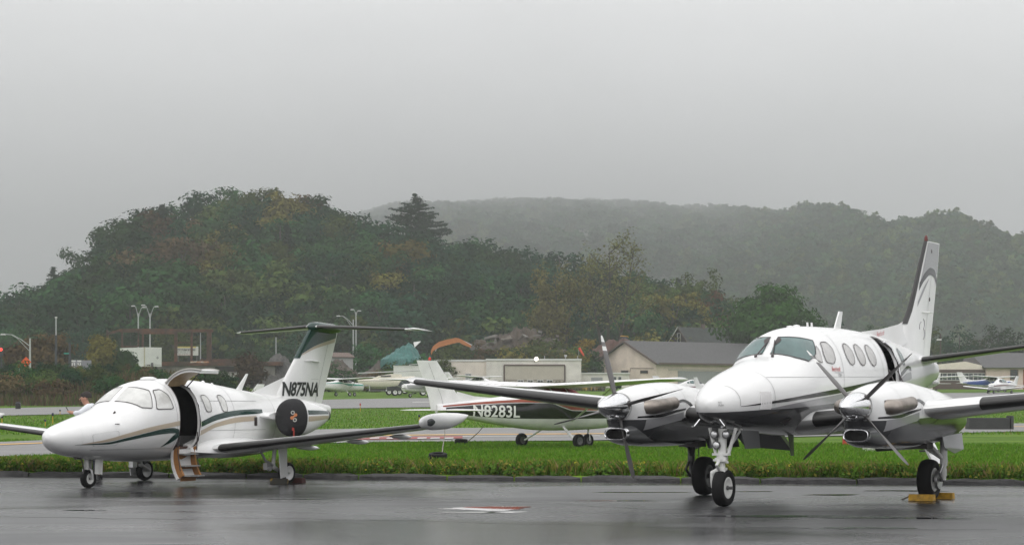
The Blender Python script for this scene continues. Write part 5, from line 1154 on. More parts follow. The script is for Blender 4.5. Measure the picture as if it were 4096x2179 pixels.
# ------------------------------------------------------------------ yard on the left bank: trailer, steel frame, signs, lamps
RUST = pmat('rusty_steel', (.068, .042, .031), .85, .2, var=.4, vs=1.5, col2=(.11, .05, .03), c2s=.8); CONC = pmat('dirty_concrete', (.16, .15, .135), .9, var=.3, vs=.7); GALV = pmat('galvanised_steel', (.42, .43, .43), .5, .4)
Y = 300.; X = gx(580, Y); B = thing('box_trailer', 'white box trailer with green and black company lettering on its long side', 'trailer', (X, Y, Z(1478, Y)), R(39)); zz = Z(1478, Y); zb0, zb1 = Z(1465, Y) - zz, Z(1388, Y) - zz
L_, W_ = 6.9, 2.55
bd = wbox(B, 'body', -.0, W_, 0, L_, zb0, zb1, pmat('trailer_white', (.62, .62, .60), .5, var=.08, vs=.8))
MB().box((-.02, .12, (zb0 + zb1) / 2), (.05, .24, zb1 - zb0)).build('corner_post', pmat('trailer_cream', (.42, .38, .27), .6, var=.2), bd); MB().box((W_ / 2, -.03, zb0 + .25), (W_ - .1, .05, .03)).build('rear_rail', GEARD, bd)
MB().box((W_ * .42, -.03, zb0 + .22), (.35, .05, .6)).build('rear_box', GEARD, bd); MB().prism([(W_ * .75 + .22 * math.cos(t), -.02, zb0 + 1.2 + .22 * math.sin(t)) for t in (0, 1.57, 3.14, 4.71)], (0, .015, 0)).build('hazard_diamond', pmat('placard_grey', (.3, .3, .3), .6), bd)
black = pmat('sign_black', (.015, .015, .015), .6); green = pmat('sign_green', (.02, .16, .07), .6); redS = pmat('sign_red', (.35, .03, .02), .6)
def scribble(parent, mat, fn, x0, x1, z0, h, seed, name='faded_lettering'):
    # lettering too worn and small to read: word-like rows of strokes
    rg = random.Random(seed); m = MB(); x = x0
    while x < x1:
        for k in range(rg.randint(3, 7)):
            if x > x1: break
            a, b, c, d = fn(x, z0), fn(x + h * .16, z0), fn(x + h * .16, z0 + h * rg.uniform(.6, 1)), fn(x, z0 + h * rg.uniform(.6, 1)); m.add([a, b, c, d], [(0, 1, 2, 3)]); x += h * .38
        x += h * .5
    return m.build(name, mat, parent, fix=False)
scribble(bd, green, lambda x, z: (-.012, 6.2 - x, zb0 + z), 0, 3.2, 1.75, .36, 1)
text_mesh('DANBURY TOPSOIL', .46, lambda x, y: (-.012, 6.6 - x, zb0 + 1.05 + y), 'lettering', black, bd, 1, 0, 9, .02)
scribble(bd, black, lambda x, z: (-.012, 6.4 - x, zb0 + z), 0, 2.6, .55, .3, 2)
for y_ in (1.2, 2.3):
    for x_ in (.3, W_ - .3): wheel(B, (x_, y_, .0 + .42 - .3), .45, .25, (-1 if x_ < 1 else 1, 0, 0), name='wheel')
MB().box((.5, 5.6, zb0 / 2), (.12, .12, zb0 + .3)).build('landing_leg', GEARD, B)
Y = 318.; B = thing('company_sign', 'white and yellow sign board with black topsoil company lettering', 'sign', (gx(745, Y), Y, Z(1437, Y)), 0); k = Y / 8926; sx = lambda px: (px - 745) * k; sz = lambda py: (1437 - py) * k
pb = wbox(B, 'board', sx(705), sx(793), 0, .12, sz(1421), sz(1385), pmat('sign_white', (.6, .6, .57), .6)); wbox(pb, 'header_band', sx(705) + .02, sx(784), -.015, -.002, sz(1391), sz(1385), pmat('sign_yellow', (.5, .42, .12), .6)); wbox(pb, 'name_band', sx(706), sx(782), -.013, -.002, sz(1403), sz(1394), black)
text_mesh('DANBURY TOP SOIL CO.', .34, lambda x, y: (sx(707) + x * .72, -.018, sz(1402) + y), 'lettering', MATS['sign_white'], pb, 1, 0, 9, .01); scribble(pb, black, lambda x, z: (sx(710) + x, -.012, sz(1410) + z), 0, 2.3, 0, .16, 3); scribble(pb, black, lambda x, z: (sx(713) + x, -.012, sz(1415) + z), 0, 2.0, 0, .15, 4); scribble(pb, redS, lambda x, z: (sx(714) + x, -.012, sz(1420) + z), 0, 2.1, 0, .16, 5)
for px in (712, 786): wbox(B, 'post', sx(px) - .06, sx(px) + .06, .13, .25, -1.5, sz(1390), GEARD)
Y = 312.; B = thing('rusty_canopy', 'open rusty steel canopy of posts and beams over the yard', 'canopy', (gx(640, Y), Y, Z(1450, Y)), 0); k = Y / 8926; sx = lambda px: (px - 640) * k; sz = lambda py: (1450 - py) * k
for (a, b, w_, h_) in (((425, 1335), (480, 1321), .3, .35), ((480, 1322), (560, 1321), .3, .5), ((560, 1325), (700, 1325), .3, .75), ((700, 1322), (852, 1322), .3, .4), ((480, 1387), (555, 1384), .2, .2), ((705, 1370), (765, 1369), .2, .15)):
    MB().bar((sx(a[0]), 0, sz(a[1])), (sx(b[0]), 0, sz(b[1])), w_, h_).build('beam', RUST, B)
for px, y0, y1, w_ in ((428, 1450, 1334, .22), (488, 1450, 1326, .25), (553, 1386, 1326, .2), (571, 1460, 1326, .25), (703, 1450, 1326, .4), (766, 1450, 1326, .28), (838, 1460, 1322, .5)): MB().bar((sx(px), .1, sz(y0)), (sx(px), .1, sz(y1)), w_, w_).build('post', RUST, B)
for px in (428, 571, 838): MB().bar((sx(px), 0, sz(1324)), (sx(px) - 1.5, 9, sz(1326)), .25, .35).build('rafter', RUST, B); MB().bar((sx(px) - 1.5, 9, sz(1450)), (sx(px) - 1.5, 9, sz(1326)), .25, .25).build('post', RUST, B)
Y = 306.; B = thing('loading_dock', 'long stained concrete loading dock with rusty edge beam', 'dock', (gx(860, Y), Y, Z(1500, Y)), R(-2)); k = Y / 8926; sx = lambda px: (px - 860) * k; sz = lambda py: (1500 - py) * k
wbox(B, 'base', sx(610), sx(1100), 0, 6, -2, sz(1462), CONC); wbox(B, 'edge_beam', sx(640), sx(1125), -.25, 6.2, sz(1462) + .003, sz(1446), RUST); wbox(B, 'painted_under_shade', sx(860), sx(1000), -.02, .03, sz(1486), sz(1466), INTER); wbox(B, 'warning_strip', sx(762), sx(836), -.28, -.255, sz(1450), sz(1444), pmat('chipped_orange', (.4, .16, .07), .8, col2=(.5, .5, .48), c2s=2.5)); wbox(B, 'upper_kerb', sx(790), sx(1010), 2, 5, sz(1446) + .01, sz(1434), RUST)  # thin dark panel on the base paints the shade below the edge beam
wbox(B, 'block_row', sx(905), sx(985), -1.6, -.6, -.6, sz(1493), pmat('pale_block', (.42, .41, .38), .9, var=.1))
def cobra(name, label, px, y0, y1, Y, arms, group=None):
    X = gx(px, Y); z0 = min(zt(X, Y), Z(y0, Y)); P = thing(name, label, 'street lamp', (X, Y, z0), 0, group); top = Z(y1, Y) - z0
    MB().tube([(0, 0, -.5), (0, 0, top)], [.14, .09], 8).build('pole', GALV, P)
    for dx, dz in arms:
        a = MB().tube([(0, 0, top - .9), (dx * .35, 0, top - .9 + (dz + .9) * .55), (dx * .7, 0, top + dz * .85), (dx, 0, top + dz)], [.05, .045, .04, .04], 6).build('arm', GALV, P)
        MB().box((dx + math.copysign(.22, dx), 0, top + dz - .02), (.62, .24, .15), taper=.7).build('lamp_head', pmat('lamp_head_grey', (.5, .5, .5), .5), a)
        if abs(dx) > 2: MB().tube([(0, 0, top - 1.5), (dx * .5, 0, top + dz * .5 - .25), (dx * .75, 0, top + dz * .85)], .03, 6).build('brace', GALV, a)
    return P
cobra('street_lamp', 'tall double-headed street lamp rising behind the left end of the rusty frame', 553, 1400, 1252, 335, ((.65, .9), (-.55, 1.1)))
cobra('street_lamp', 'tall double-headed street lamp rising behind the middle of the rusty frame', 600, 1400, 1252, 330, ((.75, 1.0), (-.8, 1.2)))
cobra('street_lamp', 'single-armed street lamp with long bracket beside the orange roadwork sign', 120, 1450, 1352, 250, ((-2.8, .45),))
cobra('street_lamp', 'long-armed street lamp standing behind the green and white jet tail', 1413, 1420, 1277, 345, ((-2.1, .55),))
cobra('street_lamp', 'slim twin-headed street lamp beside the shed', 1424, 1420, 1247, 365, ((.35, .2), (-.4, .4)))
def pole(name, label, px, y0, y1, Y, r, mat, cat='pole'):
    X = gx(px, Y); z0 = min(zt(X, Y), Z(y0, Y)); P = thing(name, label, cat, (X, Y, z0), 0); MB().tube([(0, 0, -.5), (0, 0, Z(y1, Y) - z0)], [r, r * .75], 8).build('shaft', mat, P); return P
DKW = pmat('dark_pole_wood', (.05, .055, .06), .8, var=.2)
P = pole('lamp_pole', 'dark pole with pale upper half and small lamp near the green street sign', 224, 1450, 1340, 240, .16, DKW, 'lamp pole'); MB().tube([(0, 0, Z(1340, 240) - P.location.z), (0, 0, Z(1272, 240) - P.location.z)], .07, 8).build('upper_shaft', GALV, P); MB().box((0, 0, Z(1269, 240) - P.location.z), (.22, .2, .14)).build('lamp_head', WTRIM, P)
P = pole('sign_pole', 'plain dark pole carrying a small green street-name sign', 279, 1480, 1370, 236, .16, DKW); MB().box((-.33, -.15, Z(1413, 236) - P.location.z), (.55, .04, .13)).build('street_name_sign', pmat('street_sign_green', (.03, .30, .22), .5), P)
pole('steel_post', 'thin grey steel post standing beside the company sign', 802, 1440, 1330, 313, .09, GALV); pole('steel_post', 'thin grey steel post above the loading dock end', 1104, 1440, 1348, 316, .09, GALV)
Y = 225.; P = thing('traffic_light', 'red traffic light with dark housing on a span beyond the brush', 'traffic light', (gx(5, Y), Y, Z(1470, Y)), 0); zz = Z(1470, Y)
MB().box((0, 0, Z(1404, Y) - zz), (.34, .3, .95)).build('housing', pmat('signal_housing', (.03, .03, .03), .5), P); MB().lathe([(0, .15), (.03, .12), (.05, .01)], (0, -.155, Z(1397, Y) - zz), (0, -1, 0), 14).build('red_lens', pmat('lit_red_lens', (1, .04, .03), .5, emit=3.0), P); MB().tube([(0, .1, -.5), (0, .1, Z(1395, Y) - zz)], .06, 6).build('post', DKW, P)
def diamond_sign(label, px, py, Y, s, mat):
    P = thing('roadwork_sign', label, 'sign', (gx(px, Y), Y, Z(1475, Y)), 0); z = Z(py, Y) - P.location.z
    MB().prism([(0, 0, z - s), (s, 0, z), (0, 0, z + s), (-s, 0, z)], (0, .03, 0)).build('panel', mat, P); MB().tube([(0, .05, -.4), (0, .05, z)], .04, 6).build('post', GALV, P)
diamond_sign('large orange diamond roadwork sign above the brush', 104, 1447, 214, .50, ORANGE); diamond_sign('small orange roadwork sign half hidden in the brush', 77, 1464, 213, .20, ORANGE)
SW = pmat('route_sign_white', (.6, .6, .58), .5)
for px, t_, lb in ((294, '2', 'white route marker numbered two standing nearer the dark sign pole'), (317, '7', 'white route marker numbered seven against the grey panel board')):
    Y = 228.; P = thing('route_sign', lb, 'sign', (gx(px, Y), Y, Z(1478, Y)), 0); z = Z(1456, Y) - P.location.z
    b_ = MB().box((0, 0, z), (.42, .03, .42)).build('panel', black, P); MB().box((0, -.02, z), (.36, .01, .36)).build('face', SW, b_); text_mesh(t_, .36, lambda x, y: (-.10 + x, -.028, z - .13 + y), 'numeral', black, b_, 1, 0, 9, .01)
    MB().box((0, 0, z + .33), (.42, .03, .16)).build('plate', SW, P); MB().box((0, 0, z - .33), (.40, .03, .14)).build('plate', SW, P); MB().tube([(0, .05, -.6), (0, .05, z + .4)], .03, 6).build('post', GALV, P)
Y = 232.; tag(MB().box((gx(325, Y), Y + .5, Z(1458, Y)), (1.9, .1, .95)).build('grey_panel_board', pmat('panel_grey', (.22, .22, .24), .6)), 'plain grey panel board standing behind the route markers', 'board')
P = pole('utility_pole', 'utility pole with crossarm and grey transformer behind the block hangar', 2187, 1440, 1362, 372, .16, pmat('pole_brown', (.07, .055, .045), .9)); z = Z(1368, 372) - P.location.z; MB().box((0, -.1, z), (1.5, .1, .12)).build('crossarm', MATS['pole_brown'], P); MB().lathe([(-.42, .22), (.4, .22), (.45, .1)], (.38, -.1, z - .85), (0, 0, 1), 12).build('transformer', GALV, P)
P = pole('utility_pole', 'leaning utility pole with white lamp behind the pinkish hangar', 3762, 1440, 1335, 345, .15, MATS['pole_brown']); MB().box((-.25, -.2, Z(1358, 345) - P.location.z), (.7, .3, .2)).build('lamp_head', WTRIM, P)
Y = 345.; P = thing('windsock', 'orange windsock hanging limp from a thin mast behind the block hangar', 'windsock', (gx(2315, Y), Y, Z(1440, Y)), 0); z = Z(1390, Y) - Z(1440, Y); MB().tube([(0, 0, -1), (0, 0, z)], .03, 6).build('mast', GALV, P); MB().tube([(.05, 0, z), (.45, 0, z - .7), (.85, 0, z - 1.35)], [.19, .16, .10], 12).build('sock', pmat('windsock_orange', (.62, .06, .02), .7), P)

# ------------------------------------------------------------------ earthworks: mounds, tarp, machines
DIRT = pmat('dug_earth', (.075, .058, .045), .95, var=.45, vs=.9, col2=(.055, .048, .04), c2s=.12, bump=.8, bs=2.2); RDIRT = pmat('red_earth', (.085, .042, .032), .95, var=.35, vs=1.0, bump=.8, bs=2.0); GRAVEL = pmat('dark_gravel', (.065, .062, .058), .95, var=.5, vs=3, bump=.9, bs=4)
def mound(name, label, x0, x1, ytop, ybase, Y, depth, mat, seed=0, rough=.5, peak=.5, ex=1.5):
    rg = random.Random(seed); xa, xb = gx(x0, Y), gx(x1, Y); cx, rx = (xa + xb) / 2, (xb - xa) / 2; zb = Z(ybase, Y); h = Z(ytop, Y) - zb; N, M_ = 72, 40; m = MB(); V = []
    for j in range(M_ + 1):
        for i in range(N + 1):
            u, v = -1 + 2 * i / N, -1 + 2 * j / M_; us = u - (peak - .5) * 1.2 * (1 - abs(u)); r = min(1, math.hypot(us, v)); z = h * (1 - r ** ex)
            p = Vector((u * rx, v * depth, seed * 7.3)); z += rough * h * .34 * (mnoise.noise(p * .45) + .6 * mnoise.noise(p * 1.1) + .45 * mnoise.noise(p * 2.6) + .3 * mnoise.noise(p * 5.5)) * (1 - r ** 3)
            V.append((cx + u * rx, Y + v * depth, zb + max(z, 0) - 1.2 * (r > .985)))
    m.add(V, [(j * (N + 1) + i, j * (N + 1) + i + 1, (j + 1) * (N + 1) + i + 1, (j + 1) * (N + 1) + i) for j in range(M_) for i in range(N)])
    o = m.build(name, mat, smooth=50, fix=False); tag(o, label, 'mound'); return o
mound('gravel_mound', 'tall cone of dark gravel behind the jet tail', 980, 1240, 1418, 1560, 312, 9, GRAVEL, 1); mound('dirt_mound', 'broad brown dirt mound in front of the shed', 1230, 1500, 1440, 1570, 305, 9, DIRT, 2, .5, .4)
mound('dirt_mound', 'long brown dirt bank under the teal tarpaulin', 1380, 1830, 1415, 1560, 330, 10, DIRT, 3, .6, .55); mound('dirt_mound', 'high earth bank below the orange excavator arm', 1700, 2100, 1368, 1520, 352, 12, DIRT, 4, .5, .55); mound('dirt_mound', 'wide bank of loose dark earth under the rubble', 1860, 2420, 1352, 1500, 368, 14, DIRT, 5, .4, .45); mound('red_earth_bank', 'red earth bank beside the yellow loader', 2200, 2720, 1362, 1520, 366, 10, RDIRT, 6, .5, .6)
mound('rubble_heap', 'heap of broken timber and concrete on the earth bank', 1900, 2300, 1326, 1440, 357, 7, DIRT, 9, 1.0, .45)
tp = mound('teal_tarpaulin', 'crumpled teal tarpaulin covering a heap on the dirt bank', 1520, 1692, 1366, 1440, 327, 4, pmat('teal_tarp', (.025, .13, .115), .5, var=.2, vs=2, bump=.8, bs=1.5), 8, 1.0, .85, 1.25); tp['category'] = 'tarpaulin'
Y = 325.; tag(MB().prism([(gx(1655, Y), Y - 1, Z(1370, Y)), (gx(1684, Y), Y - 1, Z(1366, Y)), (gx(1660, Y), Y - 1.5, Z(1390, Y))], (0, .1, .05)).build('sheet_scrap', WTRIM), 'torn white sheet flap at the end of the teal tarpaulin', 'sheet')
rg = random.Random(12); PLANK = pmat('broken_timber', (.12, .10, .085), .9, var=.4, vs=1)
for i in range(46):
    px = rg.uniform(1960, 2230); Y = rg.uniform(352, 362); py = rg.uniform(1322, 1356) + abs(px - 2090) * .14; L = rg.uniform(.6, 2.6)
    o = MB().box((0, 0, 0), (L, rg.uniform(.15, .6), rg.uniform(.12, .4))).build('rubble_piece', [PLANK, CONC, DIRT][i % 3]); o.location = at(px, py + 5, Y); o.rotation_euler = (rg.uniform(-.4, .4), rg.uniform(-.5, .5), rg.uniform(0, 3)); tag(o, 'broken timber or concrete chunk lying on the rubble heap', 'rubble', 'pieces of the rubble heap')
EXO = pmat('excavator_orange', (.33, .115, .025), .5, var=.15, vs=1.2)
Y = 340.; P = thing('excavator', 'orange excavator with arched boom reaching over the dirt bank', 'excavator', (gx(1735, Y), Y, Z(1440, Y)), 0); zb = Z(1440, Y); k = Y / 8926; q = lambda px, py: ((px - 1735) * k, 0, (1440 - py) * k)
bm_ = MB(); arc = [(1724, 1412, 17), (1732, 1394, 20), (1755, 1378, 22), (1790, 1368, 22), (1825, 1360, 20), (1838, 1362, 14)]
bm_.loft([[(q(x, y + h / 2)[0], d_, q(x, y + h / 2)[2]) if e_ else (q(x, y - h / 2)[0], d_, q(x, y - h / 2)[2]) for d_, e_ in ((-.25, 1), (-.25, 0), (.25, 0), (.25, 1))] for x, y, h in arc]); bo = bm_.build('boom', EXO, P)
st = MB(); st.loft([[(q(x, y + h / 2)[0], d_, q(x, y + h / 2)[2]) if e_ else (q(x, y - h / 2)[0], d_, q(x, y - h / 2)[2]) for d_, e_ in ((-.2, 1), (-.2, 0), (.2, 0), (.2, 1))] for x, y, h in ((1832, 1358, 14), (1850, 1368, 18), (1885, 1386, 9))]); st.build('stick', EXO, P)
MB().tube([q(1766, 1366), q(1806, 1356)], .08, 8).build('hydraulic_ram', pmat('ram_orange', (.5, .25, .12), .4), bo); MB().tube([q(1742, 1404), q(1748, 1384)], .07, 8).build('hydraulic_ram', STEEL, bo); MB().tube([q(1842, 1357), q(1888, 1380)], .07, 8).build('hydraulic_ram', STEEL, bo)
MB().prism([q(1880, 1384), q(1895, 1382), q(1900, 1396), q(1886, 1400), q(1878, 1394)], (0, .9, 0)).build('bucket', GEARD, P); MB().box((-.5, 1.6, -.6), (3.2, 2.6, 1.2)).build('body', EXO, P); MB().box((-1.0, 1.0, .3), (1.1, 1.0, 1.0)).build('cab', GLASSD, P)
for y_ in (-.3, 1.9): MB().box((-.5, y_ + 1, -1.5), (3.8, .5, .8)).build('track', GEARD, P)
YEL = pmat('loader_yellow', (.52, .28, .02), .5, var=.12)
Y = 372.; P = thing('wheel_loader', 'yellow wheel loader with dark cab beyond the red earth bank', 'loader', (gx(2505, Y), Y, Z(1385, Y)), 0); k = Y / 8926; q = lambda px, py: ((px - 2505) * k, 0, (1385 - py) * k)
cb = MB().prism([q(2484, 1370), q(2484, 1345), q(2510, 1345), q(2514, 1368)], (0, 1.6, 0)).build('cab', GLASSD, P); MB().prism([q(2482, 1345), q(2484, 1341), q(2512, 1343), q(2515, 1348)], (0, 1.7, 0)).build('cab_roof', YEL, cb); MB().prism([q(2480, 1378), q(2505, 1372), q(2515, 1366), q(2545, 1370), q(2552, 1376), q(2550, 1388), q(2484, 1388)], (0, 1.8, 0)).build('engine_hood', YEL, P); MB().bar(q(2470, 1374), q(2440, 1388), .3, .3).build('lift_arm', YEL, P); MB().prism([q(2442, 1378), q(2428, 1396), q(2446, 1398)], (0, 2, 0)).build('bucket', GEARD, P)
for px in (2490, 2535): wheel(P, (q(px, 1388)[0], -.1, -.1), .7, .5, (0, -1, 0), rim=YEL)

# ------------------------------------------------------------------ aircraft, boat and vehicles parked across the field
def park(px, Y): X = gx(px, Y); return (X, Y, zt(X, Y))
TEALP = pmat('teal_paint', (.04, .25, .19), .4); BLUEP = pmat('blue_paint', (.03, .07, .28), .35); MAROON = pmat('maroon_paint', (.12, .03, .035), .4)
light_plane('high_wing_airplane', 'white high-wing airplane with teal stripe parked beside the boat', park(1418, 252), R(222), True, OLDWHITE, TEALP, OLDWHITE)
light_plane('high_wing_airplane', 'white high-wing airplane parked in front of the white trailer box', park(1640, 240), R(55), True, OLDWHITE, GREYP, GREYP)
light_plane('low_wing_airplane', 'white low-wing airplane with maroon stripe parked by the brown hangar door', park(3975, 272), R(52), False, WHITE, MAROON, MAROON)
light_plane('high_wing_airplane', 'white high-wing airplane with blue tail parked behind the low-wing one', park(4020, 290), R(140), True, WHITE, BLUEP, BLUEP, fincol=OLDWHITE)
light_plane('high_wing_airplane', 'white high-wing airplane parked at the left end of the brown hangar door', park(3690, 285), R(60), True, WHITE, GREYP, GREYP)
light_plane('low_wing_airplane', 'white low-wing airplane with four side windows parked by the tan hangar', park(2830, 250), R(205), False, WHITE, MAROON, GREYP)
light_plane('low_wing_airplane', 'white low-wing airplane partly hidden behind the propeller airplane nose', park(2900, 215), R(240), False, WHITE, GREYP, GREYP)
light_plane('high_wing_airplane', 'white airplane with blue flash on its fin parked behind the jet', (-31.5, 222, .9), R(20), True, WHITE, BLUEP, BLUEP, fincol=WHITE)
light_plane('high_wing_airplane', 'white high-wing airplane parked before the block hangar', park(1960, 292), R(150), True, OLDWHITE, GREYP, GREYP)
Y = 262.; P = thing('sailboat_hull', 'cream sailboat with lowered mast on a yard trailer', 'boat', park(1545, Y), R(6)); 
HB = Hull([(-3.4,1.75,1.70,1.72,.02),(-3.2,1.78,1.30,1.68,.25),(-2.4,1.85,.85,1.6,.75),(-1,1.95,.62,1.5,1.05),(1,2.1,.62,1.5,1.15),(2.6,2.2,.75,1.6,1.1),(3.3,2.22,.9,1.65,1.0)], 0, 2.6); CREAM = pmat('gelcoat_cream', (.6, .56, .46), .4, var=.06)
hb = HB.mesh(.3, 24).build('hull', CREAM, P, smooth=45); HB.strip([(-3.1, 1.68), (0, 1.72), (3.2, 1.85)], [(-3.1, 1.64), (0, 1.66), (3.2, 1.79)], 1, .01).build('hull_stripe', FRAME, hb); HB.strip([(-2.6, 1.0), (0, .92), (3.2, 1.12)], [(-2.6, .97), (0, .88), (3.2, 1.08)], 1, .01).build('waterline', FRAME, hb)
MB().loft([[(a, y_, z) for y_, z in ((-w_, 1.9 + .06 * a), (-w_ * .8, h_ + .06 * a), (w_ * .8, h_ + .06 * a), (w_, 1.9 + .06 * a))] for a, w_, h_ in ((-1.6, .3, 2.05), (-.9, .6, 2.3), (.6, .75, 2.45), (1.8, .75, 2.3))]).build('cabin', CREAM, P); MB().box((-.1, -.71, 2.22), (1.2, .06, .14), Matrix.Rotation(R(-3), 3, 'Y')).build('cabin_window', GLASSD, P)
MB().tube([(-3.3, 0, 2.55), (5.5, .3, 2.95)], .06, 8).build('mast', GALV, P); MB().box((.6, 0, .52), (5.2, 1.6, .15)).build('trailer_frame', GEARD, P)
for a_ in (.3, 1.5):
    for y_ in (-.9, .9): wheel(P, (a_, y_, .33), .33, .2, (0, -1 if y_ < 0 else 1, 0))
for a_ in (-2, 2.2): MB().bar((a_, -.8, .5), (a_, -.8, 1.15), .1).build('bunk_post', GALV, P)
Y = 272.; P = thing('box_truck', 'white cargo box trailer standing behind the boat', 'trailer', park(1640, Y), 0); bx_ = MB().box((0, 0, 2.1), (3.9, 2.4, 2.5)).build('cargo_box', pmat('trailer_white', (.62, .62, .6), .5), P); MB().box((0, 0, 3.39), (4.0, 2.5, .07)).build('roof_rail', WTRIM, bx_); MB().box((0, 0, .72), (4.2, 1.2, .18)).build('chassis', GEARD, P)
for a_ in (-.6, .5): wheel(P, (a_, -1, .4), .4, .25, (0, -1, 0)); wheel(P, (a_, 1, .4), .4, .25, (0, 1, 0))
Y = 256.; P = thing('pickup_truck', 'dark pickup truck parked beside the boat trailer', 'truck', park(1632, Y), R(5)); DKP = pmat('dark_green_truck', (.018, .02, .02), .3)
bd = MB().prism([(-2.4, -.85, .55), (-2.45, -.85, 1.0), (-1.2, -.85, 1.12), (-.75, -.85, 1.75), (.55, -.85, 1.78), (.7, -.85, 1.15), (2.6, -.85, 1.15), (2.6, -.85, .55)], (0, 1.7, 0)).build('body', DKP, P); MB().prism([(-1.05, -.87, 1.17), (-.7, -.87, 1.66), (-.1, -.87, 1.68), (-.1, -.87, 1.17)], (0, .015, 0)).build('side_window', PANE, bd); MB().prism([(0, -.87, 1.17), (0, -.87, 1.68), (.48, -.87, 1.70), (.58, -.87, 1.17)], (0, .015, 0)).build('side_window', PANE, bd); MB().box((-2.46, -.55, .85), (.04, .3, .18)).build('headlight', WTRIM, bd); MB().box((-2.5, 0, .6), (.12, 1.7, .18)).build('bumper', CHROME, bd)
for a_ in (-1.5, 1.7):
    for y_ in (-.8, .8): wheel(P, (a_, y_, .38), .38, .25, (0, -1 if y_ < 0 else 1, 0))
Y = 300.; P = thing('dumpster', 'yellow dumpster standing by the tan hangar', 'dumpster', park(2365, Y), 0); MB().prism([(-1.2, 0, .1), (-1.5, 0, 1.1), (1.5, 0, 1.1), (1.2, 0, .1)], (0, 1.5, 0)).build('bin', pmat('dumpster_yellow', (.45, .27, .05), .6, var=.1), P); MB().box((0, .75, 1.15), (3.1, 1.6, .08)).build('lid', GEARD, P)
Y = 296.; 
for px, lb in ((2395, 'grey picnic table nearest the yellow dumpster'), (2425, 'grey picnic table beside the small clipped cones')):
    P = thing('picnic_table', lb, 'table', park(px, Y), R(8)); MB().box((0, 0, .74), (1.8, .75, .05)).build('tabletop', pmat('grey_boards', (.2, .18, .16), .9), P)
    for y_ in (-.65, .65): MB().box((0, y_, .44), (1.8, .26, .05)).build('bench', MATS['grey_boards'], P)
    for a_ in (-.6, .6): MB().bar((a_, -.6, 0), (a_, .25, .74), .08).build('leg', MATS['grey_boards'], P); MB().bar((a_, .6, 0), (a_, -.25, .74), .08).build('leg', MATS['grey_boards'], P)

# ------------------------------------------------------------------ small things on the field
def edge_light(label, px, py_base, h, Y, cap, cat='edge light'):
    X = gx(px, Y); P = thing('edge_light', label, cat, (X, Y, zt(X, Y)), 0); MB().tube([(0, 0, -.02), (0, 0, h * .72)], .022, 8).build('stake', YELLOW, P); MB().lathe([(0, .05), (.06, .055), (h * .26, .05), (h * .28, .01)], (0, 0, h * .72), (0, 0, 1), 12).build('lens', cap, P)
NAVY = pmat('blue_lens', (.012, .016, .05), .25)
edge_light('yellow stake with dark blue cap at the taxiway edge, by the jet nose', 181, 1712, .36, 112, NAVY); edge_light('yellow stake with dark blue cap in the grass, second from the jet nose', 211, 1695, .62, 118, NAVY); edge_light('yellow stake with dark blue cap at the runway edge, beyond the other two stakes', 240, 1668, .40, 150, NAVY); edge_light('yellow stake with dark blue cap beside the jet wing tip tank', 1677, 1695, .46, 122, NAVY)
edge_light('red runway edge marker on a pale stake', 1441, 1625, .62, 168, pmat('red_marker', (.42, .03, .02), .4)); edge_light('yellow stake with dark cap beyond the left wing', 8, 1700, .55, 114, NAVY)
X = gx(72, 178.); P = thing('marker_barrel', 'small black barrel standing on the grass beside the far runway', 'barrel', (X, 178., zt(X, 178.)), 0); MB().lathe([(0, .2), (.1, .22), (.5, .22), (.52, .17), (.62, .16)], (0, 0, 0), (0, 0, 1), 14).build('drum', BLACKP, P, smooth=40)
def tyre(label, px, Y, mat, r=.32, tilt=0.0):
    X = gx(px, Y); o = MB().lathe([(-.09, r * .55), (-.11, r * .75), (-.09, r * .95), (0, r), (.09, r * .95), (.11, r * .75), (.09, r * .55), (-.09, r * .55)], (0, 0, 0), (0, 0, 1), 24, cap=False).build('old_tyre', mat, smooth=50); o.location = (X, Y, zt(X, Y) + .07); o.rotation_euler = (tilt, 0, 0); tag(o, label, 'tyre')
tyre('white-painted tyre lying on the grass beyond the right propeller', 3495, 64.5, pmat('painted_tyre_white', (.5, .5, .47), .7, var=.15)); tyre('black tyre weight lying on the grass under the tie-down rope', 1752, 56, TYRE, .24, .15); tyre('dark tyre weight lying flat near the taxiway under the tail', 1845, 73, TYRE, .22)
ROPE = pmat('tie_down_rope', (.2, .18, .15), .9)
for (a, b, lb) in (((1780, 1712), (1768, 1832), 'knotted tie-down rope hanging from the high-wing tail to a tyre'), ((1935, 1702), (1870, 1782), 'slanting tie-down rope running from the fuselage to the grass')):
    Ya, Yb = 65.5, (56 if a[0] == 1780 else 73); p0, p1 = Vector(at(a[0], a[1], Ya)), Vector((gx(b[0], Yb), Yb, zt(0, Yb) + .1)); m = MB(); m.tube([p0, p0.lerp(p1, .3) + Vector((.01, 0, -.03)), p0.lerp(p1, .65) + Vector((-.01, 0, -.04)), p1], [.012, .012, .016, .012], 6); tag(m.build('tie_down_rope', ROPE), lb, 'rope')
X = gx(3950, 104.); tag(MB().box((X, 104, zt(X, 104) + .25), (1.9, .9, .62)).box((X + 1.05, 104, zt(X, 104) + .28), (.12, 1.0, .75)).build('equipment_box', pmat('dark_box', (.03, .032, .03), .6, var=.2)), 'dark equipment box standing in the grass beyond the right wing', 'box')
X = gx(3390, 72.); P = thing('pavement_marker', 'white plank with red end lying by the taxiway edge', 'marker', (X, 72., zt(X, 72)), 0); MB().box((.6, 0, .1), (1.1, .2, .12)).build('plank', PAINTW, P); MB().box((-.05, 0, .12), (.2, .2, .2)).build('end_block', pmat('red_marker', (.42, .03, .02), .4), P)
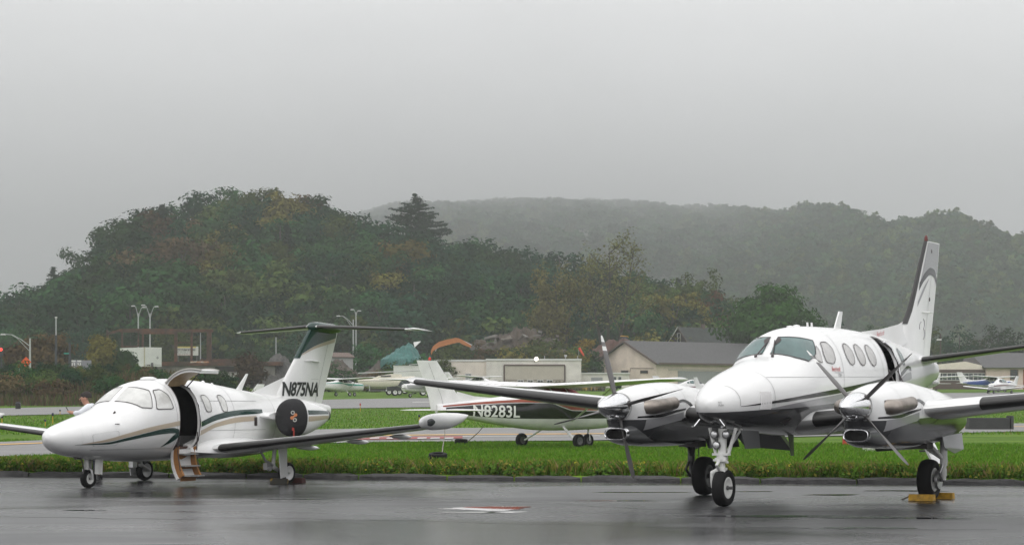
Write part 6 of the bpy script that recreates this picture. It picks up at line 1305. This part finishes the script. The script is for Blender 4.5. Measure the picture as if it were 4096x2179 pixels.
# wheel chocks
def chock(label, root, a, l, rot, L=.34, mat=YELLOW, txt=None):
    S, C = math.sin(root[2]), math.cos(root[2]); X = root[0] + a * S + l * C; Yw = root[1] + a * C - l * S
    P = thing('wheel_chock', label, 'chock', (X, Yw, .005), R(90) - root[2] + rot); m = MB(); m.prism([(-.075, -L / 2, 0), (.075, -L / 2, 0), (.05, -L / 2, .10), (-.05, -L / 2, .10)], (0, L, 0)); b_ = m.build('block', mat, P)
    if txt: scribble(b_, pmat('chock_print', (.12, .06, .01), .6), lambda x, z: (-.071 + z * .23, L / 2 - .05 - x, z), 0, .24, .035, .04, 9)
    MB().tube([(0, L / 2, .07), (0, L / 2 + .1, .02), (.1, L / 2 + .16, .01)], .012, 5).build('rope', ROPE, P); return P
KR = (3.129, 33.21, R(28.87)); JR = (-7.714, 40.548, R(30.25))
chock('yellow wheel chock with black lettering before the propeller airplane right tyre', KR, 3.33, 1.97, 0, .40, YELLOW, 'RLLC-AV'); chock('yellow wheel chock tucked behind the propeller airplane tyre', KR, 4.15, 2.05, 0, .34)
DCH = pmat('black_yellow_chock', (.03, .028, .02), .6, col2=(.4, .25, .02), c2s=6, c2t=(.55, .62)); chock('dark yellow-striped wheel chock against the jet main tyre', JR, 3.44, 1.78, 0, .34, DCH); chock('dark red wheel chock behind the jet main tyre', JR, 4.0, 1.80, 0, .3, pmat('maroon_chock', (.07, .02, .015), .6))
# ------------------------------------------------------------------ vegetation
NP = np.random.default_rng(11)
def quad_mesh(name, Q, mats, extra=None, mi=None):
    """mesh of separate quads from an (N,4,3) array, plus optional MB with wood"""
    n = len(Q); V = Q.reshape(-1, 3); ev = np.array(extra.v, float).reshape(-1, 3) if extra else np.zeros((0, 3)); me = bpy.data.meshes.new(name)
    faces = np.arange(4 * n, dtype=np.int32); loops = [faces]; st = [np.arange(n, dtype=np.int32) * 4]; tot = [np.full(n, 4, np.int32)]; pos = 4 * n; mid = [np.zeros(n, np.int32)]
    if extra:
        l = np.array([i + 4 * n for f in extra.f for i in f], np.int32); c = np.array([len(f) for f in extra.f], np.int32); loops.append(l); st.append(pos + np.concatenate(([0], np.cumsum(c)[:-1])).astype(np.int32)); tot.append(c); mid.append(np.ones(len(c), np.int32))
    L = np.concatenate(loops); S = np.concatenate(st); T = np.concatenate(tot); VV = np.concatenate((V, ev))
    me.vertices.add(len(VV)); me.vertices.foreach_set('co', VV.astype(np.float32).ravel()); me.loops.add(len(L)); me.loops.foreach_set('vertex_index', L); me.polygons.add(len(S)); me.polygons.foreach_set('loop_start', S); me.polygons.foreach_set('loop_total', T)
    for m in mats: me.materials.append(m)
    if len(mats) > 1: me.polygons.foreach_set('material_index', np.concatenate(mid) if mi is None else mi)
    me.update(calc_edges=True); me.validate(); return me
def leaves(C, per, spread, size, flat=1.0, asp=1.5, ctr=None, rnd=.40):
    """leaf cards gathered in round clumps at C, facing outward from clump and crown so the clumps shade like solid foliage"""
    n = len(C) * per; cc = np.repeat(C, per, 0); d = NP.normal(size=(n, 3)); d /= np.linalg.norm(d, axis=1)[:, None]; off = d * (NP.uniform(0, 1, n) ** .45)[:, None] * np.asarray(spread) * 1.75
    P = cc + off; c0 = np.asarray(ctr) if ctr is not None else C.mean(0); o = P - c0; o /= (np.linalg.norm(o, axis=1)[:, None] + 1e-6)
    nrm = d * .8 + o * .5 + np.array([0, 0, .35]) + NP.normal(size=(n, 3)) * rnd; nrm[:, 2] *= 1 / max(flat, .2); nrm /= np.linalg.norm(nrm, axis=1)[:, None]
    w = NP.normal(size=(n, 3)); u = np.cross(nrm, w); u /= np.linalg.norm(u, axis=1)[:, None]; v = np.cross(nrm, u)
    s = size * NP.uniform(.6, 1.3, n)[:, None]; a, b = u * s * .5 * asp, v * s * .5
    return np.stack((P - a, P - b * .9 + a * .1, P + a, P + b * .9 + a * .1), 1)
def broad(h, rx, rz, ncl, per, leaf, clr, seed, zc=None, gap=.0, wood=True):
    rg = np.random.default_rng(seed); global NP; NP = rg
    zc = zc if zc else h - rz; d = rg.normal(size=(ncl, 3)); d /= np.linalg.norm(d, axis=1)[:, None]; r = rg.uniform(.35, 1, ncl) ** .5
    lob = 1 + .22 * np.sin(d[:, 0] * 3 + seed) + .18 * np.sin(d[:, 1] * 4 + seed * 2) + .15 * np.sin(d[:, 2] * 5 + seed)
    C = d * r[:, None] * lob[:, None] * np.array([rx, rx, rz]); C[:, 2] = np.where(C[:, 2] < 0, C[:, 2] * .75, C[:, 2]) + zc
    Q = leaves(C, per, (clr, clr, clr * .7), leaf)
    m = MB()
    if wood:
        t = .022 * h + .05; m.tube([(0, 0, -.5), (.1, .05, h * .25), (0, .1, h * .5), (.1, 0, h * .85)], [t * 1.3, t, t * .7, t * .2], 7)
        for k in range(7):
            c = C[rg.integers(len(C))]; z0 = h * rg.uniform(.25, .55); m.tube([(0, 0, z0), (c[0] * .5, c[1] * .5, z0 + (c[2] - z0) * .6), tuple(c * .95 + np.array([0, 0, .0]))], [t * .5, t * .3, t * .1], 5)
    return Q, m
def conifer(h, r, seed, tiers=22, leaf=.45, droop=.12, dome=1.25):
    global NP; NP = np.random.default_rng(seed); C = []
    m = MB(); m.tube([(0, 0, -.5), (0, 0, h * .5), (.1, 0, h)], [.3, .18, .04], 6)
    for i in range(tiers):
        f = i / (tiers - 1); z = h * (.08 + .92 * f); rr = r * (1 - f ** dome) * NP.uniform(.72, 1.1) + .3
        for k in range(int(7 + 7 * (1 - f))):
            a = NP.uniform(0, 6.28); L = rr * NP.uniform(.55, 1.1); zz = z + NP.uniform(-.4, .4)
            for q in np.linspace(.2, 1, max(2, int(L / .55))): C.append((math.cos(a) * L * q, math.sin(a) * L * q, zz - droop * L * q + .25 * q * q * L * .4))
            if i % 2 == 0 and k < 5: m.tube([(0, 0, zz), (math.cos(a) * L * .9, math.sin(a) * L * .9, zz - droop * L)], [.06, .02], 4)
    return leaves(np.array(C), 6, (.34, .34, .15), leaf, .6, 1.7), m
BARK = pmat('bark', (.045, .038, .032), .9, var=.3)
LM = dict(dark=leafmat('leaf_dark_green', (.014, .042, .018)), mid=leafmat('leaf_green', (.026, .064, .020)), olive=leafmat('leaf_olive', (.060, .085, .022)), yellow=leafmat('leaf_yellow_green', (.125, .11, .025)), rust=leafmat('leaf_rust', (.085, .058, .030)), orange=leafmat('leaf_orange', (.15, .07, .026)), pine=leafmat('needle_green', (.024, .046, .026)), bright=leafmat('leaf_fresh_green', (.045, .095, .018)))
HV = []
for i in range(7):
    hgt = [13, 14, 15, 12.5, 16, 13.5, 14.5][i]; Q, m = broad(hgt, [5.6, 6.2, 5.2, 5.9, 5.4, 6.6, 5.0][i], [5.4, 5.6, 6.4, 5.0, 6.8, 5.2, 6.2][i], 40, 52, .74, 1.55, 20 + i); HV.append(quad_mesh('deciduous_tree', Q, [LM['dark'], BARK], m))
CV = []
for i in range(3): Q, m = conifer([15, 16, 14][i], [5.4, 5.8, 5.0][i], 40 + i); CV.append(quad_mesh('conifer_tree', Q, [LM['pine'], BARK], m))
LBL = dict(dark='dark green leafy tree in the wood covering the near hill', mid='mid green leafy tree in the wood covering the near hill', olive='olive green leafy tree in the wood covering the near hill', yellow='yellowing leafy tree in the wood covering the near hill', rust='rust brown autumn tree in the wood covering the near hill', orange='orange autumn tree in the wood covering the near hill', pine='dark conifer standing in the wood covering the near hill')
AUT = [(970, 930, 60, 'rust'), (1180, 860, 50, 'rust'), (1130, 900, 60, 'yellow'), (650, 1000, 95, 'rust'), (700, 1080, 80, 'rust'), (560, 1120, 70, 'rust'), (870, 1080, 80, 'yellow'), (900, 1000, 60, 'yellow'), (1610, 1130, 70, 'yellow'), (1620, 1190, 60, 'yellow'), (1790, 970, 45, 'orange'), (1000, 990, 60, 'rust'), (860, 880, 50, 'olive'), (1080, 1010, 60, 'olive'), (940, 1150, 60, 'olive')]
rg = random.Random(21); spots = []
for j, Yt in enumerate(np.linspace(405, 540, 17)):
    x0, x1 = -.25 * Yt, .085 * Yt ; nx = 19; stp = (x1 - x0) / nx
    for i in range(nx):
        X = x0 + (i + .5 + (.5 if j % 2 else 0) + rg.uniform(-.35, .35)) * stp; Yy = Yt + rg.uniform(-4, 4); z = hill_z(X, Yy)
        px, py = 2048 + 8926 * X / Yy, 1615 - (z + 7 - 1.525) / Yy * 8926
        if Yy < 420 and px > 2250: continue
        kind = rg.choices(['dark', 'mid', 'olive', 'pine'], [.54, .34, .08, .04])[0]
        for ax, ay, ar, ak in AUT:
            if abs(px - ax) < ar * .62 and abs(py - ay) < ar * .62 and rg.random() < .8: kind = ak
        spots.append((px, X, Yy, z, kind))
rg.shuffle(spots); spots = spots[:298]; cnt = 0
for px, X, Yy, z, kind in spots:
    me = rg.choice(CV) if kind == 'pine' else rg.choice(HV); o = bpy.data.objects.new('conifer_tree' if kind == 'pine' else 'deciduous_tree', me); COL.objects.link(o); s_ = rg.uniform(.66, .95); o.location = (X, Yy, z - .5); o.rotation_euler = (0, 0, rg.uniform(0, 6.28)); o.scale = (s_ * rg.uniform(.95, 1.2), s_ * rg.uniform(.95, 1.2), s_)
    o.material_slots[0].link = 'OBJECT'; o.material_slots[0].material = LM[kind]; tag(o, LBL[kind], 'tree', 'trees of the near wooded hill')
# saplings and scrub filling the gaps of the wood
Q, m = broad(5, 3.2, 2.4, 30, 16, .55, .6, 77, wood=False); SCR = quad_mesh('scrub', Q, [LM['dark']]); Q, m = broad(5.5, 3.0, 2.8, 30, 16, .55, .6, 78, wood=False); SCR2 = quad_mesh('scrub', Q, [LM['olive']])
def scatter(name, label, pts, meshes, smin, smax, seed, kind='stuff'):
    col = bpy.data.collections.new(name + '_kinds')
    for i, me in enumerate(meshes): col.objects.link(bpy.data.objects.new(name + '_kind', me))
    me = bpy.data.meshes.new(name); me.from_pydata([tuple(p) for p in pts], [], []); o = bpy.data.objects.new(name, me); COL.objects.link(o); tag(o, label, None, kind=kind)
    g = bpy.data.node_groups.new(name, 'GeometryNodeTree'); g.interface.new_socket('Geometry', in_out='INPUT', socket_type='NodeSocketGeometry'); g.interface.new_socket('Geometry', in_out='OUTPUT', socket_type='NodeSocketGeometry')
    gi, go = g.nodes.new('NodeGroupInput'), g.nodes.new('NodeGroupOutput'); ip = g.nodes.new('GeometryNodeInstanceOnPoints'); ci = g.nodes.new('GeometryNodeCollectionInfo'); ci.inputs[0].default_value = col; ci.inputs['Separate Children'].default_value = True; ci.inputs['Reset Children'].default_value = True
    rr = g.nodes.new('FunctionNodeRandomValue'); rr.data_type = 'FLOAT_VECTOR'; rr.inputs[0].default_value = (0, 0, 0); rr.inputs[1].default_value = (.05, .05, 6.283); rr.inputs['Seed'].default_value = seed
    rs = g.nodes.new('FunctionNodeRandomValue'); rs.data_type = 'FLOAT'; rs.inputs[2].default_value = smin; rs.inputs[3].default_value = smax; rs.inputs['Seed'].default_value = seed + 1
    ip.inputs['Pick Instance'].default_value = True
    g.links.new(gi.outputs[0], ip.inputs['Points']); g.links.new(ci.outputs[0], ip.inputs['Instance']); g.links.new(rr.outputs[0], ip.inputs['Rotation']); g.links.new(rs.outputs[1], ip.inputs['Scale']); g.links.new(ip.outputs[0], go.inputs[0])
    md = o.modifiers.new('scatter', 'NODES'); md.node_group = g; return o
NP = np.random.default_rng(5); pts = []
for k in range(420):
    Yy = NP.uniform(398, 470); X = NP.uniform(-.25 * Yy, .10 * Yy); pts.append((X, Yy, hill_z(X, Yy) - .3))
scatter('hill_undergrowth', 'dense undergrowth and saplings between the hill trees', pts, [SCR, SCR, SCR2], .8, 1.7, 3)
# the far ridge: a wood that reads as one mass
FV = []
for i, kd in enumerate(('dark', 'mid', 'dark', 'mid', 'dark', 'mid', 'olive')): Q, m = broad(14, 6.4, 6.2, 42, 12, 1.7, 1.2, 60 + i, wood=False); FV.append(quad_mesh('far_tree', Q, [LM[kd]]))
pts = []; rg = random.Random(31)
for k in range(5200):
    px = rg.uniform(1250, 4500); v = rg.random() ** .8; 
    if v < .12: continue
    p = far_pt(px, v); pts.append((p[0], p[1], p[2] - 2.5))
for px in np.arange(1300, 4500, 16): p = far_pt(px + rg.uniform(-8, 8), rg.uniform(.96, 1.0)); pts.append((p[0], p[1], p[2] - 2))
scatter('far_forest', 'distant wooded ridge dissolving into fog', pts, FV, .75, 1.35, 9)
# ---- individual trees between the field and the hills
def tree(name, label, px, Y, Q, m, mat, sc=1.0, bark=BARK, zoff=0.0, rot=0.0):
    X = gx(px, Y); z = (hill_z(X, Y) if Y > 400 else zt(X, Y)) + zoff; T = thing(name, label, 'tree', (X, Y, z), rot); T.scale = (sc, sc, sc)
    me = quad_mesh('crown', Q, [mat]); c = bpy.data.objects.new('crown', me); COL.objects.link(c); c.parent = T
    if m and m.v: m.build('trunk', bark, T, smooth=60, fix=False)
    return T
Q, m = conifer(18, 10.5, 90, 20, .55, .04, 3.0); tree('white_pine', 'tall spreading pine standing above the hill crest', 1660, 524, Q, m, leafmat('needle_pale', (.030, .050, .030), ov=0), .82, zoff=6.0)
for i, (px, Y, h_) in enumerate(((1085, 505, 13), (470, 490, 12.5))): Q, m = conifer(h_ - 3, 5.2, 92 + i, 16, .5); tree('spruce_tree', ('dark spruce just below the highest part of the hill', 'pointed dark spruce on the left shoulder of the hill')[i], px, Y, Q, m, LM['pine'], zoff=2)
Q, m = broad(13.0, 6.4, 6.3, 130, 110, .46, 1.25, 101); tree('maple_tree', 'full round green tree standing alone behind the tan hangar', 3062, 372, Q, m, leafmat('leaf_maple_green', (.030, .082, .014), ov=0), 1.12, zoff=1.2)
def sparse(h, r, seed, ncl=240, per=9, leaf=.22):
    global NP; NP = np.random.default_rng(seed); m = MB(); C = []
    for s_ in range(3):
        a0 = s_ * 2.1 + .4; x0, y0 = .35 * math.cos(a0), .35 * math.sin(a0); top = np.array([math.cos(a0) * r * .45, math.sin(a0) * r * .45, h * NP.uniform(.85, 1)])
        pts = [np.array([x0, y0, -.5]) * (1 - t) + top * t + np.array([0, 0, 0]) + NP.normal(size=3) * .12 for t in (0, .25, .5, .75, 1)]; m.tube([tuple(p) for p in pts], [.30, .24, .17, .10, .03], 7)
        for k in range(16):
            t = NP.uniform(.3, .95); b = np.array([x0, y0, -.5]) * (1 - t) + top * t; a = NP.uniform(0, 6.28); L = r * NP.uniform(.35, .8) * (1.15 - t * .6); e = b + np.array([math.cos(a) * L, math.sin(a) * L, L * NP.uniform(.5, 1.1)]); mid = (b + e) / 2 + np.array([0, 0, -.25]); m.tube([tuple(b), tuple(mid), tuple(e)], [.09, .055, .015], 5)
            for q in range(7):
                f = NP.uniform(.35, 1.05); c = b * (1 - f) + e * f; C.append(c + NP.normal(size=3) * .35)
                if q < 3: m.tube([tuple(b * .4 + e * .6), tuple(c + NP.normal(size=3) * .8)], [.025, .008], 4)
    C = np.array(C); C = np.concatenate((C, C + NP.normal(size=C.shape) * np.array([.8, .8, 1.0]))); return leaves(C, per, (.42, .42, .5), leaf), m
Q, m = sparse(18.0, 8.0, 110, per=5, leaf=.27); tree('thinning_tree', 'tall thin-leaved tree with several bare stems behind the hangars', 2440, 392, Q, m, leafmat('leaf_sparse_olive', (.13, .135, .05), ov=0), 1.32, zoff=.5)
Q, m = sparse(15.5, 5.0, 111, per=8, leaf=.28); tree('thinning_tree', 'slender yellow-green tree with open crown behind the flat hangar', 2230, 388, Q, m, leafmat('leaf_sparse_yellow', (.13, .118, .04), ov=0), 1.3, zoff=.5)
MID = [('round_tree', 'olive tree with orange tips at the left of the autumn clump', 2590, 430, 12, 5.2, 'olive'), ('round_tree', 'yellow-green tree in the middle of the autumn clump', 2690, 425, 11.5, 5.4, 'yellow'), ('round_tree', 'mixed green tree rising behind the autumn clump', 2740, 445, 13.5, 5.6, 'olive'), ('round_tree', 'reddish autumn tree at the right end of the clump', 2830, 440, 9.5, 3.4, 'orange'), ('round_tree', 'pale rust tree behind the dark weathered house', 2895, 452, 6, 3.0, 'rust'), ('round_tree', 'small orange tree peeping over the propeller airplane roof', 3215, 425, 6.0, 3.4, 'orange'), ('round_tree', 'green bush tree just left of the weathered house', 2660, 395, 6.5, 4.2, 'yellow'),
 ('round_tree', 'dark green tree beside the shed and street lamps', 1480, 345, 7.2, 3.6, 'mid'), ('round_tree', 'olive bush tree hiding the foot of the orange excavator', 1735, 333, 4.8, 3.2, 'olive'), ('round_tree', 'dark bush tree in front of the teal tarpaulin', 1675, 318, 4.4, 2.8, 'mid'), ('round_tree', 'green bush tree between block hangar and tan hangar', 2352, 352, 5.6, 2.6, 'mid'), ('round_tree', 'yellow-leaved tree beside the white lettered trailer', 418, 292, 5.2, 2.0, 'yellow'), ('round_tree', 'green leafy sapling in front of the white lettered trailer', 500, 288, 3.0, .85, 'mid'), ('round_tree', 'russet tree growing beyond the brush by the long-armed lamp', 185, 262, 5.2, 2.6, 'rust'), ('round_tree', 'pinkish brown shrub tree left of the long-armed lamp', 95, 268, 4.4, 2.4, 'rust'), ('round_tree', 'dark green tree at the foot of the hill behind the jet tail', 1180, 392, 9.5, 5.0, 'dark'), ('round_tree', 'green tree at the hill foot above the gravel mound', 1010, 388, 8.5, 4.6, 'mid'), ('round_tree', 'olive tree at the hill foot behind the rusty canopy', 700, 385, 8.5, 4.8, 'olive'), ('round_tree', 'orange-brown shrub at the end of the loading dock', 1003, 300, 4.4, 1.6, 'rust'), ('round_tree', 'green tree at the hill foot behind the trailer', 520, 384, 8.0, 4.6, 'dark'), ('round_tree', 'dark tree at the hill foot behind the left lamps', 330, 388, 8.5, 4.8, 'dark'), ('round_tree', 'green tree at the hill foot by the red traffic light', 40, 384, 8.5, 5.0, 'mid')]
for i, (nm, lb, px, Y, h_, r_, kd) in enumerate(MID): Q, m = broad(h_, r_, h_ * .46, 90, 30, .34, .62, 130 + i); tree(nm, lb, px, Y, Q, m, LM[kd], 1.32 if 2550 < px < 3000 else 1.0, zoff=-.2)
for i, (px, Y, h_) in enumerate(((2165, 350, 6.6), (2328, 352, 7.0))):
    NP = np.random.default_rng(170 + i); C = np.stack((NP.normal(size=110) * .75, NP.normal(size=110) * .6, NP.uniform(.2, h_, 110)), 1); C[:, 0] += np.sin(C[:, 2] * .9 + i) * .5; mm = MB().tube([(0, 0, -.5), (.1, 0, h_ + 1)], [.16, .08], 6); tree('vine_covered_snag', ('golden vine smothering a dead trunk by the transformer pole', 'golden vine smothering a dead trunk by the windsock')[i], px, Y, leaves(C, 22, (.38, .38, .3), .24), mm, leafmat('leaf_gold', (.21, .15, .025), ov=0), zoff=.2)
for i in range(12):
    px = 3290 + i * 78; Y = 430 + (i * 37) % 60; Q, m = broad([9, 11, 8.5, 10][i % 4], [4.6, 5.2, 4.2][i % 3], [4.2, 5.0, 3.9][i % 3], 80, 26, .40, .7, 190 + i); tree('round_tree', 'tree of the dark row standing at the foot of the far ridge', px, Y, Q, m, LM[['mid', 'dark', 'olive'][i % 3]], zoff=-.5)['group'] = 'row of trees behind the right hangars'
# ---- brush on the left bank
BV = []
for i in range(5): Q, m = broad([2.4, 2.9, 2.0, 2.6, 3.2][i], [1.5, 1.7, 1.6, 1.3, 1.8][i], [1.15, 1.4, .95, 1.3, 1.5][i], 46, 26, .20, .34, 210 + i, wood=False); BV.append(quad_mesh('bush', Q, [LM['mid']]))
BL = dict(mid='green leafy bush in the brush along the bank', dark='dark green bush in the brush along the bank', olive='olive bush in the brush along the bank', rust='russet bush in the brush along the bank', yellow='yellowing bush in the brush along the bank')
rg = random.Random(41)
for k in range(170):
    Yb = rg.uniform(197, 240); pxb = rg.uniform(-120, 1000 if Yb < 212 else 620); X = gx(pxb, Yb); kd = rg.choices(['mid', 'dark', 'olive', 'rust', 'yellow'], [.3, .25, .25, .15, .05])[0]
    if pxb > 640 and rg.random() < .45: continue
    o = bpy.data.objects.new('bush', rg.choice(BV)); COL.objects.link(o); s_ = rg.uniform(.75, 1.15) * (.95 - .5 * min(max((Yb - 199) / 14, 0), 1)); o.location = (X, Yb, zt(X, Yb) - .2); o.scale = (s_ * 1.15, s_, s_); o.rotation_euler = (0, 0, rg.uniform(0, 6)); o.material_slots[0].link = 'OBJECT'; o.material_slots[0].material = LM[kd]; tag(o, BL[kd], 'bush', 'bushes of the brush bank')
for k, (px, Y, s_, kd, lb) in enumerate(((1290, 292, 1.3, 'olive', 'olive bush at the foot of the brown dirt mound'), (1340, 290, 1.2, 'mid', 'green bush at the foot of the brown dirt mound'), (1400, 289, 1.1, 'dark', 'dark bush beside the parked teal-striped airplane'), (1480, 288, 1.1, 'rust', 'russet bush behind the cream boat'), (1560, 290, 1.2, 'bright', 'fresh green bush behind the cream boat cabin'), (2060, 345, 1.6, 'yellow', 'yellow-green bush peeping over the flat hangar roof'), (2110, 347, 1.4, 'yellow', 'low yellow-green bush above the hangar flood lamp'), (2230, 346, 1.7, 'yellow', 'golden bush behind the hangar roof masts'), (2275, 348, 1.6, 'olive', 'olive bush beside the windsock mast'), (1800, 343, 1.5, 'olive', 'olive scrub bush under the excavator boom'), (1858, 345, 1.7, 'mid', 'green scrub bush under the excavator bucket'), (1915, 344, 1.5, 'rust', 'russet scrub bush on the earth bank'), (1968, 346, 1.8, 'olive', 'broad olive bush left of the yellow-green ones on the bank'), (2015, 345, 1.5, 'mid', 'green bush beside the yellow-green ones on the bank'), (2150, 346, 1.7, 'olive', 'olive bush at the foot of the transformer pole'))):
    o = bpy.data.objects.new('bush', BV[k % 5]); COL.objects.link(o); X = gx(px, Y); o.location = (X, Y, zt(X, Y) - .2 + (2.2 if Y > 340 else 0)); o.scale = (s_ * 1.3, s_, s_); o.material_slots[0].link = 'OBJECT'; o.material_slots[0].material = LM[kd]; tag(o, lb, 'bush')
for k, px in enumerate((2452, 2464, 2476)):
    X = gx(px, 298.); Q, m = broad(1.1, .32, .55, 20, 16, .12, .1, 240 + k, wood=False); o = bpy.data.objects.new('clipped_cone', quad_mesh('clipped_cone', Q, [LM['dark']])); COL.objects.link(o); o.location = (X, 298., zt(X, 298.)); tag(o, 'small clipped evergreen cone before the tan hangar', 'shrub', 'row of clipped cones')
# ---- grass blades
def blades(name, label, X, Y, Z_, hmin, hmax, wd, mats, seed, lean=.35, mi=None, parent=None):
    NPb = np.random.default_rng(seed); n = len(X); h = NPb.uniform(hmin, hmax, n); a = NPb.uniform(0, 6.283, n); ln = NPb.normal(size=(n, 2)) * (h * lean)[:, None]; dx, dy = np.cos(a) * wd / 2, np.sin(a) * wd / 2
    B = np.stack((X, Y, Z_), 1); D = np.stack((dx, dy, 0 * dx), 1); Mi = B + np.stack((ln[:, 0] * .35, ln[:, 1] * .35, h * .6), 1); T = B + np.stack((ln[:, 0], ln[:, 1], h), 1)
    Q = np.stack((B - D, B + D, Mi + D * .7, T), 1); me = quad_mesh(name, Q, mats, None, mi); o = bpy.data.objects.new(name, me); COL.objects.link(o); tag(o, label, None, kind='stuff'); return o
ztv = np.vectorize(lambda y: float(_zt(y)[0]))
_TN, _TF, _RN, _RF = [np.array(q, float) for q in (TN, TF, RN, RF)]
def paved(X, Y, Z_):
    px = 2048 + 8926 * X / Y; py = 1615 + 8926 * (1.525 - Z_) / Y; f = lambda T: np.interp(px, T[:, 0], T[:, 1])
    return ((py < f(_TN) + 1.0) & (py > f(_TF) - 1.0)) | ((py < f(_RN) + .6) & (py > f(_RF) - .6))
def field(n, y0, y1, seed, kerb=False, pw=1.0):
    g_ = np.random.default_rng(seed); t = g_.uniform(0, 1, n) ** pw; Y = y0 + (y1 - y0) * t; X = g_.uniform(-1, 1, n) * (.245 * Y + 1)
    if kerb: Y = Y + (44.3 - .235 * X) - 44.0
    yy = np.linspace(20, 420, 1601); zz = ztv(yy); Zg = np.interp(Y, yy, zz) - .01; k = ~paved(X, Y, Zg); return X[k], Y[k], Zg[k]
LG = [leafmat('grass_blade_green', (.085, .20, .014), .35, .01, .3, ov=0), leafmat('grass_blade_light', (.15, .26, .03), .35, .01, .3, ov=0), leafmat('grass_blade_dry', (.16, .135, .045), .3, .01, .3, ov=0)]
X, Y, Z_ = field(150000, 44.35, 76, 1, True, 1.15); keep = Y < 84; X, Y, Z_ = X[keep], Y[keep], Z_[keep]
blades('lawn_grass', 'short mown green grass beyond the kerb', X, Y, Z_, .05, .12, .014, LG, 2, .4, np.random.default_rng(3).choice([0, 1, 2], len(X), p=[.72, .25, .03]).astype(np.int32))
X, Y, Z_ = field(60000, 92, 190, 4); blades('lawn_grass', 'mown grass between taxiway and runway', X, Y, Z_, .06, .14, .05, LG, 5, .4, np.random.default_rng(6).choice([0, 1, 2], len(X), p=[.6, .34, .06]).astype(np.int32))
# hide blades that would poke through the paved strips: they are shorter than the drape there
g_ = np.random.default_rng(8); n = 26000; X = g_.uniform(-12.5, 12.5, n); d = .30 + g_.gamma(1.6, .62, n); Y = 44.3 - .235 * X + d; dens = .5 + .5 * np.sin(X * 1.7) * np.sin(X * .63 + 1); keep = (g_.uniform(0, 1, n) < .35 + .65 * dens); X, Y, d = X[keep], Y[keep], d[keep]
blades('verge_weeds', 'rough weeds and tall grass along the kerb', X, Y, np.full(len(X), .08), .10, .36, .014, [leafmat('weed_green', (.10, .20, .022), .4, .02, .4, ov=0), leafmat('weed_olive', (.20, .21, .045), .4, .02, .4, ov=0), leafmat('weed_dry', (.26, .20, .09), .4, .02, .4, ov=0)], 9, .3, np.random.default_rng(10).choice([0, 1, 2], len(X), p=[.48, .34, .18]).astype(np.int32))
g_ = np.random.default_rng(12); n = 760; X = g_.uniform(-12.5, 12.5, n); Y = 44.3 - .235 * X + .25 + g_.gamma(1.3, .45, n); C = np.stack((X, Y, g_.uniform(.10, .30, n)), 1); NP = g_
Q = leaves(C, 26, (.10, .10, .08), .062); o = bpy.data.objects.new('verge_leaves', quad_mesh('verge_leaves', Q, [leafmat('weed_leaf', (.10, .19, .03), .4, .02, .4, ov=0), leafmat('weed_leaf_yellow', (.24, .23, .05), .3, .02, .4, ov=0)], None, (np.random.default_rng(1).uniform(0, 1, len(Q)) < .22).astype(np.int32))); COL.objects.link(o); tag(o, 'broad-leaved weeds growing over the kerb', None, kind='stuff')
n = 90; X = g_.normal(2.6, 1.2, n); X[:60] = g_.uniform(-12, 12, 60); Y = 44.3 - .235 * X + .2 + g_.gamma(1.2, .4, n); C = np.stack((X, Y, g_.uniform(.14, .38, n)), 1); Q = leaves(C, 4, (.03, .03, .02), .035, 1, 1); o = bpy.data.objects.new('yellow_flowers', quad_mesh('yellow_flowers', Q, [leafmat('petal_yellow', (.55, .48, .06), .15, .01, .2, ov=0)])); COL.objects.link(o); tag(o, 'small yellow wildflowers among the kerb weeds', None, kind='stuff')
# reeds and dry stalks at the foot of the brush bank
g_ = np.random.default_rng(14); n = 15000; Y = g_.uniform(193, 216, n); X = g_.uniform(-56, -24, n); Zb = np.array([zt(a, b) for a, b in zip(X, Y)]); blades('dry_reeds', 'tangle of dry reeds and stalks along the bank', X, Y, Zb, .35, 1.15, .07, [leafmat('reed_brown', (.115, .085, .05), .4, .02, .25, ov=0), leafmat('reed_olive', (.085, .105, .032), .4, .02, .25, ov=0), leafmat('reed_rust', (.105, .055, .04), .4, .02, .25, ov=0)], 15, .18, g_.choice([0, 1, 2], n, p=[.4, .42, .18]).astype(np.int32))
n = 24000; g_ = np.random.default_rng(17); px = g_.uniform(1150, 2420, n); Y = g_.uniform(296, 372, n); X = (px - 2048) / 8926 * Y; 
Zb = np.array([zt(a, b) for a, b in zip(X, Y)]); blades('rough_grass', 'rough grass around the dirt mounds', X, Y, Zb - .05, .4, 1.3, .10, [leafmat('rough_green', (.06, .075, .022), .4, .02, .25, ov=0), leafmat('rough_brown', (.09, .07, .04), .4, .02, .25, ov=0)], 18, .25, g_.choice([0, 1], n, p=[.6, .4]).astype(np.int32))
# ------------------------------------------------------------------ damp air
hz_m = bpy.data.materials.new('damp_air'); hz_m.use_nodes = True; t = hz_m.node_tree; t.nodes.clear()
ho = t.nodes.new('ShaderNodeOutputMaterial'); pv = t.nodes.new('ShaderNodeVolumePrincipled')
pv.inputs['Color'].default_value = (.595, .605, .615, 1); pv.inputs['Density'].default_value = 4.4e-4; pv.inputs['Anisotropy'].default_value = 0.0
t.links.new(pv.outputs[0], ho.inputs['Volume'])
hz = MB().box((0, 3000, 246), (10400, 6200, 500)).build('haze', hz_m); tag(hz, 'thin grey mist hanging over the whole airfield', None, kind='stuff')
